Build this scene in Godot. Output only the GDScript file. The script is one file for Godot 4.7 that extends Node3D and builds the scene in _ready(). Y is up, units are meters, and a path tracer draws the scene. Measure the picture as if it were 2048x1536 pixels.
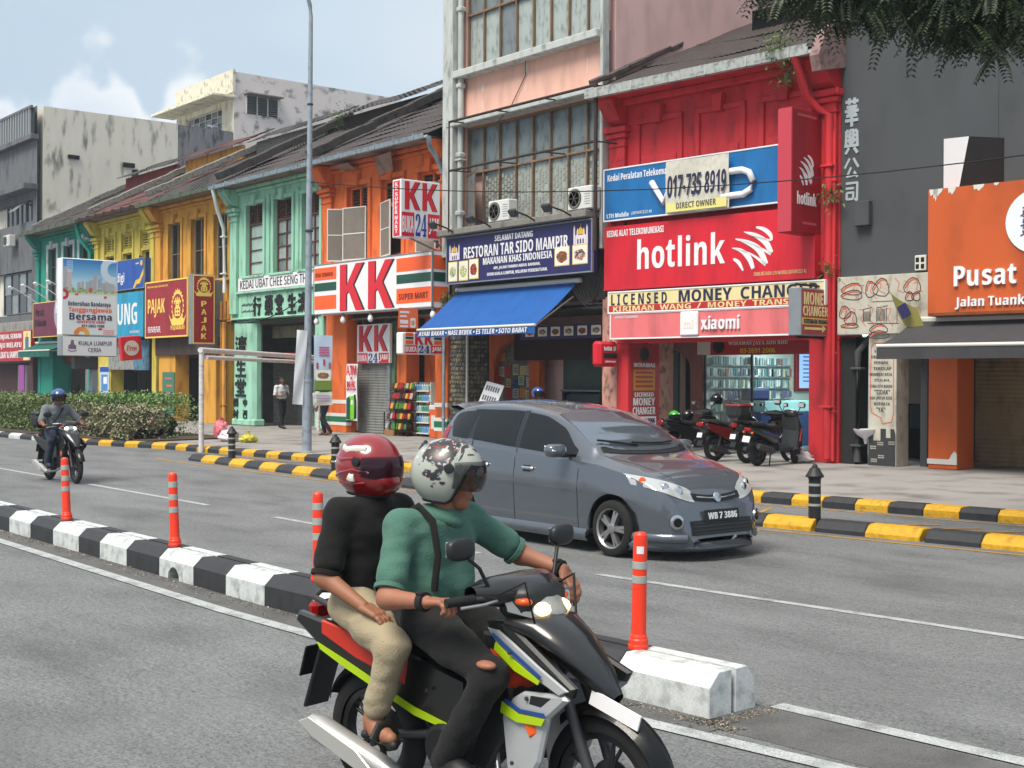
extends Node3D
const FACADE_Z:=-21.5
const BEND:=0.095019
var origin_of:={}
var name_count:={}
var mats:={}
var tex:={}
var SA:=Transform3D(Basis(),Vector3(0,0,FACADE_Z))
var SB:=Transform3D(Basis(Vector3.UP,BEND),Vector3(-22.979,0,FACADE_Z))
var rng:=RandomNumberGenerator.new()
class Shape:
	var v:=PackedVector3Array()
	var n:=PackedVector3Array()
	var u:=PackedVector2Array()
	var c:=PackedColorArray()
	var tint:=Color.WHITE
	var tinted:=false
	func tri(a: Vector3,b: Vector3,d: Vector3,na: Vector3,nb: Vector3,nd: Vector3,ua:=Vector2.ZERO,ub:=Vector2.ZERO,ud:=Vector2.ZERO)->void:
		v.append_array([a,d,b])
		n.append_array([na,nd,nb])
		u.append_array([ua,ud,ub])
		if tinted:
			c.append_array([tint,tint,tint])
	func flat(a: Vector3,b: Vector3,d: Vector3)->void:
		var k:=(b - a).cross(d - a).normalized()
		tri(a,b,d,k,k,k)
	func quad(a: Vector3,b: Vector3,d: Vector3,e: Vector3,uv:=false)->void:
		var k:=(b - a).cross(e - a)
		if k.length_squared()<1e-14:
			k=(d - b).cross(e - b)
		k=k.normalized()
		if uv:
			tri(a,b,d,k,k,k,Vector2(0,1),Vector2(1,1),Vector2(1,0))
			tri(a,d,e,k,k,k,Vector2(0,1),Vector2(1,0),Vector2(0,0))
		else:
			tri(a,b,d,k,k,k)
			tri(a,d,e,k,k,k)
	func box(p: Vector3,s: Vector3,bev:=0.0,B:=Basis())->void:
		var h:=s/2.0
		bev=minf(bev,minf(h.x,minf(h.y,h.z))*0.9)
		if bev<=0.0:
			for k in 3:
				for sg in [-1.0,1.0]:
					var N:=Vector3.ZERO
					N[k]=sg
					var U:=Vector3.ZERO
					U[(k+1) % 3]=1.0
					var V:=N.cross(U)
					var o:=p+B*(N*h)
					var du: Vector3=B*(U*h)
					var dv: Vector3=B*(V*h)
					quad(o - du - dv,o+du - dv,o+du+dv,o - du+dv)
			return
		var i:=h - Vector3(bev,bev,bev)
		for k in 3:
			var a:=(k+1) % 3
			var b:=(k+2) % 3
			for sg in [-1.0,1.0]:
				var q: Array[Vector3]=[]
				for w in [[-1,-1],[1,-1],[1,1],[-1,1]]:
					var r:=Vector3.ZERO
					r[k]=sg*h[k]
					r[a]=w[0]*i[a]
					r[b]=w[1]*i[b]*sg
					q.append(p+B*r)
				if sg>0:
					quad(q[0],q[1],q[2],q[3])
				else:
					quad(q[0],q[1],q[2],q[3])
			for sa in [-1.0,1.0]:
				for sb in [-1.0,1.0]:
					var q1:=Vector3.ZERO
					q1[a]=sa*h[a]
					q1[b]=sb*i[b]
					var q2:=Vector3.ZERO
					q2[a]=sa*i[a]
					q2[b]=sb*h[b]
					var e:=Vector3.ZERO
					e[k]=i[k]
					var f:=[p+B*(q1 - e),p+B*(q1+e),p+B*(q2+e),p+B*(q2 - e)]
					var away: Vector3=B*(q1+q2)
					if (f[1] - f[0]).cross(f[3] - f[0]).dot(away)<0:
						f.reverse()
					quad(f[0],f[1],f[2],f[3])
		for sx in [-1.0,1.0]:
			for sy in [-1.0,1.0]:
				for sz in [-1.0,1.0]:
					var sgn:=Vector3(sx,sy,sz)
					var f1: Vector3=p+B*(Vector3(h.x,i.y,i.z)*sgn)
					var f2: Vector3=p+B*(Vector3(i.x,h.y,i.z)*sgn)
					var f3: Vector3=p+B*(Vector3(i.x,i.y,h.z)*sgn)
					if sx*sy*sz>0:
						flat(f1,f2,f3)
					else:
						flat(f1,f3,f2)
	func grid(rows: Array,closed_u:=false,flip:=false,closed_v:=false)->void:
		var R:=rows.size()
		var C: int=rows[0].size()
		var nn:=[]
		for r in R:
			var line:=PackedVector3Array()
			for k in C:
				var l: Vector3=rows[r][(k - 1+C) % C if closed_u else maxi(k - 1,0)]
				var g: Vector3=rows[r][(k+1) % C if closed_u else mini(k+1,C - 1)]
				var dn: Vector3=rows[(r - 1+R) % R if closed_v else maxi(r - 1,0)][k]
				var up: Vector3=rows[(r+1) % R if closed_v else mini(r+1,R - 1)][k]
				var w:=(g - l).cross(up - dn)
				if w.length_squared()<1e-16:
					var rr:=1 if r==0 else R - 2
					var l2: Vector3=rows[rr][(k - 1+C) % C if closed_u else maxi(k - 1,0)]
					var g2: Vector3=rows[rr][(k+1) % C if closed_u else mini(k+1,C - 1)]
					w=(g2 - l2).cross(up - dn)
				w=w.normalized()
				line.append(-w if flip else w)
			nn.append(line)
		for r in (R if closed_v else R - 1):
			var r2:=(r+1) % R
			for k in (C if closed_u else C - 1):
				var k2:=(k+1) % C
				var a: Vector3=rows[r][k]
				var b: Vector3=rows[r][k2]
				var d: Vector3=rows[r2][k2]
				var e: Vector3=rows[r2][k]
				var ua:=Vector2(float(k)/(C - 1),1.0 - float(r)/(R - 1))
				var ud:=Vector2(float(k+1)/(C - 1),1.0 - float(r+1)/(R - 1))
				if flip:
					tri(a,d,b,nn[r][k],nn[r2][k2],nn[r][k2],ua,ud,Vector2(ud.x,ua.y))
					tri(a,e,d,nn[r][k],nn[r2][k],nn[r2][k2],ua,Vector2(ua.x,ud.y),ud)
				else:
					tri(a,b,d,nn[r][k],nn[r][k2],nn[r2][k2],ua,Vector2(ud.x,ua.y),ud)
					tri(a,d,e,nn[r][k],nn[r2][k2],nn[r2][k],ua,ud,Vector2(ua.x,ud.y))
	func cap(ring: PackedVector3Array,out: Vector3)->void:
		var m:=Vector3.ZERO
		for q in ring:
			m+=q
		m /= ring.size()
		for k in ring.size():
			var a:=ring[k]
			var b:=ring[(k+1) % ring.size()]
			if (a - m).cross(b - m).dot(out)>0:
				tri(m,a,b,out,out,out)
			else:
				tri(m,b,a,out,out,out)
	func tube(path: Array,radius,segs:=8,squash:=1.0,up_hint:=Vector3.UP)->void:
		var rows:=[]
		var N:=path.size()
		for k in N:
			var t: Vector3=(path[mini(k+1,N - 1)] - path[maxi(k - 1,0)]).normalized()
			var s:=t.cross(up_hint)
			if s.length()<0.05:
				s=t.cross(Vector3.RIGHT)
			s=s.normalized()
			var w:=s.cross(t)
			var r: float=radius[k] if radius is Array else radius
			var ring:=PackedVector3Array()
			for j in segs:
				var a:=TAU*j/segs
				ring.append(path[k]+s*cos(a)*r+w*sin(a)*r*squash)
			rows.append(ring)
		grid(rows,true,true)
		cap(rows[0],(path[0] - path[1]).normalized())
		cap(rows[N - 1],(path[N - 1] - path[N - 2]).normalized())
	func lathe(p: Vector3,axis: Vector3,profile: Array,segs:=20,smooth:=false,caps:=true)->void:
		axis=axis.normalized()
		var s:=axis.cross(Vector3.UP if absf(axis.y)<0.9 else Vector3.RIGHT).normalized()
		var w:=axis.cross(s)
		var rows:=[]
		for q in profile:
			var ring:=PackedVector3Array()
			for j in segs:
				var a:=TAU*j/segs
				ring.append(p+axis*q[1]+(s*cos(a)+w*sin(a))*maxf(q[0],0.00001))
			rows.append(ring)
		if smooth:
			grid(rows,true)
		else:
			for k in rows.size() - 1:
				grid([rows[k],rows[k+1]],true)
		if caps and profile[0][0]>0.001:
			cap(rows[0],-axis)
		if caps and profile[-1][0]>0.001:
			cap(rows[-1],axis)
	func prism(poly: PackedVector2Array,z0: float,z1: float,F:=Transform3D(),bev:=0.0)->void:
		if Geometry2D.is_polygon_clockwise(poly):
			poly.reverse()
		var top:=poly
		if bev>0.0:
			var shrunk:=Geometry2D.offset_polygon(poly,-bev,Geometry2D.JOIN_MITER)
			if shrunk.size()==1 and shrunk[0].size()==poly.size():
				top=shrunk[0]
				var best:=0
				for k in top.size():
					if top[k].distance_squared_to(poly[0])<top[best].distance_squared_to(poly[0]):
						best=k
				top=top.slice(best)+top.slice(0,best)
			else:
				bev=0.0
		var idx:=Geometry2D.triangulate_polygon(top)
		var N:=poly.size()
		var fz:=(F.basis*Vector3.BACK).normalized()
		for k in range(0,idx.size(),3):
			var a:=top[idx[k]]
			var b:=top[idx[k+1]]
			var d:=top[idx[k+2]]
			if (b - a).cross(d - a)<0:
				var e:=b
				b=d
				d=e
			tri(F*Vector3(a.x,a.y,z1),F*Vector3(b.x,b.y,z1),F*Vector3(d.x,d.y,z1),fz,fz,fz)
			tri(F*Vector3(a.x,a.y,z0),F*Vector3(d.x,d.y,z0),F*Vector3(b.x,b.y,z0),-fz,-fz,-fz)
		for k in N:
			var p:=poly[k]
			var q:=poly[(k+1) % N]
			if bev>0.0:
				var tp:=top[k]
				var tq:=top[(k+1) % N]
				quad(F*Vector3(p.x,p.y,z0+bev),F*Vector3(q.x,q.y,z0+bev),F*Vector3(q.x,q.y,z1 - bev),F*Vector3(p.x,p.y,z1 - bev))
				quad(F*Vector3(p.x,p.y,z1 - bev),F*Vector3(q.x,q.y,z1 - bev),F*Vector3(tq.x,tq.y,z1),F*Vector3(tp.x,tp.y,z1))
				quad(F*Vector3(tp.x,tp.y,z0),F*Vector3(tq.x,tq.y,z0),F*Vector3(q.x,q.y,z0+bev),F*Vector3(p.x,p.y,z0+bev))
			else:
				quad(F*Vector3(p.x,p.y,z0),F*Vector3(q.x,q.y,z0),F*Vector3(q.x,q.y,z1),F*Vector3(p.x,p.y,z1))
	func stroke(line: PackedVector2Array,width: float,z0: float,z1: float,F:=Transform3D())->void:
		if line.size()>3 and line[0].distance_to(line[-1])<width*0.8:
			var h:=line.size()/2
			stroke(line.slice(0,h+1),width,z0,z1,F)
			stroke(line.slice(h),width,z0,z1+0.0003,F)
			return
		for poly in Geometry2D.offset_polyline(line,width/2.0,Geometry2D.JOIN_ROUND,Geometry2D.END_ROUND):
			if poly.size()>2 and not Geometry2D.is_polygon_clockwise(poly):
				prism(thin(poly,width*0.12),z0,z1,F)
	func thin(poly: PackedVector2Array,gap: float)->PackedVector2Array:
		var out:=PackedVector2Array()
		for q in poly:
			if out.is_empty() or out[-1].distance_to(q)>gap:
				out.append(q)
		return out if out.size()>2 else poly
	func wall(x0: float,x1: float,y0: float,y1: float,z: float,holes: Array,depth: float)->void:
		var xs:=[x0,x1]
		var ys:=[y0,y1]
		for q in holes:
			xs.append_array([q[0],q[1]])
			ys.append_array([q[2],q[3]])
		xs.sort()
		ys.sort()
		for i in xs.size() - 1:
			for j in ys.size() - 1:
				var a: float=xs[i]
				var b: float=xs[i+1]
				var d: float=ys[j]
				var e: float=ys[j+1]
				if b - a<1e-4 or e - d<1e-4:
					continue
				var open:=false
				for q in holes:
					if (a+b)/2>q[0] and (a+b)/2<q[1] and (d+e)/2>q[2] and (d+e)/2<q[3]:
						open=true
				if not open:
					quad(Vector3(a,d,z),Vector3(b,d,z),Vector3(b,e,z),Vector3(a,e,z))
		for q in holes:
			var w:=z - depth
			quad(Vector3(q[0],q[2],z),Vector3(q[1],q[2],z),Vector3(q[1],q[2],w),Vector3(q[0],q[2],w))
			quad(Vector3(q[0],q[3],w),Vector3(q[1],q[3],w),Vector3(q[1],q[3],z),Vector3(q[0],q[3],z))
			quad(Vector3(q[0],q[2],w),Vector3(q[0],q[3],w),Vector3(q[0],q[3],z),Vector3(q[0],q[2],z))
			quad(Vector3(q[1],q[2],z),Vector3(q[1],q[3],z),Vector3(q[1],q[3],w),Vector3(q[1],q[2],w))
	func mesh()->ArrayMesh:
		var a:=[]
		a.resize(Mesh.ARRAY_MAX)
		a[Mesh.ARRAY_VERTEX]=v
		a[Mesh.ARRAY_NORMAL]=n
		a[Mesh.ARRAY_TEX_UV]=u
		if tinted:
			a[Mesh.ARRAY_COLOR]=c
		var m:=ArrayMesh.new()
		m.add_surface_from_arrays(Mesh.PRIMITIVE_TRIANGLES,a)
		return m
func V(x: float,y: float,z: float)->Vector3:
	return Vector3(x,y,z)
func pv(a: Array)->PackedVector2Array:
	var o:=PackedVector2Array()
	for k in range(0,a.size(),2):
		o.append(Vector2(a[k],a[k+1]))
	return o
func numbered(called: String)->String:
	var k: int=name_count.get(called,0)
	name_count[called]=k+1
	return called if k==0 else "%s_%03d" % [called,k]
func thing(called: String,label: String,category: String,base: Vector3,seg:=Transform3D(),group:="")->Node3D:
	var o:=Node3D.new()
	o.name=numbered(called)
	add_child(o)
	o.transform=seg*Transform3D(Basis(),base)
	origin_of[o]=base
	o.set_meta("label",label)
	o.set_meta("category",category)
	if group:
		o.set_meta("group",group)
	return o
func structure(called: String,base:=Vector3.ZERO,seg:=Transform3D())->Node3D:
	var o:=Node3D.new()
	o.name=numbered(called)
	add_child(o)
	o.transform=seg*Transform3D(Basis(),base)
	origin_of[o]=base
	o.set_meta("kind","structure")
	return o
func add(parent: Node3D,called: String,mesh: Mesh,mat: Material)->MeshInstance3D:
	var m:=MeshInstance3D.new()
	m.name=called
	m.mesh=mesh
	m.material_override=mat
	parent.add_child(m,true)
	m.position=-origin_of.get(parent,Vector3.ZERO)
	return m
func part(parent: Node3D,called: String,s: Shape,mat: Material)->MeshInstance3D:
	return add(parent,called,s.mesh(),mat)
func boxed(parent: Node3D,called: String,p: Vector3,size: Vector3,mat: Material,bev:=0.0,B:=Basis())->MeshInstance3D:
	var s:=Shape.new()
	s.box(p,size,bev,B)
	return part(parent,called,s,mat)
func piped(parent: Node3D,called: String,path: Array,r,mat: Material,segs:=8)->MeshInstance3D:
	var s:=Shape.new()
	s.tube(path,r,segs)
	return part(parent,called,s,mat)
var fonts:={}
func font(kind: String)->SystemFont:
	if not fonts.has(kind):
		var f:=SystemFont.new()
		f.font_names=PackedStringArray(["Droid Serif" if kind.begins_with("serif") else "Droid Sans"])
		f.font_weight=700 if kind.ends_with("bold") else 400
		fonts[kind]=f
	return fonts[kind]
var text_cache:={}
func letters(parent: Node3D,words: String,kind: String,F: Transform3D,w: float,h: float,mat: Material,depth:=0.008,slant:=0.0,called:="lettering")->MeshInstance3D:
	var key:=words+kind
	if not text_cache.has(key):
		var t:=TextMesh.new()
		t.text=words
		t.font=font(kind)
		t.font_size=32
		t.pixel_size=0.01
		t.depth=0.05
		t.curve_step=1.2 if words.length()<12 else 2.5
		text_cache[key]=t
	var tm: TextMesh=text_cache[key]
	var b:=tm.get_aabb()
	var m:=add(parent,called,tm,mat)
	var sc:=Vector3(w/maxf(b.size.x,0.001),h/maxf(b.size.y,0.001),depth/0.05)
	var mid:=b.get_center()
	var S:=Basis(Vector3(sc.x,0,0),Vector3(slant*sc.y,sc.y,0),Vector3(0,0,sc.z))
	m.transform=Transform3D(Basis(),m.position)*F*Transform3D(S,Vector3(-(mid.x*sc.x+slant*sc.y*mid.y),-mid.y*sc.y,depth/2))
	return m
func front(x: float,y: float,z: float)->Transform3D:
	return Transform3D(Basis(),Vector3(x,y,z))
func side(x: float,y: float,z: float)->Transform3D:
	return Transform3D(Basis(Vector3(0,0,-1),Vector3.UP,Vector3(1,0,0)),Vector3(x,y,z))
func sheet(parent: Node3D,called: String,F: Transform3D,w: float,h: float,mat: Material,t:=0.004)->MeshInstance3D:
	var s:=Shape.new()
	var a:=F*V(-w/2,-h/2,t)
	var b:=F*V(w/2,-h/2,t)
	var d:=F*V(w/2,h/2,t)
	var e:=F*V(-w/2,h/2,t)
	s.quad(a,b,d,e,true)
	var a0:=F*V(-w/2,-h/2,0)
	var b0:=F*V(w/2,-h/2,0)
	var d0:=F*V(w/2,h/2,0)
	var e0:=F*V(-w/2,h/2,0)
	s.quad(a0,b0,b,a)
	s.quad(b0,d0,d,b)
	s.quad(d0,e0,e,d)
	s.quad(e0,a0,a,e)
	return part(parent,called,s,mat)
func glyph(parent: Node3D,strokes: String,F: Transform3D,size: Vector2,mat: Material,width:=1.1,depth:=0.02,called:="character")->void:
	var s:=Shape.new()
	var n:=0
	for line in strokes.split(";"):
		n+=1
		var pts:=PackedVector2Array()
		for q in line.strip_edges().split(" "):
			var xy:=q.split(",")
			pts.append(Vector2((xy[0].to_float()/10.0 - 0.5)*size.x,(xy[1].to_float()/10.0 - 0.5)*size.y))
		s.stroke(pts,width*size.y/10.0,0.0,depth+0.0006*n,F)
	part(parent,called,s,mat)
func noise_tex(key: String,type: int,freq: float,oct: int,size: int,lo: Color,mid: Color,hi: Color,cut:=0.5,seed_at:=1,normal:=false,bump:=4.0)->NoiseTexture2D:
	if tex.has(key):
		return tex[key]
	var n:=FastNoiseLite.new()
	n.noise_type=type
	n.frequency=freq
	n.fractal_octaves=oct
	n.seed=seed_at
	var t:=NoiseTexture2D.new()
	t.width=size
	t.height=size
	t.seamless=true
	t.seamless_blend_skirt=0.3
	t.noise=n
	if normal:
		t.as_normal_map=true
		t.bump_strength=bump
	else:
		var g:=Gradient.new()
		g.offsets=PackedFloat32Array([0.0,cut,1.0])
		g.colors=PackedColorArray([lo,mid,hi])
		t.color_ramp=g
	tex[key]=t
	return t
func grey(k: float)->Color:
	return Color(k,k,k)
func make_textures()->void:
	var smooth:=FastNoiseLite.TYPE_SIMPLEX_SMOOTH
	noise_tex("stain",smooth,0.012,5,512,grey(0.66),grey(0.94),grey(1.0),0.45,3)
	noise_tex("grime",smooth,0.02,5,512,grey(0.38),grey(0.9),grey(1.0),0.42,9)
	noise_tex("faint",smooth,0.01,4,512,grey(0.88),grey(0.98),grey(1.0),0.5,5)
	noise_tex("grain",FastNoiseLite.TYPE_VALUE,0.45,2,512,grey(0.82),grey(0.95),grey(1.0),0.5,7)
	noise_tex("speck",FastNoiseLite.TYPE_VALUE,0.6,3,1024,grey(0.40),grey(0.84),grey(1.0),0.5,11)
	noise_tex("patch",smooth,0.006,6,1024,grey(0.76),grey(0.92),grey(1.0),0.5,13)
	noise_tex("peel",smooth,0.022,5,512,Color(0.36,0.36,0.36),grey(0.97),grey(1.0),0.41,17)
	noise_tex("weather",smooth,0.018,5,512,grey(0.40),grey(0.96),grey(1.0),0.40,27)
	noise_tex("fade",smooth,0.012,4,256,grey(0.80),grey(0.95),grey(1.0),0.5,29)
	noise_tex("speck_n",FastNoiseLite.TYPE_VALUE,0.5,3,512,grey(0),grey(0.5),grey(1),0.5,11,true,3.0)
	noise_tex("cloth_n",smooth,0.03,3,512,grey(0),grey(0.5),grey(1),0.5,19,true,6.0)
	noise_tex("rough_n",smooth,0.05,5,512,grey(0),grey(0.5),grey(1),0.5,23,true,5.0)
func plain(key: String,c: Color,rough:=0.6,metal:=0.0)->StandardMaterial3D:
	if mats.has(key):
		return mats[key]
	var m:=StandardMaterial3D.new()
	m.albedo_color=c
	m.roughness=rough
	m.metallic=metal
	m.resource_name=key
	mats[key]=m
	return m
func surf(key: String,c: Color,base:="stain",scale:=Vector3(0.25,0.12,0.25),rough:=0.85,grain:="grain",grain_scale:=1.6)->StandardMaterial3D:
	if mats.has(key):
		return mats[key]
	var m:=plain(key,c,rough)
	m.albedo_texture=tex[base]
	m.uv1_triplanar=true
	m.uv1_world_triplanar=true
	m.uv1_scale=scale
	m.uv1_offset=Vector3(hash(key) % 97,hash(key) % 89,hash(key) % 83)/13.0
	if grain:
		m.detail_enabled=true
		m.detail_blend_mode=BaseMaterial3D.BLEND_MODE_MUL
		m.detail_albedo=tex[grain]
		m.detail_uv_layer=BaseMaterial3D.DETAIL_UV_2
		m.uv2_triplanar=true
		m.uv2_world_triplanar=true
		m.uv2_scale=Vector3.ONE*grain_scale
	return m
func vinyl(key: String,c: Color)->StandardMaterial3D:
	return surf(key,c,"fade",Vector3(0.6,0.16,0.6),0.5,"")
func paint(key: String,c: Color,rough:=0.35,coat:=0.0,metal:=0.0)->StandardMaterial3D:
	var m:=plain(key,c,rough,metal)
	if coat>0.0:
		m.clearcoat_enabled=true
		m.clearcoat=coat
		m.clearcoat_roughness=0.05
	return m
func cloth(key: String,c: Color)->StandardMaterial3D:
	if mats.has(key):
		return mats[key]
	var m:=plain(key,c,0.95)
	m.normal_enabled=true
	m.normal_texture=tex.cloth_n
	m.normal_scale=1.0
	m.uv1_triplanar=true
	m.uv1_scale=Vector3.ONE*5.0
	m.rim_enabled=true
	m.rim=0.25
	return m
func glow(key: String,c: Color,e: float)->StandardMaterial3D:
	if mats.has(key):
		return mats[key]
	var m:=plain(key,c,0.3)
	m.emission_enabled=true
	m.emission=c
	m.emission_energy_multiplier=e
	return m
func pane_mat(key: String,c: Color,alpha: float)->StandardMaterial3D:
	if mats.has(key):
		return mats[key]
	var m:=plain(key,Color(c.r,c.g,c.b,alpha),0.05)
	m.transparency=BaseMaterial3D.TRANSPARENCY_ALPHA
	return m
func picture(key: String,im: Image)->StandardMaterial3D:
	var m:=plain(key,Color.WHITE,0.5)
	m.albedo_texture=ImageTexture.create_from_image(im)
	return m
func _ready()->void:
	rng.seed=20
	var cam:=Camera3D.new()
	cam.name="camera"
	cam.fov=32.92
	cam.near=0.1
	cam.far=900.0
	cam.position=Vector3(0,1.87,0)
	cam.basis=Basis.from_euler(Vector3(-0.00424,0.89162,0.005121))
	add_child(cam)
	cam.current=true
	var env:=Environment.new()
	env.background_mode=Environment.BG_SKY
	var sky:=Sky.new()
	var pan:=PanoramaSkyMaterial.new()
	pan.panorama=make_sky()
	pan.energy_multiplier=0.335
	sky.sky_material=pan
	env.sky=sky
	env.tonemap_mode=Environment.TONE_MAPPER_LINEAR
	env.tonemap_exposure=3.1
	env.sdfgi_enabled=true
	env.ssao_enabled=true
	env.ssil_enabled=true
	env.fog_enabled=true
	env.fog_density=0.0007
	env.fog_light_color=Color(0.86,0.91,0.97)
	var we:=WorldEnvironment.new()
	we.name="world"
	we.environment=env
	add_child(we)
	var sun:=DirectionalLight3D.new()
	sun.name="sun"
	sun.light_energy=0.5
	sun.light_color=Color(1.0,0.965,0.91)
	sun.light_angular_distance=30.0
	sun.shadow_enabled=true
	sun.basis=Basis.looking_at(-Vector3(0.15,1.15,0.75).normalized())
	add_child(sun)
	make_textures()
	make_materials()
	ground()
	median()
	shophouses()
	corner_row()
	far_blocks()
	signs_straight()
	signs_bend()
	street_things()
	planting()
	overhead_tree()
	make_car()
	two_wheelers()
	people_on_foot()
func make_sky()->ImageTexture:
	var W:=4096
	var H:=2048
	var big:=FastNoiseLite.new()
	big.seed=4
	big.frequency=1.3
	big.fractal_octaves=4
	var puff:=FastNoiseLite.new()
	puff.seed=8
	puff.frequency=6.0
	puff.fractal_octaves=5
	puff.fractal_gain=0.45
	var small:=Image.create(256,128,false,Image.FORMAT_RGBF)
	for j in 128:
		for i in 256:
			small.set_pixel(i,j,air(direction(i/256.0,j/128.0),big))
	small.resize(W,H,Image.INTERPOLATE_CUBIC)
	var heaps:=[[-72.6,11.6,3.4],[-68.6,13.6,2.6],[-65.2,12.9,2.2],[-61.0,10.0,3.0],[-77.0,11.5,4.0],[-90.0,11.5,6.0],[-110,9.0,7.0],[-150,12,8.0],[165,10,7.0],[130,13,6.0],[95,9,9.0],[60,12,6.0],[20,9,7.0],[-12,8,6.0],[-30,6.5,5.0]]
	for j in range(850,1030):
		for i in W:
			var d:=direction(float(i)/W,float(j)/H)
			var el:=rad_to_deg(asin(d.y))
			var az:=rad_to_deg(atan2(d.x,-d.z))
			var top:=1.0
			for h in heaps:
				var da: float=absf(az - h[0])
				if da>180:
					da=360 - da
				if da<h[2]*2.6:
					top=maxf(top,h[1]*exp(-pow(da/h[2],2.0)*0.35) )
			if el>top+3.0:
				continue
			var k:=puff.get_noise_3dv(d*3.0)*1.6
			var m:=smoothstep(-0.5,0.7,top - el+k*1.7)
			if m<=0.0:
				continue
			var edge:=smoothstep(2.6,0.0,top - el+k*1.5)
			var sh:=clampf(0.55+puff.get_noise_3dv(d*1.6+Vector3(0.03,-0.06,0))*1.2,0,1)
			var white:=Color(0.74,0.82,0.92).lerp(Color(0.98,1.0,1.02),clampf(edge*0.55+sh*0.6,0,1))
			small.set_pixel(i,j,small.get_pixel(i,j).lerp(white,m*0.8))
	return ImageTexture.create_from_image(small)
func direction(u: float,v: float)->Vector3:
	var a:=u*TAU
	var p:=v*PI
	return Vector3(sin(a)*sin(p),cos(p),-cos(a)*sin(p))
func air(d: Vector3,big: FastNoiseLite)->Color:
	var y:=maxf(d.y,0.0)
	var k:=big.get_noise_3d(d.x,d.y*2.5,d.z)
	var low:=Color(0.66,0.77,0.87)
	var mid:=Color(0.53,0.665,0.79)
	var high:=Color(0.95,1.0,1.06)
	var c:=low.lerp(mid,smoothstep(0.0,0.2,y))
	c=c.lerp(high,smoothstep(0.3,0.9,y))
	return c.lerp(Color(0.78,0.85,0.92),clampf(0.25+k*0.9,0,0.8)*smoothstep(0.05,0.25,y))
func make_materials()->void:
	var a:=plain("asphalt",Color(0.56,0.57,0.575),0.88)
	a.vertex_color_use_as_albedo=true
	a.albedo_texture=tex.patch
	a.uv1_triplanar=true
	a.uv1_world_triplanar=true
	a.uv1_scale=Vector3(0.07,0.07,0.16)
	a.detail_enabled=true
	a.detail_blend_mode=BaseMaterial3D.BLEND_MODE_MUL
	a.detail_albedo=tex.speck
	a.detail_uv_layer=BaseMaterial3D.DETAIL_UV_2
	a.uv2_triplanar=true
	a.uv2_world_triplanar=true
	a.uv2_scale=Vector3.ONE*0.2
	a.normal_enabled=true
	a.normal_texture=tex.speck_n
	a.normal_scale=0.35
	surf("concrete",Color(0.63,0.615,0.60),"stain",Vector3(0.11,0.11,0.11),0.9,"grain",0.9)
	surf("old_asphalt",Color(0.46,0.46,0.46),"patch",Vector3.ONE*0.3,0.95,"speck",0.4)
	surf("road_white",Color(0.82,0.84,0.84),"stain",Vector3.ONE*0.5,0.7,"speck",0.35)
	surf("road_yellow",Color(0.80,0.62,0.30),"stain",Vector3.ONE*0.5,0.75,"speck",0.35)
	surf("kerb_white",Color(0.85,0.87,0.87),"stain",Vector3.ONE*0.9,0.6,"grain",0.7)
	surf("kerb_black",Color(0.19,0.195,0.21),"stain",Vector3.ONE*0.8,0.6,"grain",0.7)
	surf("kerb_yellow",Color(0.90,0.68,0.10),"stain",Vector3.ONE*0.9,0.6,"grain",0.7)
	surf("kerb_worn",Color(0.86,0.66,0.14),"peel",Vector3.ONE*0.9,0.7,"grain",0.7)
	surf("soil",Color(0.30,0.25,0.20),"stain",Vector3.ONE*0.5,0.95)
	surf("roof_tile",Color(0.30,0.285,0.28),"grime",Vector3(0.3,0.3,0.3),0.95)
	surf("roof_sheet",Color(0.285,0.25,0.25),"grime",Vector3(0.2,0.3,0.3),0.8)
	surf("roof_rust",Color(0.40,0.24,0.22),"grime",Vector3(0.2,0.3,0.3),0.85)
	surf("coping",Color(0.60,0.59,0.56),"grime",Vector3.ONE*0.7,0.95)
	surf("soffit",Color(0.62,0.52,0.47),"grime",Vector3.ONE*0.2,0.95)
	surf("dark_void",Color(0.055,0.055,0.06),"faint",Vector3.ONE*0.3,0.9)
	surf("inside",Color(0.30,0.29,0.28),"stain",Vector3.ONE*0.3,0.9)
	surf("steel",Color(0.52,0.55,0.58),"faint",Vector3.ONE*0.6,0.5)
	surf("galvanised",Color(0.62,0.67,0.72),"stain",Vector3.ONE*0.5,0.5)
	surf("shutter_grey",Color(0.56,0.57,0.56),"stain",Vector3(0.4,0.2,0.4),0.5)
	surf("shutter_tan",Color(0.60,0.50,0.36),"stain",Vector3(0.4,0.2,0.4),0.55)
	surf("rust",Color(0.26,0.19,0.16),"grime",Vector3.ONE*0.9,0.85)
	surf("white_rusty",Color(0.90,0.88,0.87),"stain",Vector3.ONE*1.4,0.7)
	surf("gutter_white",Color(0.78,0.80,0.79),"grime",Vector3(0.6,0.6,0.6),0.6)
	surf("gutter_blue",Color(0.60,0.67,0.71),"stain",Vector3(0.5,0.5,0.5),0.55)
	surf("gutter_green",Color(0.40,0.46,0.38),"stain",Vector3(0.5,0.5,0.5),0.6)
	plain("glass_dark",Color(0.10,0.115,0.125),0.12)
	surf("glass_grey",Color(0.46,0.50,0.51),"stain",Vector3(0.5,0.25,0.5),0.16,"")
	surf("glass_pale",Color(0.64,0.68,0.67),"stain",Vector3(0.7,0.3,0.7),0.2,"")
	surf("glass_milky",Color(0.66,0.76,0.72),"faint",Vector3(0.5,0.25,0.5),0.3,"")
	plain("white",Color(0.86,0.87,0.87),0.5)
	plain("off_white",Color(0.80,0.80,0.77),0.6)
	plain("black",Color(0.05,0.05,0.055),0.5)
	plain("rubber",Color(0.07,0.07,0.075),0.85)
	plain("ink",Color(0.07,0.08,0.09),0.7)
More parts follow.
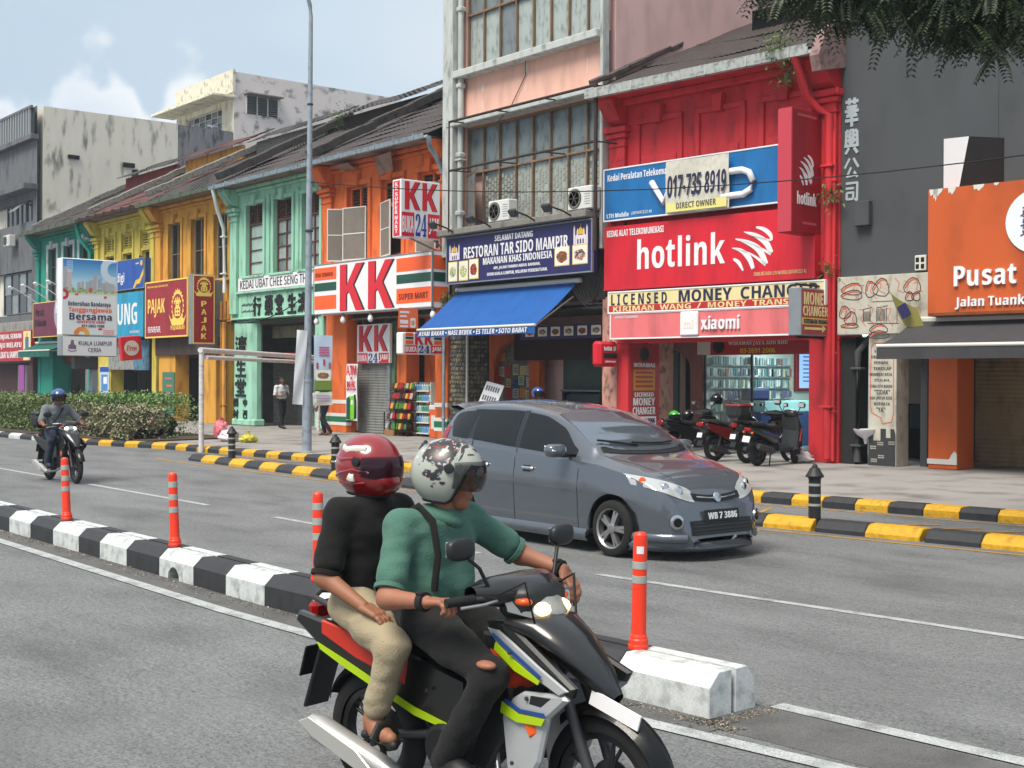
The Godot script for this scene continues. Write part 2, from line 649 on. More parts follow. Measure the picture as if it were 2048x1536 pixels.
	plain("dark_plastic",Color(0.10,0.105,0.115),0.45)
	plain("chrome",Color(0.80,0.81,0.82),0.15,1.0)
	plain("alloy",Color(0.62,0.62,0.62),0.35,0.8)
	plain("iron",Color(0.28,0.28,0.29),0.5,0.6)
	plain("mirror",Color(0.9,0.92,0.94),0.03,1.0)
	plain("kk_red",Color(0.80,0.08,0.16),0.45)
	plain("kk_orange",Color(0.93,0.36,0.10),0.45)
	plain("kk_green",Color(0.07,0.28,0.22),0.5)
	plain("kk_blue",Color(0.12,0.20,0.55),0.5)
	plain("sign_white",Color(0.88,0.88,0.89),0.4)
func strip(parent: Node3D,called: String,line: Array,width: float,y: float,mat: Material)->MeshInstance3D:
	var s:=Shape.new()
	var rows:=[]
	for k in line.size():
		var a:=Vector2(line[maxi(k - 1,0)][0],line[maxi(k - 1,0)][1])
		var b:=Vector2(line[mini(k+1,line.size() - 1)][0],line[mini(k+1,line.size() - 1)][1])
		var t:=(b - a).normalized()
		var o:=Vector2(-t.y,t.x)*width/2.0
		var p:=Vector2(line[k][0],line[k][1])
		rows.append(PackedVector3Array([V(p.x+o.x,y,p.y+o.y),V(p.x - o.x,y,p.y - o.y)]))
	for k in rows.size() - 1:
		s.quad(rows[k][0],rows[k+1][0],rows[k+1][1],rows[k][1])
	return part(parent,called,s,mat)
var kerb_line:=[[-80.0,-12.5],[-40.4,-12.75],[-34.8,-13.2],[-31.7,-14.1],[-29.4,-14.3],[-24.9,-14.65],[-21.3,-14.7],[-13.2,-15.33],[-9.05,-15.85],[0.0,-16.8],[30.0,-20.0]]
func road_sheet()->Shape:
	var n:=FastNoiseLite.new()
	n.seed=33
	n.frequency=0.09
	n.fractal_octaves=4
	var xs:=[-300.0,-120.0]
	while xs[-1]<-45.0:
		xs.append(xs[-1]+5.0)
	while xs[-1]<12.0:
		xs.append(xs[-1]+0.6)
	xs.append_array([40.0,120.0])
	var zs:=[14.0,4.0]
	while zs[-1]>-16.5:
		zs.append(zs[-1] - 0.2)
	zs.append(-24.0)
	var col:=[]
	for x in xs:
		var line:=PackedColorArray()
		for z in zs:
			var w: float=z+maxf(0.0,x+9.0)*0.085
			var k:=1.0+0.10*n.get_noise_2d(x*0.35,z*1.6)+0.07*n.get_noise_2d(x*2.0,z*5.0)
			for c in [-1.6,-7.0,-10.3,-13.9]:
				var a: float=absf(w - c)
				k-=0.17*exp(-pow(a/0.5,2.0))*(0.75+0.5*n.get_noise_2d(x*0.6,c*9.0))
				k+=0.05*exp(-pow((a - 0.85)/0.3,2.0))
			line.append(grey(clampf(k,0.5,1.15)))
		col.append(line)
	var s:=Shape.new()
	s.tinted=true
	for i in xs.size() - 1:
		for j in zs.size() - 1:
			var q:=[V(xs[i],0,zs[j]),V(xs[i+1],0,zs[j]),V(xs[i+1],0,zs[j+1]),V(xs[i],0,zs[j+1])]
			s.quad(q[0],q[1],q[2],q[3])
			s.c.resize(s.c.size() - 6)
			s.c.append_array([col[i][j],col[i+1][j+1],col[i+1][j],col[i][j],col[i][j+1],col[i+1][j+1]])
	return s
func along(line: Array,x: float)->float:
	for k in line.size() - 1:
		if x<=line[k+1][0]:
			return lerpf(line[k][1],line[k+1][1],(x - line[k][0])/(line[k+1][0] - line[k][0]))
	return line[-1][1]
func ground()->void:
	var g:=structure("ground")
	var s:=Shape.new()
	s.quad(V(-600,-0.06,300),V(400,-0.06,300),V(400,-0.06,-500),V(-600,-0.06,-500))
	part(g,"ground",s,mats.concrete)
	var road:=structure("road")
	part(road,"road_surface",road_sheet(),mats.asphalt)
	strip(road,"gutter_dirt",[[-40,-4.95],[-9.5,-4.97],[-5.2,-5.2],[-4.7,-5.25]],0.34,0.004,mats.old_asphalt)
	s=Shape.new()
	s.prism(pv([-4.95,5.2,-4.95,5.8,-3.2,5.86,-1.0,5.95,6,6.6,6,6.2,-1.0,5.6,-3.3,5.32]),-0.004,0.004,Transform3D(Basis(Vector3(1,0,0),Vector3(0,0,-1),Vector3(0,1,0)),Vector3.ZERO))
	part(road,"tar_patch",s,mats.old_asphalt)
	strip(road,"edge_line",[[-120,-4.72],[-9.5,-4.73],[-6.5,-4.86],[-4.9,-5.02],[-3.5,-5.19],[0,-5.62],[8,-6.6]],0.13,0.008,mats.road_white)
	strip(road,"edge_line",[[-4.83,-5.86],[-3.35,-5.95],[0,-6.25],[8,-7.0]],0.13,0.008,mats.road_white)
	for d in [[-60.0,-55.4],[-53.0,-48.4],[-46.2,-41.6],[-39.4,-34.8],[-32.6,-28.2],[-27.3,-23.2],[-22.15,-17.5],[-15.5,-11.0],[-9.15,-4.4],[-2.2,2.4]]:
		var l:=[]
		for k in 4:
			var x: float=lerpf(d[0],d[1],k/3.0)
			l.append([x,-8.45 - maxf(0.0,x+9.0)*0.095])
		strip(road,"lane_line",l,0.1,0.004,mats.road_white)
	strip(road,"yellow_line",[[-28.2,-12.33],[-27.0,-12.2],[-20.6,-12.14],[-14,-12.36],[-11,-12.57],[-9.1,-12.8],[-7.4,-13.02],[0,-13.8],[8,-14.6]],0.1,0.004,mats.road_yellow)
	strip(road,"yellow_line",[[-27.4,-14.16],[-24,-14.43],[-13.2,-15.08],[-9.05,-15.6],[0,-16.5],[8,-17.3]],0.09,0.004,mats.road_yellow)
	strip(road,"yellow_line",[[-9.7,-13.62],[-8.6,-14.95]],0.09,0.008,mats.road_yellow)
	strip(road,"yellow_line",[[-10.2,-13.62],[-8.2,-13.85],[-7.6,-14.5]],0.09,0.008,mats.road_yellow)
	for k in 5:
		strip(road,"yellow_line",[[-10.35+k*0.55,-13.75 - k*0.05],[-9.6+k*0.55,-14.9 - k*0.05]],0.08,0.006+k*0.0007,mats.road_yellow)
	strip(road,"yellow_line",[[-12.4,-14.9],[-11.6,-13.4]],0.08,0.004,mats.road_yellow)
	var p:=structure("pavement")
	s=Shape.new()
	for k in kerb_line.size() - 1:
		var a: Array=kerb_line[k]
		var b: Array=kerb_line[k+1]
		s.quad(V(a[0],0.15,a[1] - 0.1),V(b[0],0.15,b[1] - 0.1),V(b[0],0.15,-40),V(a[0],0.15,-40))
	part(p,"paving",s,mats.concrete)
	var kerb:=structure("kerb")
	var x:=-58.0
	var k:=0
	while x<3.0:
		var L:=0.82 if x<-36.6 else 0.52
		var m: Material=mats.kerb_black
		if k % 2==0:
			m=mats.kerb_white if x<-36.5 else (mats.kerb_worn if rng.randf()<0.6 else mats.kerb_yellow)
		kerb_stone(kerb,Vector2(x,along(kerb_line,x)),Vector2(x+L - 0.012,along(kerb_line,x+L)),0.15,0.3,m)
		x+=L
		k+=1
func kerb_stone(parent: Node3D,a: Vector2,b: Vector2,h: float,w: float,m: Material)->MeshInstance3D:
	var t:=(b - a).normalized()
	var F:=Transform3D(Basis(V(t.x,0,t.y),Vector3.UP,V(-t.y,0,t.x)),V(a.x,0,a.y))
	var L:=a.distance_to(b)
	var s:=Shape.new()
	var G:=Transform3D(F.basis*Basis(Vector3(0,0,1),Vector3(0,1,0),Vector3(-1,0,0)),F.origin+F.basis.x*L)
	s.prism(pv([0,-0.05,0,h*0.62,-h*0.55,h+0.006,-w,h+0.006,-w,-0.05]),0.0,L,G,0.008)
	return part(parent,"kerb_stone",s,m)
func median()->void:
	var d:=structure("road_divider")
	var cuts:=[-4.86,-5.57,-6.4,-7.3,-8.05,-8.8,-9.51,-10.2,-10.83,-11.56,-12.34,-13.03,-13.62,-14.39]
	while cuts[-1]>-48:
		cuts.append(cuts[-1] - 0.74)
	for k in cuts.size() - 1:
		var x1: float=cuts[k]
		var x0: float=cuts[k+1]
		var m: Material=mats.kerb_white if k % 2==0 else mats.kerb_black
		var holes:=k==8
		divider_block(d,x0,x1 - 0.006,m,holes)
	var grit:=structure("gutter_litter")
	grit.set_meta("kind","stuff")
	var places:=[]
	var r:=RandomNumberGenerator.new()
	r.seed=15
	for k in 5200:
		var x:=-4.6 - 26.0*pow(r.randf(),1.4)
		var off:=absf(r.randfn(0,0.09))
		places.append(Transform3D(Basis.from_euler(V(r.randf_range(-0.5,0.5),r.randf()*TAU,r.randf_range(-0.5,0.5))).scaled(Vector3.ONE*r.randf_range(0.25,1.0)*(1.0 if r.randf()<0.25 else 0.4)),V(x,0.008,median_z(x)+0.015+off)))
	for k in 500:
		var a:=r.randf()*TAU
		places.append(Transform3D(Basis.from_euler(V(r.randf(),a,r.randf())).scaled(Vector3.ONE*r.randf_range(0.2,0.5)),V(-4.84+r.randf_range(-0.02,0.12),0.008,-5.55+r.randf_range(-0.3,0.35))))
	scatter(grit,"grit",leaf_mesh(0.035,0.01),leaf_mat("litter"),places,[Color(0.22,0.16,0.09),Color(0.30,0.24,0.15),Color(0.14,0.12,0.1),Color(0.35,0.33,0.3)])
	var base:=structure("divider_bed")
	strip(base,"bed",[[-50,-5.3],[-9.5,-5.3],[-4.9,-5.5]],0.3,0.17,mats.old_asphalt)
func median_z(x: float)->float:
	return -5.09 - maxf(0.0,x+9.5)*0.052
func divider_block(d: Node3D,x0: float,x1: float,m: Material,drain: bool)->void:
	var z0:=median_z(x0)
	var z1:=median_z(x1)
	var turn:=atan2(-(z1 - z0),x1 - x0)
	var L:=x1 - x0
	var G:=Transform3D(Basis(Vector3.UP,turn)*Basis(Vector3(0,0,1),Vector3(0,1,0),Vector3(-1,0,0)),V(x1,0,z1))
	var s:=Shape.new()
	if drain:
		var F:=Transform3D(Basis(Vector3.UP,turn),V(x0,0,z0))
		var arch:=pv([0,0,0.19,0,0.2,0.06,0.25,0.105,0.31,0.12,0.37,0.105,0.42,0.06,0.43,0,L,0,L,0.17,0,0.17])
		s.prism(arch,-0.2,0.0,F)
		s.prism(pv([0,0.17,-0.085,0.252,-0.2,0.252,-0.2,0.17]),0.0,L,G)
	else:
		s.prism(pv([0,-0.02,0.0,0.17,-0.085,0.252,-0.2,0.252,-0.2,-0.02]),0.0,L,G,0.006)
	part(d,"kerb_block",s,m)
	s=Shape.new()
	s.prism(pv([-0.23,-0.02,-0.23,0.252,-0.33,0.252,-0.4,0.18,-0.42,-0.02]),0.0,L,G,0.006)
	part(d,"kerb_block",s,m)
	if drain:
		boxed(d,"drain_void",V((x0+x1)/2,0.06,z0 - 0.19),V(0.4,0.11,0.012),mats.dark_void)
func window(p: Node3D,x0: float,x1: float,y0: float,y1: float,z: float,frame: Material,panes: Array,cols: int,rows: int,louvre:=0.0,louvre_mat: Material=null,fw:=0.05,louvre_cols:=1)->MeshInstance3D:
	var s:=Shape.new()
	var top:=y1 - louvre
	s.box(V(x0+fw/2,(y0+y1)/2,z),V(fw,y1 - y0,0.07),0.008)
	s.box(V(x1 - fw/2,(y0+y1)/2,z),V(fw,y1 - y0,0.07),0.008)
	s.box(V((x0+x1)/2,y0+fw/2,z+0.002),V(x1 - x0,fw,0.07),0.008)
	s.box(V((x0+x1)/2,y1 - fw/2,z+0.002),V(x1 - x0,fw,0.07),0.008)
	if louvre>0.0:
		s.box(V((x0+x1)/2,top,z+0.003),V(x1 - x0,fw*1.4,0.075),0.008)
	var cw:=(x1 - x0 - fw)/cols
	var ch:=(top - y0 - fw)/maxi(rows,1)
	for k in range(1,cols):
		s.box(V(x0+fw/2+cw*k,(y0+top)/2,z - 0.004),V(fw*0.75,top - y0,0.055))
	for k in range(1,rows):
		s.box(V((x0+x1)/2,y0+fw/2+ch*k,z - 0.006),V(x1 - x0,fw*0.6,0.045))
	var w:=part(p,"window",s,frame)
	origin_of[w]=Vector3.ZERO
	for i in cols:
		for j in rows:
			var m: Material=panes[(i*3+j*5+int(absf(x0)*7)) % panes.size()]
			boxed(w,"pane",V(x0+fw/2+cw*(i+0.5),y0+fw/2+ch*(j+0.5),z - 0.03),V(cw - 0.01,ch - 0.01,0.012),m)
	if louvre>0.0 and louvre_mat:
		var lw:=(x1 - x0 - fw)/louvre_cols
		for c in louvre_cols:
			s=Shape.new()
			var n:=int(louvre/0.105)
			for k in n:
				s.box(V(x0+fw/2+lw*(c+0.5),top+0.05+(louvre - 0.09)*(k+0.5)/n,z - 0.02),V(lw - 0.03,0.014,0.062),0.0,Basis(Vector3.RIGHT,0.75))
			part(w,"louvre",s,louvre_mat)
			if c>0:
				boxed(w,"mullion",V(x0+fw/2+lw*c,top+louvre/2,z+0.004),V(fw,louvre,0.07),frame)
	return w
func surround(p: Node3D,x0: float,x1: float,y0: float,y1: float,m: Material,w:=0.1,key:=true,proud:=0.06)->void:
	var s:=Shape.new()
	s.box(V(x0 - w/2,(y0+y1)/2,proud/2),V(w,y1 - y0,proud),0.012)
	s.box(V(x1+w/2,(y0+y1)/2,proud/2),V(w,y1 - y0,proud),0.012)
	s.box(V((x0+x1)/2,y1+w/2,proud/2+0.006),V(x1 - x0+w*2+0.04,w,proud+0.012),0.012)
	s.box(V((x0+x1)/2,y0 - 0.05,proud/2+0.02),V(x1 - x0+w*2.6,0.09,proud+0.1),0.015)
	part(p,"window_surround",s,m)
	if key:
		s=Shape.new()
		s.prism(pv([-0.10,-0.05,0.10,-0.05,0.15,0.33,-0.15,0.33]),0.0,proud+0.09,front((x0+x1)/2,y1,0.0),0.015)
		part(p,"keystone",s,m)
func shutter(p: Node3D,x0: float,x1: float,y0: float,y1: float,z: float,m: Material,pitch:=0.085)->void:
	var s:=Shape.new()
	var rows:=[]
	var n:=int((y1 - y0)/pitch)*4
	for k in n+1:
		var y:=lerpf(y0,y1,float(k)/n)
		var b: float=[0.0,0.017,0.022,0.014][k % 4]
		rows.append(PackedVector3Array([V(x0,y,z+b),V(x1,y,z+b)]))
	s.grid(rows)
	part(p,"roller_shutter",s,m)
func roof_sheet(p: Node3D,called: String,x0: float,x1: float,z0: float,y0: float,z1: float,y1: float,m: Material,courses:=16,roll:=0.22,wave:=0.028,sag:=0.0)->void:
	var s:=Shape.new()
	var n:=int((x1 - x0)/roll*4.0)
	var up:=V(0,absf(z1 - z0),signf(z0 - z1)*(y1 - y0)).normalized()
	for c in courses:
		var rows:=[]
		for e in 2:
			var t:=(c+e)/float(courses)
			var row:=PackedVector3Array()
			for k in n+1:
				var x:=lerpf(x0,x1,float(k)/n)
				var w:=wave*sin(k*PI/2.0)+(0.022 if e==0 else 0.0)
				var dip:=-sag*sin(PI*float(k)/n)*sin(PI*t)+0.02*sin(x*1.7+c)
				row.append(V(x,lerpf(y0,y1,t)+dip,lerpf(z0,z1,t))+up*w)
			rows.append(row)
		s.grid(rows,false,z1>z0)
	part(p,called,s,m)
func roof(p: Node3D,x0: float,x1: float,m: Material,gutter: Material,eave:=0.8,low:=8.62,sheet_like:=false)->void:
	roof_sheet(p,"roof",x0,x1,eave,low,-5.0,11.55,m,7 if sheet_like else 16,0.25 if sheet_like else 0.22,0.012 if sheet_like else 0.022)
	roof_sheet(p,"rear_roof",x0,x1,-11.3,8.45,-5.0,11.53,m,8,0.5,0.02)
	boxed(p,"ridge",V((x0+x1)/2,11.6,-5.0),V(x1 - x0,0.16,0.3),mats.coping,0.05)
	var s:=Shape.new()
	s.quad(V(x0,low - 0.07,eave),V(x0,8.58,0.02),V(x1,8.58,0.02),V(x1,low - 0.07,eave))
	part(p,"soffit",s,mats.soffit)
	s=Shape.new()
	s.prism(pv([0,0,0.04,-0.1,0.15,-0.1,0.18,0.02,0.165,0.02,0.14,-0.085,0.05,-0.085,0.015,0]),0.0,x1 - x0 - 0.06,Transform3D(Basis(V(0,0,1),V(0,1,0),V(-1,0,0)),V(x1 - 0.03,low - 0.02,eave - 0.03)))
	var n:=int((x1 - x0)/0.9)
	for k in n:
		s.box(V(x0+(x1 - x0)*(k+0.5)/n,low - 0.03,eave+0.08),V(0.025,0.17,0.16))
	part(p,"gutter",s,gutter)
func coping(p: Node3D,x: float,z0: float,y0: float,z1: float,y1: float,m: Material,w:=0.32,h:=0.26)->void:
	var s:=Shape.new()
	var N:=14
	var r:=RandomNumberGenerator.new()
	r.seed=int(absf(x)*100)
	for k in N:
		var a:=V(x,lerpf(y0,y1,k/float(N)),lerpf(z0,z1,k/float(N)))
		var b:=V(x,lerpf(y0,y1,(k+1)/float(N)),lerpf(z0,z1,(k+1)/float(N)))
		var t:=(b - a).normalized()
		s.box((a+b)/2+V(0,r.randf_range(-0.02,0.03),0),V(w+r.randf_range(-0.03,0.04),h,a.distance_to(b)+0.03),0.02,Basis(Vector3.RIGHT,atan2(t.y,-t.z)))
	part(p,"party_wall_coping",s,m)
func pilaster(p: Node3D,x: float,w: float,m: Material)->void:
	var s:=Shape.new()
	s.box(V(x,5.85,0.06),V(w,3.5,0.12),0.015)
	s.box(V(x,7.66,0.09),V(w+0.14,0.12,0.2),0.02)
	s.box(V(x,7.8,0.12),V(w+0.24,0.14,0.27),0.02)
	s.box(V(x,7.42,0.075),V(w+0.06,0.05,0.16),0.01)
	s.prism(pv([0,0,0.3,0.12,0.62,0.55,0.62,0.66,0,0.66]),-w/2,w/2,Transform3D(Basis(V(0,0,1),V(0,1,0),V(-1,0,0)),V(x,7.88,0.0)),0.02)
	part(p,"pilaster",s,m)
func downpipe(p: Node3D,path: Array,r: float,m: Material,called:="downpipe")->void:
	piped(p,called,path,r,m,8)
	for k in path.size() - 1:
		var a: Vector3=path[k]
		var b: Vector3=path[k+1]
		if absf(a.y - b.y)>1.5:
			for y in [lerpf(a.y,b.y,0.15),lerpf(a.y,b.y,0.85)]:
				boxed(p,"pipe_clip",V(a.x,y,a.z),V(r*3.2,0.05,r*2.6),m,0.01)
func core(p: Node3D,x0: float,x1: float,deep: float,m: Material,zback:=-11.2)->void:
	var s:=Shape.new()
	s.prism(pv([-0.24,3.72,-0.24,8.5,-5.0,11.35,zback,8.3,zback,0.1,deep,0.1,deep,3.72]),0.0,x1 - x0 - 0.006,Transform3D(Basis(V(0,0,1),V(0,1,0),V(-1,0,0)),V(x1 - 0.003,0,0)))
	part(p,"core",s,m)
func shophouse(label: String,x0: float,x1: float,m: Material,trim: Material,holes: Array,roof_m: Material,gutter: Material,sheet_like:=false,fascia_low:=3.85)->Node3D:
	var b:=thing("shophouse",label,"shophouse",V((x0+x1)/2,0,0),SA)
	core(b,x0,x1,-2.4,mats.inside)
	var s:=Shape.new()
	s.wall(x0,x1,fascia_low,8.6,0.0,holes,0.22)
	s.quad(V(x0,fascia_low,-0.24),V(x1,fascia_low,-0.24),V(x1,fascia_low,0),V(x0,fascia_low,0))
	part(b,"front_wall",s,m)
	s=Shape.new()
	s.box(V((x0+x1)/2,8.36,0.05),V(x1 - x0,0.1,0.1),0.02)
	s.box(V((x0+x1)/2,8.5,0.08),V(x1 - x0,0.12,0.16),0.02)
	part(b,"cornice",s,trim)
	roof(b,x0,x1,roof_m,gutter,0.8,8.62,sheet_like)
	return b
func jack_roof(b: Node3D,x0: float,x1: float,wall_m: Material,roof_m: Material,z:=-3.9,y:=11.0)->void:
	boxed(b,"clerestory_wall",V((x0+x1)/2,y+0.3,z),V(x1 - x0,0.75,0.14),wall_m)
	roof_sheet(b,"raised_roof",x0 - 0.15,x1+0.15,z+0.5,y+0.6,z - 1.4,y+1.5,roof_m,5,0.3,0.02)
func shophouses()->void:
	var teal:=surf("teal",Color(0.10,0.60,0.53),"stain",Vector3(0.3,0.1,0.3))
	var teal_trim:=surf("teal_white",Color(0.80,0.84,0.83),"stain",Vector3(0.4,0.2,0.4))
	var yellow:=surf("yellow_wall",Color(0.90,0.82,0.36),"stain",Vector3(0.3,0.1,0.3))
	var amber:=surf("amber_wall",Color(0.92,0.67,0.26),"stain",Vector3(0.3,0.1,0.3))
	var mint:=surf("mint_wall",Color(0.65,0.87,0.77),"stain",Vector3(0.35,0.1,0.35))
	var orange:=surf("orange_wall",Color(0.94,0.45,0.19),"stain",Vector3(0.3,0.1,0.3))
	var brown:=surf("window_brown",Color(0.40,0.27,0.22),"faint")
	var yellow_slat:=plain("yellow_slat",Color(0.88,0.82,0.40),0.7)
	var dark:=[mats.glass_dark]
	var w:=[[-61.45,-60.35,5.3,7.85],[-59.45,-58.25,5.3,7.85],[-57.45,-56.25,5.3,7.85]]
	var b:=shophouse("teal two-storey shophouse with white-framed windows beside the grey block",-63.04,-55.6,teal,teal,w,mats.roof_sheet,mats.gutter_green,true)
	for q in w:
		window(b,q[0],q[1],q[2],q[3],-0.12,plain("grey_frame",Color(0.35,0.37,0.38),0.6),dark,2,3)
		surround(b,q[0],q[1],q[2],q[3],teal_trim,0.2)
	pilaster(b,-62.75,0.42,teal)
	pilaster(b,-55.9,0.42,teal)
	jack_roof(b,-61.9,-56.0,surf("red_clerestory",Color(0.62,0.25,0.22)),mats.roof_sheet,-4.0,10.95)
	coping(b,-63.0,0.2,9.0,-5.0,11.75,mats.coping)
	boxed(b,"arcade_pier",V(-61.7,2.0,-0.45),V(1.55,3.72,0.9),teal,0.02)
	boxed(b,"arcade_pier",V(-62.75,2.0,-0.3),V(0.36,3.72,0.6),teal,0.02)
	boxed(b,"arcade_pier",V(-56.35,2.0,-0.3),V(0.9,3.72,0.6),surf("grey_pier",Color(0.5,0.53,0.54)),0.02)
	downpipe(b,[V(-56.0,8.5,0.75),V(-56.0,7.9,0.6),V(-55.75,7.3,0.2),V(-55.75,0.2,0.16)],0.09,teal)
	boxed(b,"shop_board",V(-58.9,2.75,-0.6),V(4.0,0.55,0.06),surf("faded_red",Color(0.56,0.25,0.17)),0.01)
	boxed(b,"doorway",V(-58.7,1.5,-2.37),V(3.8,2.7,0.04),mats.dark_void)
	w=[[-54.5,-53.5,5.4,7.0],[-52.65,-51.6,5.4,7.0],[-50.7,-49.65,5.4,7.0]]
	b=shophouse("yellow shophouse with louvred vents over dark half-open windows",-55.6,-49.2,yellow,yellow,w+[[-54.6,-53.45,7.1,7.8],[-52.75,-51.5,7.1,7.8],[-50.75,-49.6,7.1,7.8]],mats.roof_rust,mats.rust,true)
	for q in w:
		window(b,q[0],q[1],q[2],q[3],-0.16,yellow,[mats.dark_void],1,1)
		window(b,q[0] - 0.1,q[1]+0.05,7.1,7.8,-0.1,yellow,[mats.dark_void],1,1,0.62,yellow_slat,0.06,2)
		surround(b,q[0] - 0.05,q[1]+0.05,q[2],7.86,yellow,0.12)
	for q in [[-54.3,0.0],[-50.5,0.9]]:
		var s:=Shape.new()
		s.box(V(0.24,0,0.02),V(0.48,0.85,0.04),0.01)
		for k in 7:
			s.box(V(0.24,-0.34+k*0.11,0.045),V(0.4,0.05,0.03),0.0,Basis(Vector3.RIGHT,0.5))
		var lf:=part(b,"shutter_leaf",s,yellow_slat)
		lf.transform=Transform3D(Basis(),lf.position)*Transform3D(Basis(Vector3.UP,-q[1]),V(q[0],6.35,-0.05))
	pilaster(b,-55.3,0.4,yellow)
	pilaster(b,-49.45,0.4,yellow)
	jack_roof(b,-55.1,-49.6,amber,mats.roof_rust,-4.0,10.95)
	coping(b,-55.6,0.3,9.05,-5.0,11.8,mats.coping)
	boxed(b,"arcade_pier",V(-54.55,2.0,-0.3),V(1.3,3.72,0.6),yellow,0.02)
	boxed(b,"arcade_pier",V(-55.42,2.0,-0.3),V(0.3,3.72,0.6),yellow,0.02)
	boxed(b,"arcade_pier",V(-49.45,2.0,-0.3),V(0.4,3.72,0.6),yellow,0.02)
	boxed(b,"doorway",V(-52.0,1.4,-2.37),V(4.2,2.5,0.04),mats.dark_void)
	boxed(b,"hanging_canvas",V(-52.6,2.75,0.05),V(2.7,1.2,0.05),surf("canvas",Color(0.62,0.63,0.62),"grime",Vector3(0.5,0.3,0.5)),0.01)
	boxed(b,"hanging_canvas",V(-50.5,2.75,0.06),V(1.5,1.25,0.05),surf("canvas_blue",Color(0.36,0.55,0.66),"grime",Vector3(0.5,0.3,0.5)),0.01)
	w=[[-48.04,-46.93,5.45,7.83],[-46.0,-44.87,5.45,7.83],[-44.07,-42.98,5.45,7.83]]
	b=shophouse("amber shophouse with three tall dark windows beside the mint house",-49.2,-42.75,amber,amber,w,mats.roof_tile,mats.gutter_green)
	for q in w:
		window(b,q[0],q[1],q[2],q[3],-0.14,plain("pale_frame",Color(0.52,0.50,0.45),0.6),dark,2,2,0.0,null,0.045)
		surround(b,q[0],q[1],q[2],q[3],amber,0.16)
	pilaster(b,-48.85,0.46,amber)
	jack_roof(b,-48.7,-43.2,mats.coping,mats.roof_tile,-4.2,10.95)
	coping(b,-49.2,0.4,9.1,-5.0,11.85,mats.coping)
	boxed(b,"arcade_pier",V(-48.2,2.0,-0.3),V(1.5,3.72,0.6),amber,0.02)
	boxed(b,"arcade_pier",V(-44.45,2.0,-0.3),V(1.0,3.72,0.6),amber,0.02)
	boxed(b,"arcade_pier",V(-43.05,2.0,-0.1),V(0.3,3.72,0.6),amber,0.02)
	boxed(b,"shop_board",V(-46.3,3.1,0.05),V(5.6,0.8,0.08),surf("board_brown",Color(0.30,0.24,0.22)),0.01)
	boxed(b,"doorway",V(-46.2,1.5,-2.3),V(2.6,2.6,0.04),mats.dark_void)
	shutter(b,-43.75,-43.2,0.15,3.4,-0.5,mats.shutter_grey)
	w=[[-41.54,-40.31,5.42,7.9],[-39.55,-38.3,5.42,7.9],[-37.62,-36.5,5.42,7.9]]
	b=shophouse("mint green medicine shophouse with brown louvred windows",-42.75,-36.35,mint,mint,w,mats.roof_sheet,mats.gutter_blue,true,3.9)
	for k in 3:
		var q: Array=w[k]
		window(b,q[0],q[1],q[2],q[3],-0.13,brown,[mats.glass_milky] if k==0 else [mats.glass_grey,mats.glass_pale],1 if k==0 else 2,4,0.68,brown,0.06,2)
		surround(b,q[0],q[1],q[2],q[3],mint,0.14)
	for x in [-40.0,-38.0]:
		boxed(b,"wall_strip",V(x+0.06,6.7,0.03),V(0.2,2.9,0.06),mint,0.02)
	pilaster(b,-42.4,0.5,mint)
	boxed(b,"moulding",V(-39.5,4.84,0.05),V(6.3,0.08,0.1),mint,0.02)
	boxed(b,"moulding",V(-39.5,3.93,0.04),V(6.2,0.06,0.08),mint,0.02)
	jack_roof(b,-42.0,-36.6,mats.rust,mats.roof_tile,-4.3,10.95)
	coping(b,-42.75,0.5,9.05,-5.0,11.9,mats.roof_tile,0.5)
	boxed(b,"arcade_pillar",V(-41.79,2.05,-0.2),V(1.6,3.7,0.4),mint,0.12)
	boxed(b,"plinth",V(-41.79,0.27,-0.2),V(1.68,0.26,0.46),mint,0.05)
	boxed(b,"arcade_pillar",V(-36.6,2.05,-0.3),V(0.5,3.7,0.6),mint,0.04)
	boxed(b,"inner_board",V(-38.9,3.45,-0.75),V(4.2,0.42,0.05),surf("worn_board",Color(0.50,0.47,0.38),"grime"),0.01)
	boxed(b,"inner_arch",V(-39.2,2.9,-2.2),V(5.0,0.6,0.2),surf("green_dark",Color(0.13,0.20,0.14)),0.02)
	shutter(b,-43.6,-39.25,0.15,2.6,-2.2,mats.shutter_grey)
	shutter(b,-38.85,-36.5,0.15,2.9,-2.1,mats.shutter_grey)
	boxed(b,"amber_post",V(-39.05,1.5,-2.1),V(0.32,2.7,0.2),amber,0.02)
	downpipe(b,[V(-42.5,8.5,0.85),V(-42.5,7.9,0.7),V(-42.95,7.2,0.2),V(-42.95,5.3,0.16),V(-42.95,4.9,0.16)],0.07,mats.white)
	downpipe(b,[V(-42.85,4.6,0.16),V(-42.85,0.2,0.16)],0.055,surf("pipe_amber",Color(0.72,0.48,0.22),"grime"))
	downpipe(b,[V(-43.1,4.6,0.2),V(-43.1,0.2,0.2)],0.05,surf("pipe_amber",Color(0.72,0.48,0.22),"grime"))
	w=[[-34.83,-33.63,5.5,7.8],[-32.9,-31.8,5.5,7.8],[-30.96,-29.75,5.5,7.8]]
	b=shophouse("orange convenience store shophouse with grey casement shutters",-36.35,-29.4,orange,orange,w,mats.roof_sheet,mats.gutter_blue,true)
	for q in w:
		window(b,q[0],q[1],q[2],q[3],-0.13,orange,[mats.dark_void],1,1,0.75,brown,0.08,2)
		surround(b,q[0],q[1],q[2],q[3],orange,0.16)
	var leaf_m:=surf("casement_grey",Color(0.50,0.46,0.42),"faint",Vector3(0.5,0.3,0.5),0.3)
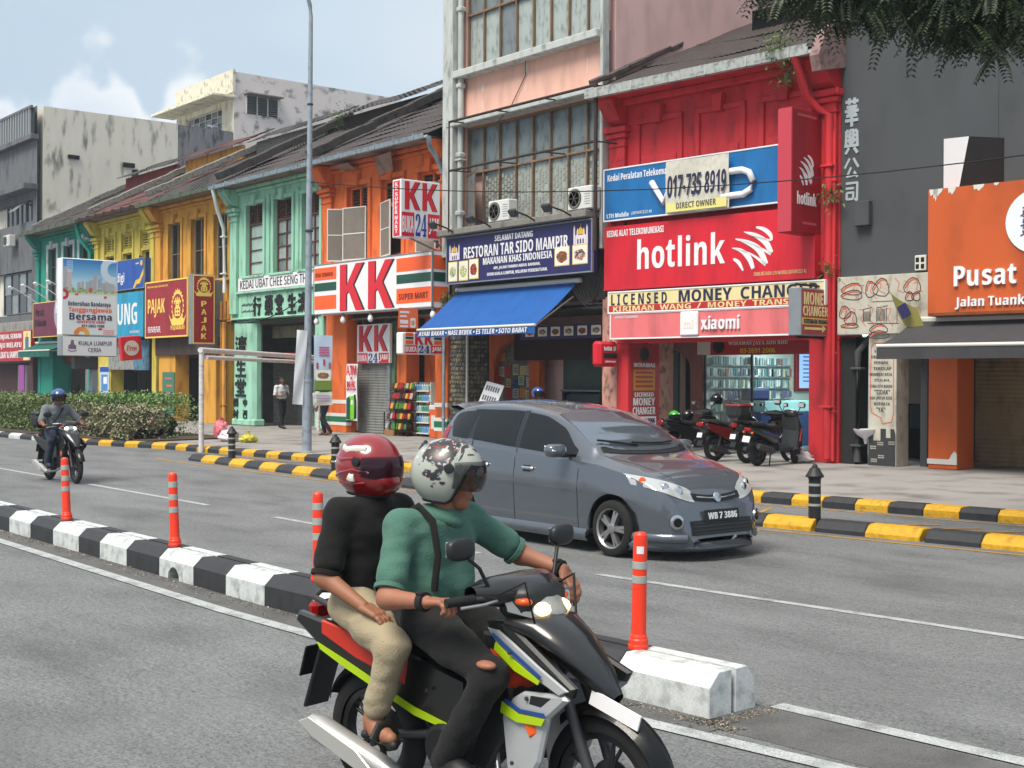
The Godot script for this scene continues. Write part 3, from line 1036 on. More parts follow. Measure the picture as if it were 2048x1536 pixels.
	for q in [[-34.75,2.2,0.62],[-33.7,-0.25,-0.95],[-32.85,0.3,0.95],[-31.0,-0.3,0.7],[-29.85,2.6,-0.7]]:
		var s:=Shape.new()
		s.box(V(q[2]/2,0,0),V(absf(q[2]),1.62,0.03),0.006)
		var lf:=part(b,"casement",s,leaf_m)
		lf.transform=Transform3D(Basis(),lf.position)*Transform3D(Basis(Vector3.UP,-q[1] if q[2]>0 else -q[1]),V(q[0],6.3,0.06))
		s=Shape.new()
		for e in [-0.8,0.0,0.8]:
			s.box(V(q[2]/2,e,0.004),V(absf(q[2])+0.03,0.035,0.045),0.006)
		for e in [0.0,q[2]]:
			s.box(V(e,0,0.005),V(0.035,1.64,0.047),0.006)
		origin_of[lf]=Vector3.ZERO
		part(lf,"casement_frame",s,mats.off_white)
	pilaster(b,-35.95,0.55,orange)
	pilaster(b,-29.62,0.3,orange)
	var s2:=Shape.new()
	s2.quad(V(-34.9,8.3,0.1),V(-34.1,8.28,0.16),V(-34.0,8.42,0.55),V(-35.0,8.45,0.5))
	s2.quad(V(-32.9,7.95,0.1),V(-32.1,8.0,0.14),V(-31.6,8.45,0.55),V(-32.6,8.4,0.5))
	part(b,"loose_ceiling_board",s2,mats.soffit)
	jack_roof(b,-35.2,-29.6,mats.rust,mats.roof_tile,-4.0,11.0)
	coping(b,-36.35,0.5,9.0,-5.0,11.85,mats.roof_tile,0.4)
	boxed(b,"arcade_pier",V(-35.5,2.0,-0.2),V(1.24,3.72,0.4),orange,0.02)
	boxed(b,"arcade_pier",V(-29.82,2.0,-0.3),V(0.62,3.72,0.6),orange,0.02)
	boxed(b,"inner_wall",V(-32.5,2.0,-0.7),V(0.5,3.7,0.5),orange,0.02)
	boxed(b,"inner_wall",V(-31.9,2.0,-1.3),V(0.8,3.7,0.3),orange,0.02)
	var band_w:=plain("band_white",Color(0.86,0.85,0.82),0.6)
	for q in [[-35.5,1.26,0.012],[-32.5,0.52,-0.44],[-29.82,0.64,0.012]]:
		boxed(b,"paint_band",V(q[0],1.11,q[2] - 0.1),V(q[1],0.12,0.2),band_w)
		boxed(b,"paint_band",V(q[0],0.70,q[2] - 0.1),V(q[1],0.1,0.2),band_w)
		boxed(b,"paint_band",V(q[0],0.56,q[2] - 0.1),V(q[1],0.18,0.2),plain("band_green",Color(0.05,0.42,0.28),0.6))
		boxed(b,"paint_band",V(q[0],0.42,q[2] - 0.1),V(q[1],0.1,0.2),band_w)
	shutter(b,-34.88,-33.1,0.15,3.3,-0.45,mats.shutter_grey)
	boxed(b,"shutter_guide",V(-33.03,1.7,-0.42),V(0.14,3.2,0.16),mats.steel,0.01)
	boxed(b,"green_post",V(-32.86,1.9,-0.5),V(0.2,3.4,0.2),surf("green_post",Color(0.36,0.50,0.38),"grime"),0.02)
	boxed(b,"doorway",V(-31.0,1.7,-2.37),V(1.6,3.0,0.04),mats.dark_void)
	boxed(b,"arcade_ceiling",V(-32.9,3.69,-1.1),V(6.6,0.04,2.1),surf("ceiling_board",Color(0.55,0.49,0.46),"grime"))
	downpipe(b,[V(-29.15,8.5,0.95),V(-29.15,8.2,0.9),V(-29.5,8.0,0.4),V(-29.5,7.6,0.2)],0.07,mats.gutter_blue)
	tall_house()
func tall_house()->void:
	var pink:=surf("pink_panel",Color(0.93,0.73,0.66),"faint",Vector3(0.4,0.12,0.4))
	var dusk:=surf("pink_side",Color(0.93,0.775,0.76),"faint",Vector3(0.2,0.08,0.2))
	var pale:=surf("pale_trim",Color(0.78,0.80,0.79),"stain",Vector3(0.5,0.2,0.5))
	var wood:=surf("window_wood",Color(0.56,0.46,0.37),"stain",Vector3.ONE*0.6)
	var b:=thing("tall_building","tall pink building with wide steel-framed window bands above the restaurant","building",V(-26.2,0,0),SA)
	var s:=Shape.new()
	s.prism(pv([-0.24,3.72,-0.24,19,-14,19,-14,0.1,-2.6,0.1,-2.6,3.72]),0.0,6.4,Transform3D(Basis(V(0,0,1),V(0,1,0),V(-1,0,0)),V(-22.985,0,0)))
	part(b,"core",s,dusk)
	var hi:=[-28.72,-23.14,10.34,13.5]
	var lo:=[-28.72,-23.14,5.95,8.76]
	s=Shape.new()
	s.wall(-29.34,-22.98,5.75,19,0.0,[hi,lo],0.22)
	part(b,"front_wall",s,pink)
	for q in [[hi,11.85],[lo,7.5]]:
		var r: Array=q[0]
		s=Shape.new()
		var cw: float=(r[1] - r[0])/8.0
		for k in 9:
			s.box(V(r[0]+cw*k,(r[2]+r[3])/2,-0.1),V(0.042,r[3] - r[2],0.08),0.008)
		for y in [r[2]+0.03,q[1],r[3] - 0.03]:
			s.box(V((r[0]+r[1])/2,y,-0.097),V(r[1] - r[0],0.06,0.085),0.008)
		var w:=part(b,"window_band",s,wood)
		origin_of[w]=Vector3.ZERO
		for k in 8:
			if q[1]<9 and k==0:
				pane(w,r[0]+cw*0.5,(q[1]+r[3])/2,cw,r[3] - q[1],mats.glass_grey)
				continue
			var low_m: Material=mats.glass_pale if k in [3,4,5,6] or q[1]>9 and k != 2 else mats.glass_grey
			pane(w,r[0]+cw*(k+0.5),(r[2]+q[1])/2,cw,q[1] - r[2],low_m)
			pane(w,r[0]+cw*(k+0.5),(q[1]+r[3])/2,cw,r[3] - q[1],mats.glass_grey if q[1]<9 else (mats.glass_pale if k>2 else mats.glass_grey))
			if q[1]<9 and k>0:
				s=Shape.new()
				for i in 5:
					for j in 9:
						if (i*3+j) % 7 != 0:
							s.box(V(r[0]+cw*(k+0.14+0.18*i),r[2]+0.12+0.145*j+(0.07 if i % 2==0 else 0.0),-0.135),V(0.085,0.11,0.006))
				part(w,"window_screen",s,plain("screen_pale",Color(0.58,0.58,0.54),0.6))
	s=Shape.new()
	for e in [[0.0,0.75,0.04,1.5],[0.86,0.75,0.04,1.5],[0.43,0.02,0.9,0.04],[0.43,1.48,0.9,0.04]]:
		s.box(V(e[0],e[1],0),V(e[2],e[3],0.04),0.006)
	var F:=Transform3D(Basis(Vector3.UP,-0.42),V(-28.68,5.97,-0.04))
	var c:=part(b,"open_casement",s,wood)
	c.transform=Transform3D(Basis(),c.position)*F
	origin_of[c]=Vector3.ZERO
	boxed(c,"pane",V(0.43,0.75,-0.005),V(0.84,1.44,0.01),mats.glass_grey)
	boxed(b,"upper_ledge",V(-26.1,10.2,0.16),V(6.1,0.2,0.36),pale,0.02)
	boxed(b,"ledge",V(-26.1,8.86,0.18),V(6.1,0.17,0.4),pale,0.02)
	boxed(b,"lower_ledge",V(-26.1,5.83,0.3),V(6.1,0.17,0.75),surf("ledge_dirty",Color(0.55,0.54,0.52),"grime"),0.02)
	boxed(b,"panel_edge",V(-23.06,9.5,0.012),V(0.14,1.1,0.03),pink)
	boxed(b,"corner_fin",V(-29.1,12.2,0.16),V(0.46,14.0,0.4),pale,0.02)
	boxed(b,"corner_fin",V(-23.02,12.0,0.1),V(0.1,14.0,0.24),pale,0.02)
	downpipe(b,[V(-28.74,19,0.16),V(-28.74,5.9,0.16)],0.085,pale)
	for y in [6.4,8.0,9.9,12.0,14.0]:
		boxed(b,"pipe_socket",V(-28.74,y,0.16),V(0.22,0.14,0.22),pale,0.03)
	s=Shape.new()
	for q in [[-27.95,9.75,0.09,0.24],[-27.97,9.3,0.03,0.3],[-26.1,9.95,0.1,0.3],[-26.12,9.45,0.03,0.25],[-23.75,9.6,0.035,0.5]]:
		s.prism(pv([-q[2]/2,-q[3]/2,q[2]*0.3,-q[3]*0.42,q[2]/2,q[3]*0.1,q[2]*0.2,q[3]/2,-q[2]*0.45,q[3]*0.3]),0.0,0.004,front(q[0],q[1],0.0))
	part(b,"peeled_paint",s,mats.off_white)
	piped(b,"cable",[V(-26.05,10.1,0.08),V(-26.1,9.75,0.03),V(-26.7,9.0,0.05),V(-26.75,8.6,0.42),V(-26.8,7.5,0.3),V(-26.85,6.2,0.3)],0.012,mats.rust,5)
	var pier:=boxed(b,"rubble_pier",V(-29.0,2.0,-0.4),V(0.76,3.7,0.8),surf("mortar",Color(0.34,0.33,0.31),"grime"),0.02)
	origin_of[pier]=Vector3.ZERO
	s=Shape.new()
	var r2:=RandomNumberGenerator.new()
	r2.seed=5
	var tones:=[[Shape.new(),surf("rubble_a",Color(0.50,0.48,0.42),"grime",Vector3.ONE)],[Shape.new(),surf("rubble_b",Color(0.38,0.38,0.38),"grime",Vector3.ONE)],[Shape.new(),surf("rubble_c",Color(0.60,0.55,0.44),"grime",Vector3.ONE)]]
	for j in 28:
		for i in 7:
			var tn: Array=tones[r2.randi() % 3]
			var rad:=r2.randf_range(0.045,0.07)
			var poly:=PackedVector2Array()
			for k in 7:
				poly.append(Vector2.from_angle(TAU*k/7+r2.randf()*0.5)*rad*r2.randf_range(0.8,1.15))
			tn[0].prism(poly,-0.01,r2.randf_range(0.015,0.035),front(-29.33+i*0.11+(0.055 if j % 2 else 0.0),0.3+j*0.122,0.0),0.006)
			if i<6:
				tn[0].prism(poly,-0.01,r2.randf_range(0.015,0.035),side(-28.62,0.3+j*0.122,-0.05 - i*0.12),0.006)
	for t in tones:
		var st:=part(pier,"rubble",t[0],t[1])
		st.set_meta("kind","stuff")
	boxed(b,"pier_edge",V(-28.58,2.0,0.02),V(0.05,3.7,0.05),mats.off_white)
	downpipe(b,[V(-29.42,3.9,0.2),V(-29.42,0.2,0.2)],0.045,mats.galvanised,"conduit")
	boxed(b,"pink_pier",V(-22.92,2.0,-0.3),V(0.5,3.7,0.6),surf("pink_old",Color(0.84,0.62,0.56),"grime",Vector3(0.5,0.3,0.5)),0.02)
	var arch:=PackedVector2Array([Vector2(-30.9,0.15),Vector2(-30.9,3.3),Vector2(-27.9,3.3),Vector2(-27.9,0.15),Vector2(-28.35,0.15),Vector2(-28.35,2.2)])
	for k in range(1,9):
		arch.append(Vector2(-29.15,2.2)+Vector2.from_angle(PI*k/8.0)*V2(0.8,0.72))
	arch.append(Vector2(-29.95,0.15))
	s=Shape.new()
	s.prism(arch,-2.2,-2.0)
	part(b,"orange_arch",s,surf("orange_wall",Color(0.94,0.45,0.19)))
	boxed(b,"notice_wall",V(-29.15,1.6,-2.25),V(1.8,3.0,0.06),mats.coping)
	r2.seed=77
	for k in 26:
		var nx:=-29.85+(k % 5)*0.32+r2.randf_range(-0.05,0.05)
		var ny:=0.75+(k/5)*0.34+r2.randf_range(-0.05,0.05)
		var col: Color=[Color(0.85,0.83,0.78),Color(0.88,0.80,0.55),Color(0.80,0.78,0.8),Color(0.75,0.25,0.2),Color(0.25,0.33,0.6),Color(0.75,0.85,0.7),Color(0.9,0.6,0.3)][r2.randi() % 7]
		var n:=boxed(b,"notice",V(nx,ny,-2.2+0.004*(k % 4)),V(r2.randf_range(0.2,0.32),r2.randf_range(0.24,0.34),0.004),plain("notice_%d" % int(col.r*1000+col.b*100),col,0.8))
		if k % 2==0:
			origin_of[n]=Vector3.ZERO
			for e in 4:
				boxed(n,"print",V(nx,ny+0.08 - e*0.05,-2.195+0.004*(k % 4)),V(0.16,0.018,0.003),mats.ink)
	boxed(b,"dark_beam",V(-25.7,2.75,-1.5),V(5.2,0.75,0.2),surf("beam_maroon",Color(0.20,0.10,0.09),"stain"),0.02)
	boxed(b,"arcade_ceiling",V(-26.0,3.62,-1.2),V(6.2,0.06,2.3),surf("ceiling_dark",Color(0.24,0.22,0.22),"grime"))
	boxed(b,"tiled_wall",V(-25.2,1.35,-2.5),V(4.4,2.4,0.08),surf("tile_green",Color(0.34,0.40,0.38),"faint"))
	var counter:=boxed(b,"kitchen_shelf",V(-26.2,1.55,-2.2),V(1.6,0.05,0.4),mats.steel,0.01)
	origin_of[counter]=Vector3.ZERO
	for x in [-26.95,-25.45]:
		boxed(counter,"post",V(x,0.85,-2.2),V(0.05,1.4,0.3),mats.black)
	boxed(counter,"glass_front",V(-26.2,1.15,-2.15),V(1.4,0.6,0.03),plain("teal_dim",Color(0.12,0.22,0.25),0.3))
	boxed(b,"side_table",V(-23.7,0.9,-1.9),V(0.7,0.05,0.5),mats.dark_plastic,0.01)
	boxed(b,"wall_box",V(-23.5,4.0,-0.5),V(0.7,0.65,0.5),mats.steel,0.02)
	boxed(b,"wall_box_opening",V(-23.6,4.0,-0.24),V(0.4,0.5,0.03),mats.dark_void)
	boxed(b,"lintel",V(-26.2,4.75,-0.1),V(6.3,1.9,0.2),surf("lintel_dark",Color(0.27,0.25,0.24),"grime"))
func V2(x: float,y: float)->Vector2:
	return Vector2(x,y)
func pane(w: Node3D,x: float,y: float,cw: float,h: float,m: Material)->void:
	boxed(w,"pane",V(x,y,-0.15),V(cw - 0.055,h - 0.05,0.012),m)
func corner_row()->void:
	var red:=surf("red_wall",Color(0.86,0.17,0.21),"stain",Vector3(0.3,0.1,0.3),0.7)
	var b:=thing("shophouse","red phone shop house with blind window panels and white gutter","shophouse",V(3.2,0,0),SB)
	var s:=Shape.new()
	s.prism(pv([-0.24,3.55,-0.24,8.5,-5.0,11.0,-11,8.3,-11,0.1,-8.7,0.1,-8.7,3.55]),0.0,6.36,Transform3D(Basis(V(0,0,1),V(0,1,0),V(-1,0,0)),V(6.38,0,0)))
	part(b,"core",s,mats.inside)
	s=Shape.new()
	s.wall(0.02,6.38,2.72,8.6,0.0,[],0.2)
	s.quad(V(0.02,2.72,-0.24),V(6.38,2.72,-0.24),V(6.38,2.72,0),V(0.02,2.72,0))
	part(b,"front_wall",s,red)
	for q in [[0.95,2.21],[2.7,3.95],[4.44,5.67]]:
		s=Shape.new()
		s.box(V((q[0]+q[1])/2,7.93,0.035),V(q[1] - q[0]+0.14,0.13,0.07),0.015)
		s.box(V(q[0],7.0,0.03),V(0.14,1.74,0.06),0.015)
		s.box(V(q[1],7.0,0.03),V(0.14,1.74,0.06),0.015)
		part(b,"blind_window_surround",s,red)
		boxed(b,"blind_panel",V((q[0]+q[1])/2,6.55,0.02),V(q[1] - q[0] - 0.22,1.1,0.04),red,0.015)
		s=Shape.new()
		s.prism(pv([-0.11,0,0.11,0,0.16,0.4,-0.16,0.4]),0.0,0.17,front((q[0]+q[1])/2,7.83,0.0),0.015)
		part(b,"keystone",s,red)
	for x in [0.38,6.1]:
		pilaster(b,x,0.46,red)
	s=Shape.new()
	for x in [0.24,0.4,0.52]:
		for y in [6.3,6.7,7.1]:
			s.box(V(x,y,0.125),V(0.07,0.07,0.02),0.005)
	part(b,"rosette",s,red)
	boxed(b,"cornice",V(3.2,8.42,0.12),V(6.36,0.16,0.24),red,0.03)
	roof_sheet(b,"roof",0.05,6.3,0.85,8.62,-5.0,11.3,mats.roof_sheet,3,0.16,0.012,0.12)
	roof_sheet(b,"rear_roof",0.05,6.3,-11.2,8.4,-5.0,11.28,mats.roof_sheet,6,0.4,0.02)
	roof_sheet(b,"raised_roof",1.4,6.2,-3.6,11.2,-6.2,12.6,mats.roof_sheet,4,0.3,0.02)
	boxed(b,"clerestory_wall",V(3.8,11.0,-3.95),V(4.8,0.5,0.1),mats.dark_void)
	s=Shape.new()
	s.quad(V(0.05,8.5,0.8),V(0.05,8.5,0.02),V(6.3,8.5,0.02),V(6.3,8.5,0.8))
	part(b,"soffit",s,red)
	s=Shape.new()
	s.prism(pv([0,0,0.03,-0.14,0.17,-0.14,0.2,0.07,0.18,0.07,0.15,-0.12,0.05,-0.12,0.02,0]),0.0,6.1,Transform3D(Basis(V(0,0,1),V(0,1,0),V(-1,0,0)),V(6.2,8.6,0.8)))
	for k in 6:
		s.box(V(0.5+k*1.05,8.56,0.9),V(0.03,0.2,0.2))
	part(b,"gutter",s,mats.gutter_white)
	coping(b,0.14,0.75,8.85,-5.0,11.5,surf("flashing",Color(0.40,0.34,0.34),"grime"),0.2,0.12)
	s=Shape.new()
	s.prism(pv([0.9,8.1,1.0,8.4,0.75,8.9,-0.2,9.5,-5.0,11.7,-5.0,11.2,-0.3,8.9,0.0,8.3]),0.0,0.22,Transform3D(Basis(V(0,0,1),V(0,1,0),V(-1,0,0)),V(6.48,0,0)))
	part(b,"end_parapet",s,surf("parapet_pink",Color(0.62,0.50,0.49),"grime",Vector3.ONE*0.4))
	downpipe(b,[V(5.85,8.5,0.9),V(5.86,7.75,0.5),V(5.95,7.5,0.2),V(6.2,7.35,0.16),V(6.2,0.25,0.16)],0.09,red)
	downpipe(b,[V(6.32,7.0,0.14),V(6.32,0.2,0.14)],0.04,red)
	boxed(b,"arcade_pier",V(0.48,1.43,-0.6),V(0.36,2.58,1.2),red,0.02)
	boxed(b,"arcade_pier",V(6.0,1.43,-0.35),V(0.72,2.58,0.7),red,0.02)
	boxed(b,"arcade_ceiling",V(3.2,2.95,-1.4),V(6.2,0.06,2.4),mats.off_white)
	boxed(b,"stair_wall",V(0.35,1.6,-1.6),V(0.2,2.9,0.8),surf("pink_old",Color(0.84,0.62,0.56),"grime"),0.02)
	var door:=PackedVector2Array([Vector2(-0.6,0.15),Vector2(-0.6,2.9),Vector2(0.98,2.9),Vector2(0.98,0.15),Vector2(0.62,0.15),Vector2(0.62,2.1)])
	for k in range(1,8):
		door.append(Vector2(0.12,2.1)+Vector2.from_angle(PI*k/8.0)*0.5)
	door.append(Vector2(-0.38,0.15))
	s=Shape.new()
	s.prism(door,-2.65,-2.45)
	part(b,"stair_arch",s,surf("arch_pink",Color(0.62,0.42,0.38),"grime"))
	boxed(b,"stair_dark",V(0.1,1.5,-2.75),V(1.4,2.8,0.05),mats.dark_void)
	phone_shop(b)
	grey_house(red)
func phone_shop(b: Node3D)->void:
	var wall_m:=plain("shop_white",Color(0.80,0.84,0.82),0.6)
	boxed(b,"shop_floor",V(3.2,0.16,-5.4),V(6.0,0.03,6.4),plain("floor_tile",Color(0.50,0.56,0.58),0.25))
	boxed(b,"shop_back_wall",V(3.4,1.6,-8.6),V(5.8,3.0,0.1),wall_m)
	boxed(b,"shop_end_wall",V(0.95,1.6,-5.6),V(0.1,3.0,6.1),wall_m)
	boxed(b,"shop_end_wall",V(6.3,1.6,-5.6),V(0.1,3.0,6.1),wall_m)
	boxed(b,"shop_ceiling",V(3.6,3.02,-5.6),V(5.6,0.06,6.0),wall_m)
	var fr:=Shape.new()
	for x in [1.05,2.45,4.4]:
		fr.box(V(x,1.4,-2.5),V(0.05,2.5,0.06),0.008)
	fr.box(V(2.7,2.62,-2.497),V(3.4,0.05,0.066),0.008)
	var f:=part(b,"shopfront_frame",fr,mats.dark_plastic)
	origin_of[f]=Vector3.ZERO
	boxed(f,"pane",V(1.75,1.4,-2.5),V(1.34,2.4,0.012),pane_mat("clear_glass",Color(0.85,0.95,0.92),0.06))
	boxed(b,"shop_header",V(3.2,2.68,-2.35),V(4.6,0.42,0.1),plain("header_red",Color(0.66,0.10,0.14),0.5),0.01)
	boxed(b,"header_patch",V(1.15,2.68,-2.3),V(0.4,0.4,0.02),mats.off_white)
	letters(b,"WIRAMAS JAYA SDN BHD","serifbold",front(2.75,2.74,-2.29),1.7,0.11,mats.sign_white)
	letters(b,"03-2691 2006","sansbold",front(2.75,2.57,-2.29),1.0,0.12,plain("gold",Color(0.86,0.70,0.16),0.5))
	var em:=Shape.new()
	em.lathe(V(1.6,2.68,-2.3),V(0,0,1),[[0.17,0],[0.17,0.012]],20)
	part(b,"round_emblem",em,mats.black)
	var tints:=[Color(0.78,0.80,0.80),Color(0.60,0.66,0.68),Color(0.35,0.38,0.42),Color(0.30,0.48,0.50),Color(0.42,0.40,0.55),Color(0.75,0.72,0.6),Color(0.72,0.32,0.25),Color(0.1,0.1,0.12)]
	var r:=RandomNumberGenerator.new()
	r.seed=31
	for row in 6:
		var y: float=2.35 - row*0.29
		var sh:=boxed(b,"wall_shelf",V(1.08,y - 0.12,-4.4),V(0.16,0.016,3.7),mats.steel)
		origin_of[sh]=Vector3.ZERO
		for k in 34:
			if r.randf()<0.3:
				continue
			var c: Color=tints[(r.randi() % 4+(2 if row==3 else 0)+(4 if r.randf()<0.15 else 0)) % 8]
			boxed(sh,"packet",V(1.12,y+r.randf_range(-0.01,0.01),-2.65 - k*0.106),V(0.03,r.randf_range(0.16,0.22),0.075),plain("packet_%d" % int(c.r*100+c.b*1000),c,0.4))
	for k in 3:
		boxed(b,"wall_badge",V(1.02,2.62,-3.4 - k*0.7),V(0.02,0.2,0.3),plain("badge_pink",Color(0.75,0.42,0.42),0.6),0.008)
	boxed(b,"counter",V(1.9,0.62,-4.6),V(0.5,0.9,2.6),plain("counter_blue",Color(0.16,0.24,0.42),0.4),0.02)
	boxed(b,"display_case",V(1.9,1.2,-4.6),V(0.46,0.28,2.2),plain("case_glass",Color(0.62,0.80,0.80),0.1),0.01)
	boxed(b,"counter",V(3.1,0.72,-4.9),V(0.5,1.1,1.0),plain("counter_navy",Color(0.08,0.26,0.40),0.4),0.02)
	boxed(b,"counter",V(3.5,0.72,-4.2),V(0.5,1.1,0.9),plain("counter_royal",Color(0.14,0.22,0.62),0.4),0.02)
	boxed(b,"blue_bag",V(1.5,1.5,-4.0),V(0.3,0.3,0.9),plain("bag_blue",Color(0.07,0.10,0.30),0.6),0.05)
	boxed(b,"screen_frame",V(1.06,2.12,-7.1),V(0.08,1.1,1.3),plain("frame_red",Color(0.55,0.06,0.10),0.5),0.01)
	boxed(b,"screen",V(1.11,2.14,-7.15),V(0.02,0.98,1.1),glow("screen_blue",Color(0.52,0.66,0.86),0.35))
	for k in 7:
		boxed(b,"screen_line",V(1.125,2.5 - k*0.11,-7.0),V(0.006,0.03,0.5),plain("screen_ink",Color(0.25,0.35,0.5),0.5))
	boxed(b,"ceiling_lamp",V(3.2,2.97,-4.8),V(2.4,0.03,0.5),glow("lamp_white",Color(0.93,1.0,0.98),0.6))
	var l:=AreaLight3D.new()
	l.name="shop_light"
	l.area_size=Vector2(2.4,0.5)
	l.light_color=Color(0.9,1.0,0.98)
	l.light_energy=5.0
	l.area_range=9.0
	l.shadow_enabled=true
	b.add_child(l)
	l.transform=Transform3D(Basis(Vector3.RIGHT,-PI/2),V(3.2,2.93,-4.8) - origin_of[b])
func grey_house(red: Material)->void:
	var g:=surf("grey_wall",Color(0.285,0.30,0.315),"faint",Vector3(0.2,0.1,0.2),0.8)
	var b:=thing("building","dark grey plastered building with a skewed white window hood","building",V(9.5,0,0),SB)
	var s:=Shape.new()
	s.wall(6.39,20.0,2.8,16.0,0.0,[],0.2)
	s.prism(pv([-0.003,3.0,-0.003,16.0,-12,16.0,-12,0.1,-3.0,0.1,-3.0,3.0]),0.0,13.6,Transform3D(Basis(V(0,0,1),V(0,1,0),V(-1,0,0)),V(20,0,0)))
	part(b,"front_wall",s,g)
	boxed(b,"wall_joint",V(9.72,7.9,0.004),V(0.05,3.6,0.014),g)
	s=Shape.new()
	var o:=[V(8.65,6.56,0.0),V(9.86,6.42,0.0),V(9.86,5.3,0.0),V(8.65,5.3,0.0)]
	var i:=[V(8.66,6.55,0.02),V(9.36,6.46,0.4),V(9.02,5.3,0.2),V(8.66,5.3,0.02)]
	s.quad(i[3],i[2],i[1],i[0])
	s.quad(i[0],i[1],i[2],i[3])
	part(b,"window_hood",s,mats.sign_white)
	s=Shape.new()
	s.quad(i[2],o[2],o[1],i[1])
	s.quad(i[1],o[1],o[2],i[2])
	s.quad(i[1],o[1],o[0],i[0])
	part(b,"window_hood",s,surf("hood_inside",Color(0.17,0.17,0.18)))
	boxed(b,"grey_box",V(6.95,5.25,0.08),V(0.34,0.5,0.16),g,0.01)
	boxed(b,"vent_grille",V(8.2,4.18,0.03),V(0.24,0.3,0.05),mats.off_white,0.01)
	for k in 4:
		boxed(b,"vent_hole",V(8.14+0.11*(k % 2),4.11+0.13*(k/2),0.057),V(0.07,0.09,0.006),mats.dark_void)
	boxed(b,"door_recess",V(6.75,1.45,-2.9),V(0.8,2.7,0.1),mats.dark_void)
	boxed(b,"dark_jamb",V(6.56,1.45,-0.3),V(0.34,2.6,0.5),surf("jamb",Color(0.12,0.13,0.13)),0.01)
	downpipe(b,[V(6.98,2.75,-0.2),V(6.78,2.45,-0.05),V(6.78,0.2,-0.05)],0.075,surf("pipe_grey",Color(0.30,0.31,0.31)))
	boxed(b,"screen",V(7.4,1.95,-1.9),V(1.0,1.15,0.04),glow("screen_pale",Color(0.66,0.78,0.92),0.3))
	boxed(b,"lane_shelf",V(7.4,1.1,-2.2),V(1.0,0.5,0.5),plain("teal_dim2",Color(0.16,0.26,0.30),0.4),0.02)
	s=Shape.new()
	s.lathe(V(7.0,0.78,0.0),Vector3.UP,[[0.03,-0.2],[0.05,-0.1],[0.2,0.0],[0.26,0.1],[0.24,0.1],[0.1,0.02]],16,true)
	part(b,"wash_basin",s,mats.sign_white)
	piped(b,"tap",[V(7.0,0.85,-0.16),V(7.0,1.02,-0.14),V(7.02,1.04,-0.05)],0.012,mats.chrome,6)
	var tan_frame:=surf("frame_tan",Color(0.50,0.32,0.13),"stain")
	shutter(b,7.9,8.4,0.15,2.2,-1.1,mats.shutter_tan)
	shutter(b,8.6,11.3,0.15,2.35,-1.5,mats.shutter_tan)
	boxed(b,"shutter_frame",V(10.05,1.3,-1.45),V(0.14,2.4,0.14),tan_frame,0.01)
	boxed(b,"shutter_frame",V(10.0,2.42,-1.45),V(3.0,0.14,0.16),tan_frame,0.01)
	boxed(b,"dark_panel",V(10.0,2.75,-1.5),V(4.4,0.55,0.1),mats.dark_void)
	boxed(b,"meter_box",V(7.96,1.78,-0.95),V(0.15,0.22,0.1),mats.steel,0.01)
	piped(b,"conduit",[V(7.98,2.7,-1.0),V(7.98,1.85,-0.95)],0.02,mats.galvanised,6)
	var orange:=surf("sign_orange_wall",Color(0.84,0.37,0.10),"faint",Vector3(0.3,0.15,0.3),0.6)
	var pier:=boxed(b,"orange_pier",V(8.66,1.45,-0.35),V(0.6,2.6,0.7),orange,0.015)
	origin_of[pier]=Vector3.ZERO
	boxed(pier,"white_band",V(8.66,0.3,0.01),V(0.61,0.1,0.025),mats.off_white)
	s=Shape.new()
	s.prism(pv([0,0,0.16,0,0.16,0.12,0.11,0.17,0.05,0.1]),0.0,0.006,front(8.8,0.34,0.004))
	part(pier,"torn_paint",s,mats.off_white)
	boxed(b,"dark_pier",V(8.0,1.4,-0.6),V(0.16,2.6,0.2),g,0.01)
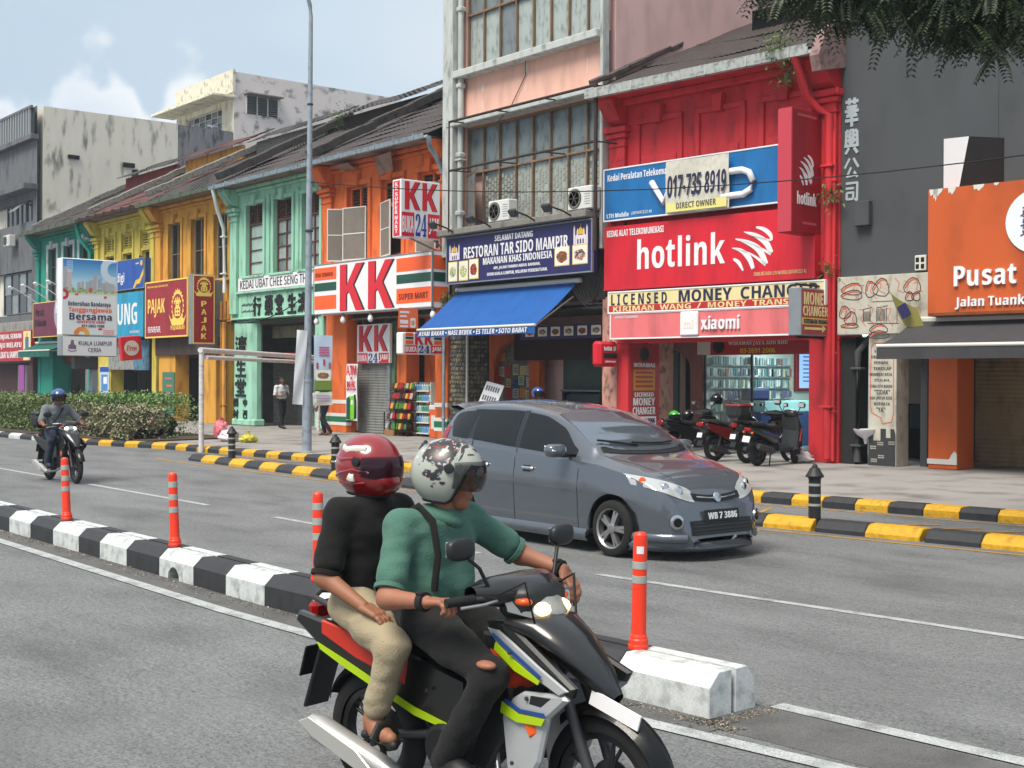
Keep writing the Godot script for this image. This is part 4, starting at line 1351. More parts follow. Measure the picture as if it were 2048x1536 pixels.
func far_blocks()->void:
	var cream:=surf("cream_flank",Color(0.90,0.885,0.83),"weather",Vector3(0.16,0.05,0.16),0.9)
	var dull:=surf("grey_front",Color(0.42,0.43,0.45),"stain",Vector3(0.2,0.08,0.2),0.85)
	var b:=thing("office_block","grey-fronted block with a bare cream side wall above the teal house","building",V(-66.5,0,0),SA)
	var s:=Shape.new()
	s.prism(pv([-0.3,0.1,-0.3,14.9,-7.2,14.93,-7.2,0.1]),0.0,14.0,Transform3D(Basis(V(0,0,1),V(0,1,0),V(-1,0,0)),V(-63.1,0,0)))
	part(b,"flank_wall",s,cream)
	var ext:=surf("grey_render",Color(0.52,0.52,0.54),"grime",Vector3(0.3,0.08,0.3),0.9)
	boxed(b,"rear_wing",V(-70.1,7.5,-8.75),V(13.96,14.8,3.1),ext)
	boxed(b,"bare_brick",V(-63.1,11.55,-8.7),V(0.08,1.2,2.8),surf("brick_grey",Color(0.34,0.34,0.36),"grime"))
	for j in 6:
		for i in 8:
			boxed(b,"brick",V(-63.05,11.08+j*0.19,-7.5 - i*0.34 - (0.17 if j % 2 else 0.0)),V(0.06,0.13,0.27),ext,0.008)
	s=Shape.new()
	s.wall(-77,-63.1,0.2,14.9,0.0,[[-76,-63.7,9.4,10.45],[-76,-63.8,4.9,7.05],[-76,-63.3,0.2,2.5]],0.3)
	part(b,"front_wall",s,dull)
	boxed(b,"floor_band",V(-70,11.0,0.3),V(13.8,0.3,0.7),dull,0.02)
	boxed(b,"floor_band",V(-70,13.4,0.12),V(13.8,0.25,0.4),dull,0.02)
	boxed(b,"floor_band",V(-70,4.3,0.05),V(13.8,0.5,0.2),surf("band_pale",Color(0.60,0.60,0.58)),0.02)
	boxed(b,"roof_rail",V(-70,14.82,0.26),V(13.8,0.12,0.12),dull)
	s=Shape.new()
	for k in 36:
		s.box(V(-63.4 - k*0.38,14.15,0.26),V(0.08,1.25,0.1))
	part(b,"roof_louvre",s,plain("louvre_pale",Color(0.62,0.65,0.66),0.6))
	boxed(b,"louvre_back",V(-70,14.15,0.14),V(13.8,1.25,0.06),plain("louvre_dark",Color(0.16,0.18,0.19),0.6))
	var grey_fr:=plain("grey_frame",Color(0.35,0.37,0.38),0.6)
	for k in 3:
		window(b,-67.9+k*1.45,-66.5+k*1.45,9.4,10.45,-0.15,grey_fr,[mats.glass_dark],2,1)
	s=Shape.new()
	s.box(V(0.0,-0.4,0.0),V(0.7,0.8,0.03),0.006)
	var vent:=part(b,"open_vent",s,mats.glass_pale)
	vent.transform=Transform3D(Basis(),vent.position)*Transform3D(Basis(Vector3.RIGHT,-0.9),V(-65.0,10.4,0.0))
	window(b,-68.4,-63.9,4.95,7.0,-0.15,grey_fr,[mats.glass_dark,mats.glass_grey],4,2)
	ac_unit(b,V(-66.2,8.3,0.3),"wall_unit")
	boxed(b,"shop_dark",V(-70,1.4,-0.25),V(13.6,2.4,0.05),surf("shop_maroon",Color(0.22,0.06,0.09),"peel",Vector3.ONE*0.6))
	boxed(b,"shop_window",V(-65.6,1.6,-0.2),V(1.5,1.6,0.05),plain("shop_olive",Color(0.40,0.42,0.32),0.4),0.01)
	boxed(b,"corner_pier",V(-63.45,1.4,0.02),V(0.7,2.5,0.3),surf("maroon_pier",Color(0.30,0.20,0.22)),0.02)
	boxed(b,"shop_banner",V(-64.6,1.3,0.2),V(0.75,2.2,0.05),plain("purple",Color(0.55,0.22,0.58),0.5),0.01)
	boxed(b,"vent_pipe",V(-63.05,12.6,-1.75),V(0.14,0.18,0.55),mats.dark_void)
	boxed(b,"vent_pipe",V(-63.05,12.5,-4.55),V(0.14,0.22,0.6),mats.dark_void)
	s=Shape.new()
	s.prism(pv([-0.15,0,0.15,0.05,0.3,-0.9,0.25,-2.2,0.1,-2.9,-0.25,-2.8,-0.15,-1.9,-0.25,-1.0]),0.0,0.006,side(-63.1,12.3,-4.9))
	part(b,"mould_streak",s,surf("mould",Color(0.25,0.26,0.24),"grime"))
	var white:=surf("whitewash",Color(0.86,0.835,0.83),"peel",Vector3(0.09,0.11,0.09),0.9)
	var lemon:=surf("lemon_wall",Color(0.94,0.92,0.82),"stain",Vector3(0.2,0.1,0.2),0.9)
	var h:=thing("rooftop_block","whitewashed rooftop block with peeling walls and a projecting canopy","building",V(-66.5,14,-15),SA)
	s=Shape.new()
	var x1:=-63.08
	s.quad(V(x1,8,-10.35),V(x1,8,-21),V(x1,18.1,-21),V(x1,18.1,-10.35))
	s.quad(V(x1,18.1,-10.35),V(x1,18.1,-21),V(-70.2,18.1,-21),V(-70.2,18.1,-10.35))
	s.quad(V(-70.2,8,-21),V(-70.2,8,-10.35),V(-70.2,18.1,-10.35),V(-70.2,18.1,-21))
	part(h,"flank_wall",s,white)
	s=Shape.new()
	s.wall(-70.2,x1,8,18.1,-10.35,[[-69.0,-64.5,14.6,16.4]],0.25)
	part(h,"front_wall",s,lemon)
	boxed(h,"canopy",V(-66.9,16.75,-9.75),V(7.8,0.14,1.4),lemon,0.02)
	boxed(h,"parapet",V(-66.6,17.6,-10.32),V(7.2,1.2,0.16),surf("parapet_cream",Color(0.88,0.86,0.79),"weather",Vector3(0.4,0.2,0.4)))
	window(h,-69.0,-64.5,14.6,16.4,-10.5,mats.off_white,[mats.glass_dark,mats.glass_grey],6,5)
	var z0:=-11.05
	var z1:=-12.95
	boxed(h,"flank_opening",V(x1+0.005,16.45,(z0+z1)/2),V(0.05,0.95,z0 - z1),mats.dark_void)
	boxed(h,"window_hood",V(x1+0.25,17.0,(z0+z1)/2),V(0.55,0.07,z0 - z1+0.25),mats.coping,0.01)
	var fw:=Shape.new()
	for k in 4:
		fw.box(V(x1+0.05,16.45,lerpf(z0,z1,k/3.0)),V(0.07,0.98,0.06))
	var win:=part(h,"window",fw,mats.off_white)
	origin_of[win]=Vector3.ZERO
	s=Shape.new()
	for k in 9:
		s.box(V(x1+0.06,16.05+k*0.1,(z0+z1)/2),V(0.09,0.012,z0 - z1 - 0.06),0.0,Basis(Vector3.BACK,0.5))
	part(win,"louvre",s,mats.glass_grey)
	boxed(h,"bare_patch",V(x1+0.004,13.9,-17.6),V(0.02,0.75,5.4),surf("patch_brick",Color(0.42,0.41,0.40),"peel",Vector3.ONE*0.6))
	s=Shape.new()
	for k in 3:
		s.box(V(x1+0.02,15.3 - k*0.5,-16.2 - k*1.2),V(0.01,0.5+0.2*k,0.6),0.0,Basis(Vector3.RIGHT,0.3*k))
	piped(h,"lamp_arm",[V(-63.7,14.4,-10.2),V(-63.75,15.0,-10.0),V(-64.0,15.2,-9.8)],0.03,mats.iron,6)
	boxed(h,"lamp_head",V(-64.2,15.25,-9.7),V(0.7,0.1,0.4),mats.steel,0.02,Basis(Vector3.BACK,-0.3))
func ac_unit(parent: Node3D,p: Vector3,called: String)->Node3D:
	var s:=Shape.new()
	s.box(p+V(0,0.3,0),V(0.85,0.56,0.32),0.025)
	var c:=part(parent,called,s,plain("ac_white",Color(0.80,0.81,0.80),0.5))
	origin_of[c]=Vector3.ZERO
	s=Shape.new()
	s.lathe(p+V(-0.16,0.3,0.16),V(0,0,1),[[0.24,0.0],[0.24,0.014]],24)
	part(c,"fan_recess",s,plain("ac_dark",Color(0.22,0.22,0.21),0.6))
	s=Shape.new()
	for k in 5:
		s.lathe(p+V(-0.16,0.3,0.178),V(0,0,1),[[0.045+k*0.045,0.0],[0.051+k*0.045,0.004]],24)
	for k in 3:
		s.box(p+V(-0.16,0.3,0.185),V(0.48,0.01,0.006),0.0,Basis(Vector3.BACK,PI*k/3.0))
	part(c,"fan_guard",s,plain("ac_guard",Color(0.42,0.41,0.39),0.5))
	s=Shape.new()
	for k in 6:
		s.box(p+V(0.29,0.14+k*0.06,0.162),V(0.2,0.012,0.008))
	part(c,"side_slots",s,mats.steel)
	return c
const GLYPHS:={
	"go": "3.2,9.5 1,7.2;3.4,7 0.8,4.2;2.3,5.6 2.3,0.5;5,8.3 9,8.3;4.4,5.5 9.6,5.5;7.6,5.5 7.6,0.8 6,1.6",
	"life": "3,9 1.5,6;2.6,7.2 9,7.2;5.3,9.6 5.3,0.8;2,4.2 8.6,4.2;0.6,0.8 9.6,0.8",
	"hall": "5,9.8 5,7.8;2.4,9.2 3.2,8;7.8,9.2 6.8,8;1,6 1,7.5 9.2,7.5 8.6,6.2;3,6.4 7.2,6.4 7.2,4.8 3,4.8 3,6.4;5,4.8 5,0.6;2,2.8 8,2.8;0.8,0.6 9.4,0.6",
	"herb": "1,9 9.2,9;3.4,9.8 3.4,8.2;6.8,9.8 6.8,8.2;4.2,7.6 5.9,7.6 5.9,4.8 4.1,4.8 4.1,7.6;4.2,6.2 5.8,6.2;2.8,7.6 1.2,6.2 2.8,6 1,4.6 3,4.8;8.6,7.6 7.2,6.2 8.8,6 7,4.6 9,4.8;0.8,3.4 9.4,3.4;5,4.6 5,0;4.6,3 1.2,0.6;5.4,3 9,0.6",
	"aid": "1,9 2.2,8;0.6,6.2 1.8,5.4;0.8,0.8 2.4,3.4;6,9.8 6,8.8;3.2,8.4 9.6,8.4;4.2,8 3.4,4.6;6,7.6 6,4.6;8,8 9.2,4.8;4.6,6.6 7.6,5;7.6,6.6 4.6,5;4.2,4 4,0.6;8.2,4 8.2,0.4;4.2,3.6 8.2,3.6;4.2,2.2 8.2,2.2",
	"middle": "1.6,7.2 8.4,7.2 8.4,3.6 1.6,3.6 1.6,7.2;5,9.8 5,0.2",
	"west": "0.8,9 9.2,9;1.6,6.6 8.4,6.6 8.4,0.8 1.6,0.8 1.6,6.6;3.9,9 3.4,4;6.1,9 6.2,4.2 7.6,4",
	"timber": "0.6,7 4.6,7;2.6,9.6 2.6,0.4;2.4,6.6 0.6,3;2.8,5.6 4.4,4;5.2,7 9.6,7;7.8,9.6 7.8,0.8 6.6,1.4;7.6,6.8 4.8,2.4",
	"bloom": "0.8,8.6 9.2,8.6;3.3,9.8 3.3,7.6;6.7,9.8 6.7,7.6;1.6,6.8 8.4,6.8;3.2,7 3.2,4;6.8,7 6.8,4;0.6,5.4 9.4,5.4;1.4,3.8 8.6,3.8;0.8,2.2 9.2,2.2;5,7.4 5,0",
	"rise": "1.6,9.2 1.4,3.6;1.6,9 3,9.2;1.6,7.2 3,7.2;1.6,5.4 3,5.4;8.4,9 8.6,3.6;7,9 8.4,9;7,7.2 8.4,7.2;7,5.4 8.4,5.4;3.8,9.2 6.2,9.2 6.2,4.4 3.8,4.4 3.8,9.2;4.4,7.8 5.6,7.8;4.4,6.4 5.6,6.4 5.6,5.2 4.4,5.2;0.4,3.4 9.6,3.4;3.4,2.6 1.2,0.4;6.6,2.6 8.8,0.4",
	"public": "3.8,9.4 0.6,5;6.2,9.4 9.4,5;4.8,5.2 2,1 8,1.6;6.6,3.2 8.8,0.4",
	"office": "1.4,9 8.8,9 8.6,0.8 7,1.6;1.4,6.6 6.6,6.6;2,4.6 6.2,4.6 6.2,1.6 2,1.6 2,4.6",
	"pawn": "5,9.8 5,8;2.4,9.3 3.2,8.1;7.8,9.3 6.8,8.1;1,6.4 1,7.6 9.2,7.6 8.6,6.4;3.2,6.6 7,6.6 7,5.2 3.2,5.2 3.2,6.6;2,4.2 8.2,4.2 8.2,0.4 2,0.4 2,4.2;2,2.3 8.2,2.3;5.1,4.2 5.1,0.4",
}
func tapered(s: Shape,pts: Array,F: Transform3D,z1: float)->void:
	var fine:=[]
	for k in pts.size() - 1:
		for e in 4:
			var t:=e/4.0
			var p0: Array=pts[maxi(k - 1,0)]
			var p1: Array=pts[k]
			var p2: Array=pts[k+1]
			var p3: Array=pts[mini(k+2,pts.size() - 1)]
			var q:=[]
			for c in 3:
				q.append(cubic_interpolate(p1[c],p2[c],p0[c],p3[c],t))
			fine.append(q)
	fine.append(pts[-1])
	var l:=PackedVector2Array()
	var r:=PackedVector2Array()
	for k in fine.size():
		var a:=Vector2(fine[maxi(k - 1,0)][0],fine[maxi(k - 1,0)][1])
		var b:=Vector2(fine[mini(k+1,fine.size() - 1)][0],fine[mini(k+1,fine.size() - 1)][1])
		var o:=(b - a).normalized().orthogonal()*maxf(fine[k][2],0.01)/2.0
		l.append(Vector2(fine[k][0],fine[k][1])+o)
		r.append(Vector2(fine[k][0],fine[k][1]) - o)
	r.reverse()
	s.prism(l+r,0.0,z1,F)
func scribble(parent: Node3D,F: Transform3D,w: float,h: float,m: Material,depth:=0.006)->void:
	var s:=Shape.new()
	for q in [[[5.9,9.8,0.4],[7.7,9.2,0.9],[9.2,7.9,1.0],[9.6,6.6,0.5]],[[3.0,9.0,0.2],[5.6,8.1,0.9],[8.2,6.2,1.4],[9.5,3.8,1.1]],[[0.9,7.6,0.2],[3.8,6.6,1.0],[6.6,4.7,1.5],[8.3,1.4,1.2]],[[0.1,5.6,0.2],[2.4,4.8,0.9],[4.3,2.9,1.3],[5.2,0.6,0.9]],[[0.4,3.1,0.5],[1.7,2.2,0.9],[2.8,0.3,0.4]],[[9.5,6.6,0.4],[6.5,7.4,0.3],[3.5,8.7,0.15]],[[9.4,3.6,0.7],[5.5,5.8,0.3],[1.3,7.3,0.15]],[[8.2,1.3,0.8],[4.5,4.0,0.4],[0.5,5.4,0.15]]]:
		var pts:=[]
		for p in q:
			pts.append([(p[0]/10.0 - 0.5)*w,(p[1]/10.0 - 0.5)*h,p[2]*h/10.0])
		tapered(s,pts,F,depth)
	part(parent,"scribble_emblem",s,m)
func panel_sign(called: String,label: String,x0: float,x1: float,y0: float,y1: float,z0: float,z1: float,face: Material,rim: Material,seg: Transform3D,rim_w:=0.035)->Node3D:
	var t:=thing(called,label,"sign",V((x0+x1)/2,y0,(z0+z1)/2),seg)
	boxed(t,"board",V((x0+x1)/2,(y0+y1)/2,(z0+z1)/2),V(x1 - x0 - 0.004,y1 - y0 - 0.004,z1 - z0),face)
	if rim:
		var s:=Shape.new()
		for y in [y0,y1]:
			s.box(V((x0+x1)/2,y,z1 - 0.02),V(x1 - x0+rim_w,rim_w,0.07),0.006)
		for x in [x0,x1]:
			s.box(V(x,(y0+y1)/2,z1 - 0.018),V(rim_w,y1 - y0 - rim_w,0.066),0.006)
		part(t,"frame",s,rim)
	return t
func patch(t: Node3D,called: String,F: Transform3D,x: float,y: float,w: float,h: float,m: Material,proud:=0.004)->MeshInstance3D:
	return sheet(t,called,F*Transform3D(Basis(),V(x,y,0)),w,h,m,proud)
func shift(F: Transform3D,x: float,y: float,z:=0.0)->Transform3D:
	return F*Transform3D(Basis(),V(x,y,z))
func food_print(key: String,c1: Color,c2: Color,c3: Color)->StandardMaterial3D:
	if mats.has(key):
		return mats[key]
	var im:=Image.create(48,48,false,Image.FORMAT_RGB8)
	var r:=RandomNumberGenerator.new()
	r.seed=hash(key)
	im.fill(Color(0.88,0.88,0.82))
	for k in 260:
		var a:=r.randf()*TAU
		var d:=sqrt(r.randf())*17
		var c: Color=[c1,c2,c3][r.randi() % 3]
		im.fill_rect(Rect2i(int(24+cos(a)*d) - 2,int(26+sin(a)*d*0.8) - 2,r.randi_range(2,6),r.randi_range(2,5)),c.lerp(Color.BLACK,r.randf()*0.25))
	return picture(key,im)
func city_print()->StandardMaterial3D:
	var W:=128
	var H:=176
	var im:=Image.create(W,H,false,Image.FORMAT_RGB8)
	var r:=RandomNumberGenerator.new()
	r.seed=12
	for y in H:
		var t:=float(y)/H
		var c:=Color(0.16,0.48,0.76).lerp(Color(0.72,0.87,0.93),clampf(t/0.3,0,1))
		if t>0.4:
			c=Color(0.62,0.72,0.5).lerp(Color(0.87,0.89,0.9),clampf((t - 0.4)/0.08,0,1))
		im.fill_rect(Rect2i(0,y,W,1),c)
	for k in 34:
		var x:=r.randi_range(0,W - 6)
		var hh:=r.randi_range(8,30)
		if k>28:
			hh=r.randi_range(36,58)
		im.fill_rect(Rect2i(x,72 - hh,r.randi_range(4,9),hh),Color(0.55,0.62,0.70).lerp(Color(0.80,0.74,0.72),r.randf()))
	for k in 40:
		im.fill_rect(Rect2i(r.randi_range(0,W),r.randi_range(66,76),6,3),Color(0.42,0.55,0.34).lerp(Color(0.68,0.72,0.45),r.randf()))
	for y in 60:
		for x in range(82,W):
			var d:=Vector2(x - 122,y - 20).length()
			if d>17 and d<34 and x<126:
				im.set_pixel(x,y,Color(0.80,0.86,0.92))
	for y in H:
		for x in W:
			var d2:=Vector2(x,y - 82).length()
			if d2>6 and d2<13:
				im.set_pixel(x,y,Color(0.80,0.12,0.25))
			var d3:=Vector2(x - 44,y - 176).length()
			if d3>8 and d3<19:
				im.set_pixel(x,y,Color(0.93,0.45,0.15).lerp(Color(0.95,0.72,0.2),(x - 25)/38.0))
	for j in 7:
		for i in 5:
			im.fill_rect(Rect2i(9+i*3,4+j*4,2,2),Color(0.85,0.9,0.95))
	for i in 9:
		for j in 3:
			im.fill_rect(Rect2i(96+i*3,164+j*4,2,3),Color(0.85,0.45,0.5))
	im.fill_rect(Rect2i(28,80,8,4),Color(0.8,0.15,0.3))
	im.fill_rect(Rect2i(97,84,7,6),Color(0.85,0.3,0.35))
	im.fill_rect(Rect2i(84,160,9,5),Color(0.8,0.15,0.3))
	im.fill_rect(Rect2i(61,66,8,11),Color(0.80,0.35,0.22))
	return picture("city_print",im)
func two_k(t: Node3D,F: Transform3D,w: float,h: float,depth: float)->void:
	for k in 2:
		var x:=(k - 0.5)*w*0.52
		letters(t,"K","sansbold",shift(F,x+w*0.022,-0.006*h,0.0),w*0.45,h,mats.black,depth)
		letters(t,"K","sansbold",shift(F,x,0.0,0.003),w*0.43,h,mats.kk_red,depth)
func open_hours(t: Node3D,F: Transform3D,w: float,h: float)->void:
	patch(t,"field",F,-w*0.335,0,w*0.33,h,mats.kk_red)
	patch(t,"field",F,w*0.345,0,w*0.31,h,mats.kk_red)
	letters(t,"BUKA","sansbold",shift(F,-w*0.335,0,0.005),w*0.29,h*0.68,mats.sign_white)
	letters(t,"24","serifbold",shift(F,w*0.01,0,0.002),w*0.29,h*0.92,mats.kk_blue)
	letters(t,"JAM","sansbold",shift(F,w*0.345,0,0.005),w*0.25,h*0.68,mats.sign_white)
func stripes(t: Node3D,F: Transform3D,w: float,h: float)->void:
	patch(t,"field",F,0,h*0.335,w,h*0.27,mats.kk_orange)
	patch(t,"field",F,0,h*0.05,w,h*0.18,mats.kk_green)
	patch(t,"field",F,0,-h*0.29,w,h*0.3,mats.kk_orange)
func signs_straight()->void:
	var gold:=plain("gold_letter",Color(0.93,0.80,0.36),0.5)
	var pawn_red:=vinyl("pawn_red",Color(0.62,0.07,0.14))
	var navy:=vinyl("navy",Color(0.13,0.12,0.36))
	var t:=panel_sign("store_sign","long white store sign with two huge red capitals over orange and green stripes",-35.69,-29.31,3.84,5.38,0.1,0.7,mats.sign_white,mats.steel,SA)
	var F:=front(0,0,0.702)
	stripes(t,shift(F,-35.0,4.61),1.3,1.42)
	stripes(t,shift(F,-30.2,4.61),1.7,1.42)
	stripes(t,side(-29.309,4.61,0.4) ,0.52,1.42)
	two_k(t,shift(F,-32.68,4.6),3.05,1.4,0.008)
	letters(t,"KEDAI SERBANEKA","sans",shift(F,-35.05,5.06,0.005),1.05,0.12,plain("maroon_ink",Color(0.42,0.10,0.06),0.6))
	letters(t,"SUPER MART","sansbold",shift(F,-30.2,4.18,0.005),1.45,0.17,plain("maroon_ink",Color(0.42,0.10,0.06),0.6))
	t=thing("projecting_sign","projecting white light box reading open 24 hours with two red capitals","sign",V(-29.5,5.7,1.05),SA,"projecting box signs")
	boxed(t,"box",V(-29.57,6.49,1.05),V(0.42,1.58,1.3),mats.sign_white,0.015)
	F=side(-29.358,6.49,1.05)
	two_k(t,shift(F,0,0.36),1.12,0.76,0.006)
	open_hours(t,shift(F,0,-0.43),1.26,0.66)
	F=front(-29.57,6.49,1.702)
	patch(t,"field",F,0,0,0.3,1.5,mats.kk_red)
	var word:="KKSUPERMART"
	for k in 11:
		letters(t,word[k],"sansbold",shift(F,0,0.66 - 0.122*k - (0.03 if k>1 else 0.0) - (0.03 if k>6 else 0.0),0.005),0.13,0.1,mats.sign_white)
	piped(t,"bracket",[V(-29.5,5.7,0.5),V(-29.5,5.35,0.05)],0.025,mats.steel,6)
	piped(t,"bracket",[V(-29.5,5.7,1.3),V(-29.5,5.3,0.05)],0.025,mats.steel,6)
	piped(t,"bracket",[V(-29.5,7.3,0.7),V(-29.45,7.33,0.02)],0.025,mats.steel,6)
	t=thing("projecting_sign","small projecting light box of the store above the snack racks","sign",V(-29.6,2.53,0.85),SA,"projecting box signs")
	boxed(t,"box",V(-29.65,2.82,0.85),V(0.3,0.6,1.4),mats.sign_white,0.03)
	F=side(-29.498,2.82,0.83)
	stripes(t,shift(F,-0.48,0.13),0.26,0.34)
	stripes(t,shift(F,0.48,0.13),0.26,0.34)
	two_k(t,shift(F,0,0.13),0.62,0.32,0.005)
	open_hours(t,shift(F,0,-0.16),1.26,0.22)
	for y in [2.95,2.7]:
		piped(t,"bracket",[V(-29.6,y,0.15),V(-29.6,y,-0.02)],0.02,mats.black,5)
	t=thing("hanging_sign","store sign hanging inside the arcade before the half-down shutter","sign",V(-33.8,2.3,-0.25),SA)
	boxed(t,"board",V(-33.75,2.92,-0.3),V(1.85,1.2,0.1),mats.sign_white,0.01)
	F=front(-33.75,2.92,-0.248)
	two_k(t,shift(F,0,0.16),1.65,0.8,0.006)
	open_hours(t,shift(F,0,-0.44),1.75,0.3)
	piped(t,"hanger",[V(-34.4,3.5,-0.3),V(-34.4,3.72,-0.3)],0.015,mats.steel,5)
	piped(t,"hanger",[V(-33.1,3.5,-0.3),V(-33.1,3.72,-0.3)],0.015,mats.steel,5)
	t=thing("banner","tall white cash machine banner hung on the orange pier","banner",V(-34.54,0.53,0.05),SA)
	cloth_sheet(t,front(-34.54,1.42,0.0),0.64,1.76,mats.sign_white,0.025,3.0)
	F=front(-34.54,1.42,0.03)
	letters(t,"ATM","sansbold",shift(F,0,0.68),0.58,0.3,mats.kk_red)
	letters(t,"@","sansbold",shift(F,0,0.43),0.11,0.11,mats.kk_red)
	letters(t,"KK","sansbold",shift(F,0,0.24),0.5,0.2,mats.kk_red)
	letters(t,"BUKA 24 JAM","sansbold",shift(F,0,0.08),0.54,0.08,mats.kk_red)
	var s:=Shape.new()
	s.prism(pv([-0.28,-0.85,-0.28,-0.2,-0.1,-0.12,-0.06,-0.85]),0.0,0.006,F)
	part(t,"machine_side",s,mats.kk_green)
	patch(t,"machine_front",F,0.08,-0.48,0.26,0.72,plain("lime",Color(0.42,0.75,0.10),0.5),0.009)
	patch(t,"machine_screen",F,0.05,-0.32,0.1,0.14,mats.sign_white,0.013)
	s=Shape.new()
	s.prism(pv([0.18,-0.82,0.3,-0.8,0.29,-0.3,0.24,-0.06,0.16,-0.1,0.2,-0.3]),0.0,0.014,F)
	part(t,"printed_figure",s,mats.black)
	t=thing("promo_card","orange promotion card hanging from the end of the store sign","poster",V(-28.84,3.2,1.8),SA)
	boxed(t,"card",V(-28.84,3.47,1.8),V(0.012,0.54,0.62),plain("promo_orange",Color(0.93,0.42,0.18),0.5))
	F=side(-28.833,3.47,1.8)
	for q in [[-0.12,0.16,0.3,0.06],[-0.16,0.05,0.22,0.05],[-0.14,-0.1,0.26,0.1],[-0.14,-0.22,0.26,0.05]]:
		patch(t,"print",F,q[0],q[1],q[2],q[3],mats.sign_white,0.003)
	patch(t,"print",F,0.15,-0.12,0.16,0.25,food_print("snack_print",Color(0.9,0.7,0.2),Color(0.8,0.2,0.1),Color(0.95,0.9,0.8)),0.003)
	for x in [-35.66,-34.08,-32.54,-30.9,-29.36]:
		var l:=thing("bulb","white bulb under the store sign, "+["beside the lamp post","below the first big red capital","below the second big red capital","below the words in its orange stripe","beside the blue awning"][int((x+35.8)/1.55)],"lamp",V(x,3.5,0.62),SA,"bulbs under the store sign")
		s=Shape.new()
		s.lathe(V(x,3.52,0.62),Vector3.UP,[[0.001,0],[0.06,0.02],[0.085,0.08],[0.075,0.15],[0.045,0.2]],12,true)
		part(l,"glass",s,mats.sign_white)
		s=Shape.new()
		s.lathe(V(x,3.72,0.62),Vector3.UP,[[0.045,0],[0.045,0.11]],10)
		part(l,"socket",s,mats.steel)
	t=panel_sign("shop_board","white medicine shop name board with dark capitals over the mint fascia",-42.03,-36.6,4.89,5.36,0.02,0.09,mats.sign_white,null,SA)
	letters(t,"KEDAI UBAT CHEE SENG TH","sans",front(-39.55,5.12,0.092),4.6,0.29,mats.ink)
	t=thing("fascia_lettering","row of black brush characters on the mint fascia","lettering",V(-39.2,3.97,0.0),SA)
	var row:=["go","herb","hall","life","aid"]
	for k in 5:
		glyph(t,GLYPHS[row[k]],front([-40.74,-39.9,-39.17,-38.32,-37.6][k],4.34,0.0),Vector2(0.62,0.72),mats.ink,1.25,0.035)
	s=Shape.new()
	for k in 9:
		s.stroke(pv([-41.9+k*0.1,4.42+0.03*(k % 3),-41.85+k*0.1,4.36,-41.82+k*0.1,4.44+0.03*(k % 2)]),0.02,0.0,0.01)
		s.stroke(pv([-41.9+k*0.1,4.2+0.02*(k % 2),-41.85+k*0.1,4.15,-41.81+k*0.1,4.18+0.04*(k % 3)]),0.02,0.0,0.01)
	part(t,"script",s,mats.ink)
	t=thing("pillar_lettering","black brush characters running down the mint pillar","lettering",V(-41.9,0.4,0.0),SA)
	for q in [["aid",-41.95,3.03,0.9,0.62],["life",-41.95,2.2,0.85,0.66],["hall",-41.95,1.5,0.9,0.64],["herb",-42.3,0.97,0.42,0.3],["timber",-42.3,0.56,0.42,0.34],["middle",-41.6,0.97,0.36,0.3],["west",-41.6,0.56,0.36,0.3]]:
		glyph(t,GLYPHS[q[0]],front(q[1],q[2],0.002),Vector2(q[3],q[4]),mats.ink,1.3,0.03)
	t=thing("shop_notice","small red and yellow notice over the medicine shop shutter","sign",V(-40.2,2.5,-1.4),SA)
	boxed(t,"board",V(-40.4,2.62,-1.4),V(1.9,0.3,0.03),mats.kk_red)
	letters(t,"UBAT 2 LADA","sansbold",front(-40.4,2.62,-1.383),1.6,0.16,plain("gold",Color(0.86,0.70,0.16),0.5))
	t=panel_sign("pawn_sign","red pawn shop board with gold letters and a sunburst emblem",-49.33,-45.5,3.41,5.57,0.15,0.4,pawn_red,gold,SA,0.06)
	F=front(0,0,0.402)
	letters(t,"PAJAK","sansbold",shift(F,-48.3,4.55),1.6,0.72,gold)
	emblem(t,shift(F,-46.35,4.55),1.0,gold,pawn_red)
	letters(t,"PAJAKMAS","serifbold",shift(F,-46.35,3.72),1.25,0.2,gold)
	letters(t,"PEMEGANG PAJAK GADAI BERLESEN","sans",shift(F,-48.2,5.38),1.9,0.09,gold)
	s=Shape.new()
	for k in 5:
		var x:=-49.05+k*0.24
		s.stroke(pv([x,3.6,x,3.8,x+0.12,3.82,x+0.12,3.62,x+0.2,3.6+0.06*(k % 2)]),0.035,0.0,0.006,F)
		s.stroke(pv([x+0.05,3.72,x+0.17,3.7]),0.03,0.0,0.007,F)
	part(t,"script",s,mats.sign_white)
	t=thing("projecting_sign","tall projecting pawn shop box with gold letters one below another","sign",V(-43.35,3.03,0.84),SA,"projecting box signs")
	boxed(t,"box",V(-43.35,4.29,0.84),V(0.3,2.51,0.88),mats.steel,0.015)
	F=side(-43.198,4.29,0.84)
	patch(t,"border",F,0,0,0.84,2.46,gold,0.002)
	patch(t,"face",F,0,0,0.76,2.38,pawn_red,0.005)
	emblem(t,shift(F,0,0.83,0.005),0.5,gold,pawn_red)
	letters(t,"PAJAKMAS","serifbold",shift(F,0,0.5,0.005),0.62,0.1,gold)
	for k in 5:
		letters(t,"PAJAK"[k],"sansbold",shift(F,0,0.2 - k*0.29,0.005),0.2,0.2,gold)
	boxed(t,"back_box",V(-43.5,4.35,0.2),V(0.25,2.1,0.4),surf("steel",Color(0.52,0.55,0.58)),0.01)
	t=panel_sign("phone_board","royal blue phone company board above the cyan one",-55.3,-49.48,5.42,6.62,0.1,0.4,vinyl("royal",Color(0.04,0.30,0.66)),mats.steel,SA)
	F=front(0,0,0.402)
	letters(t,"digi","sansbold",shift(F,-51.85,5.88),0.75,0.5,mats.sign_white)
	s=Shape.new()
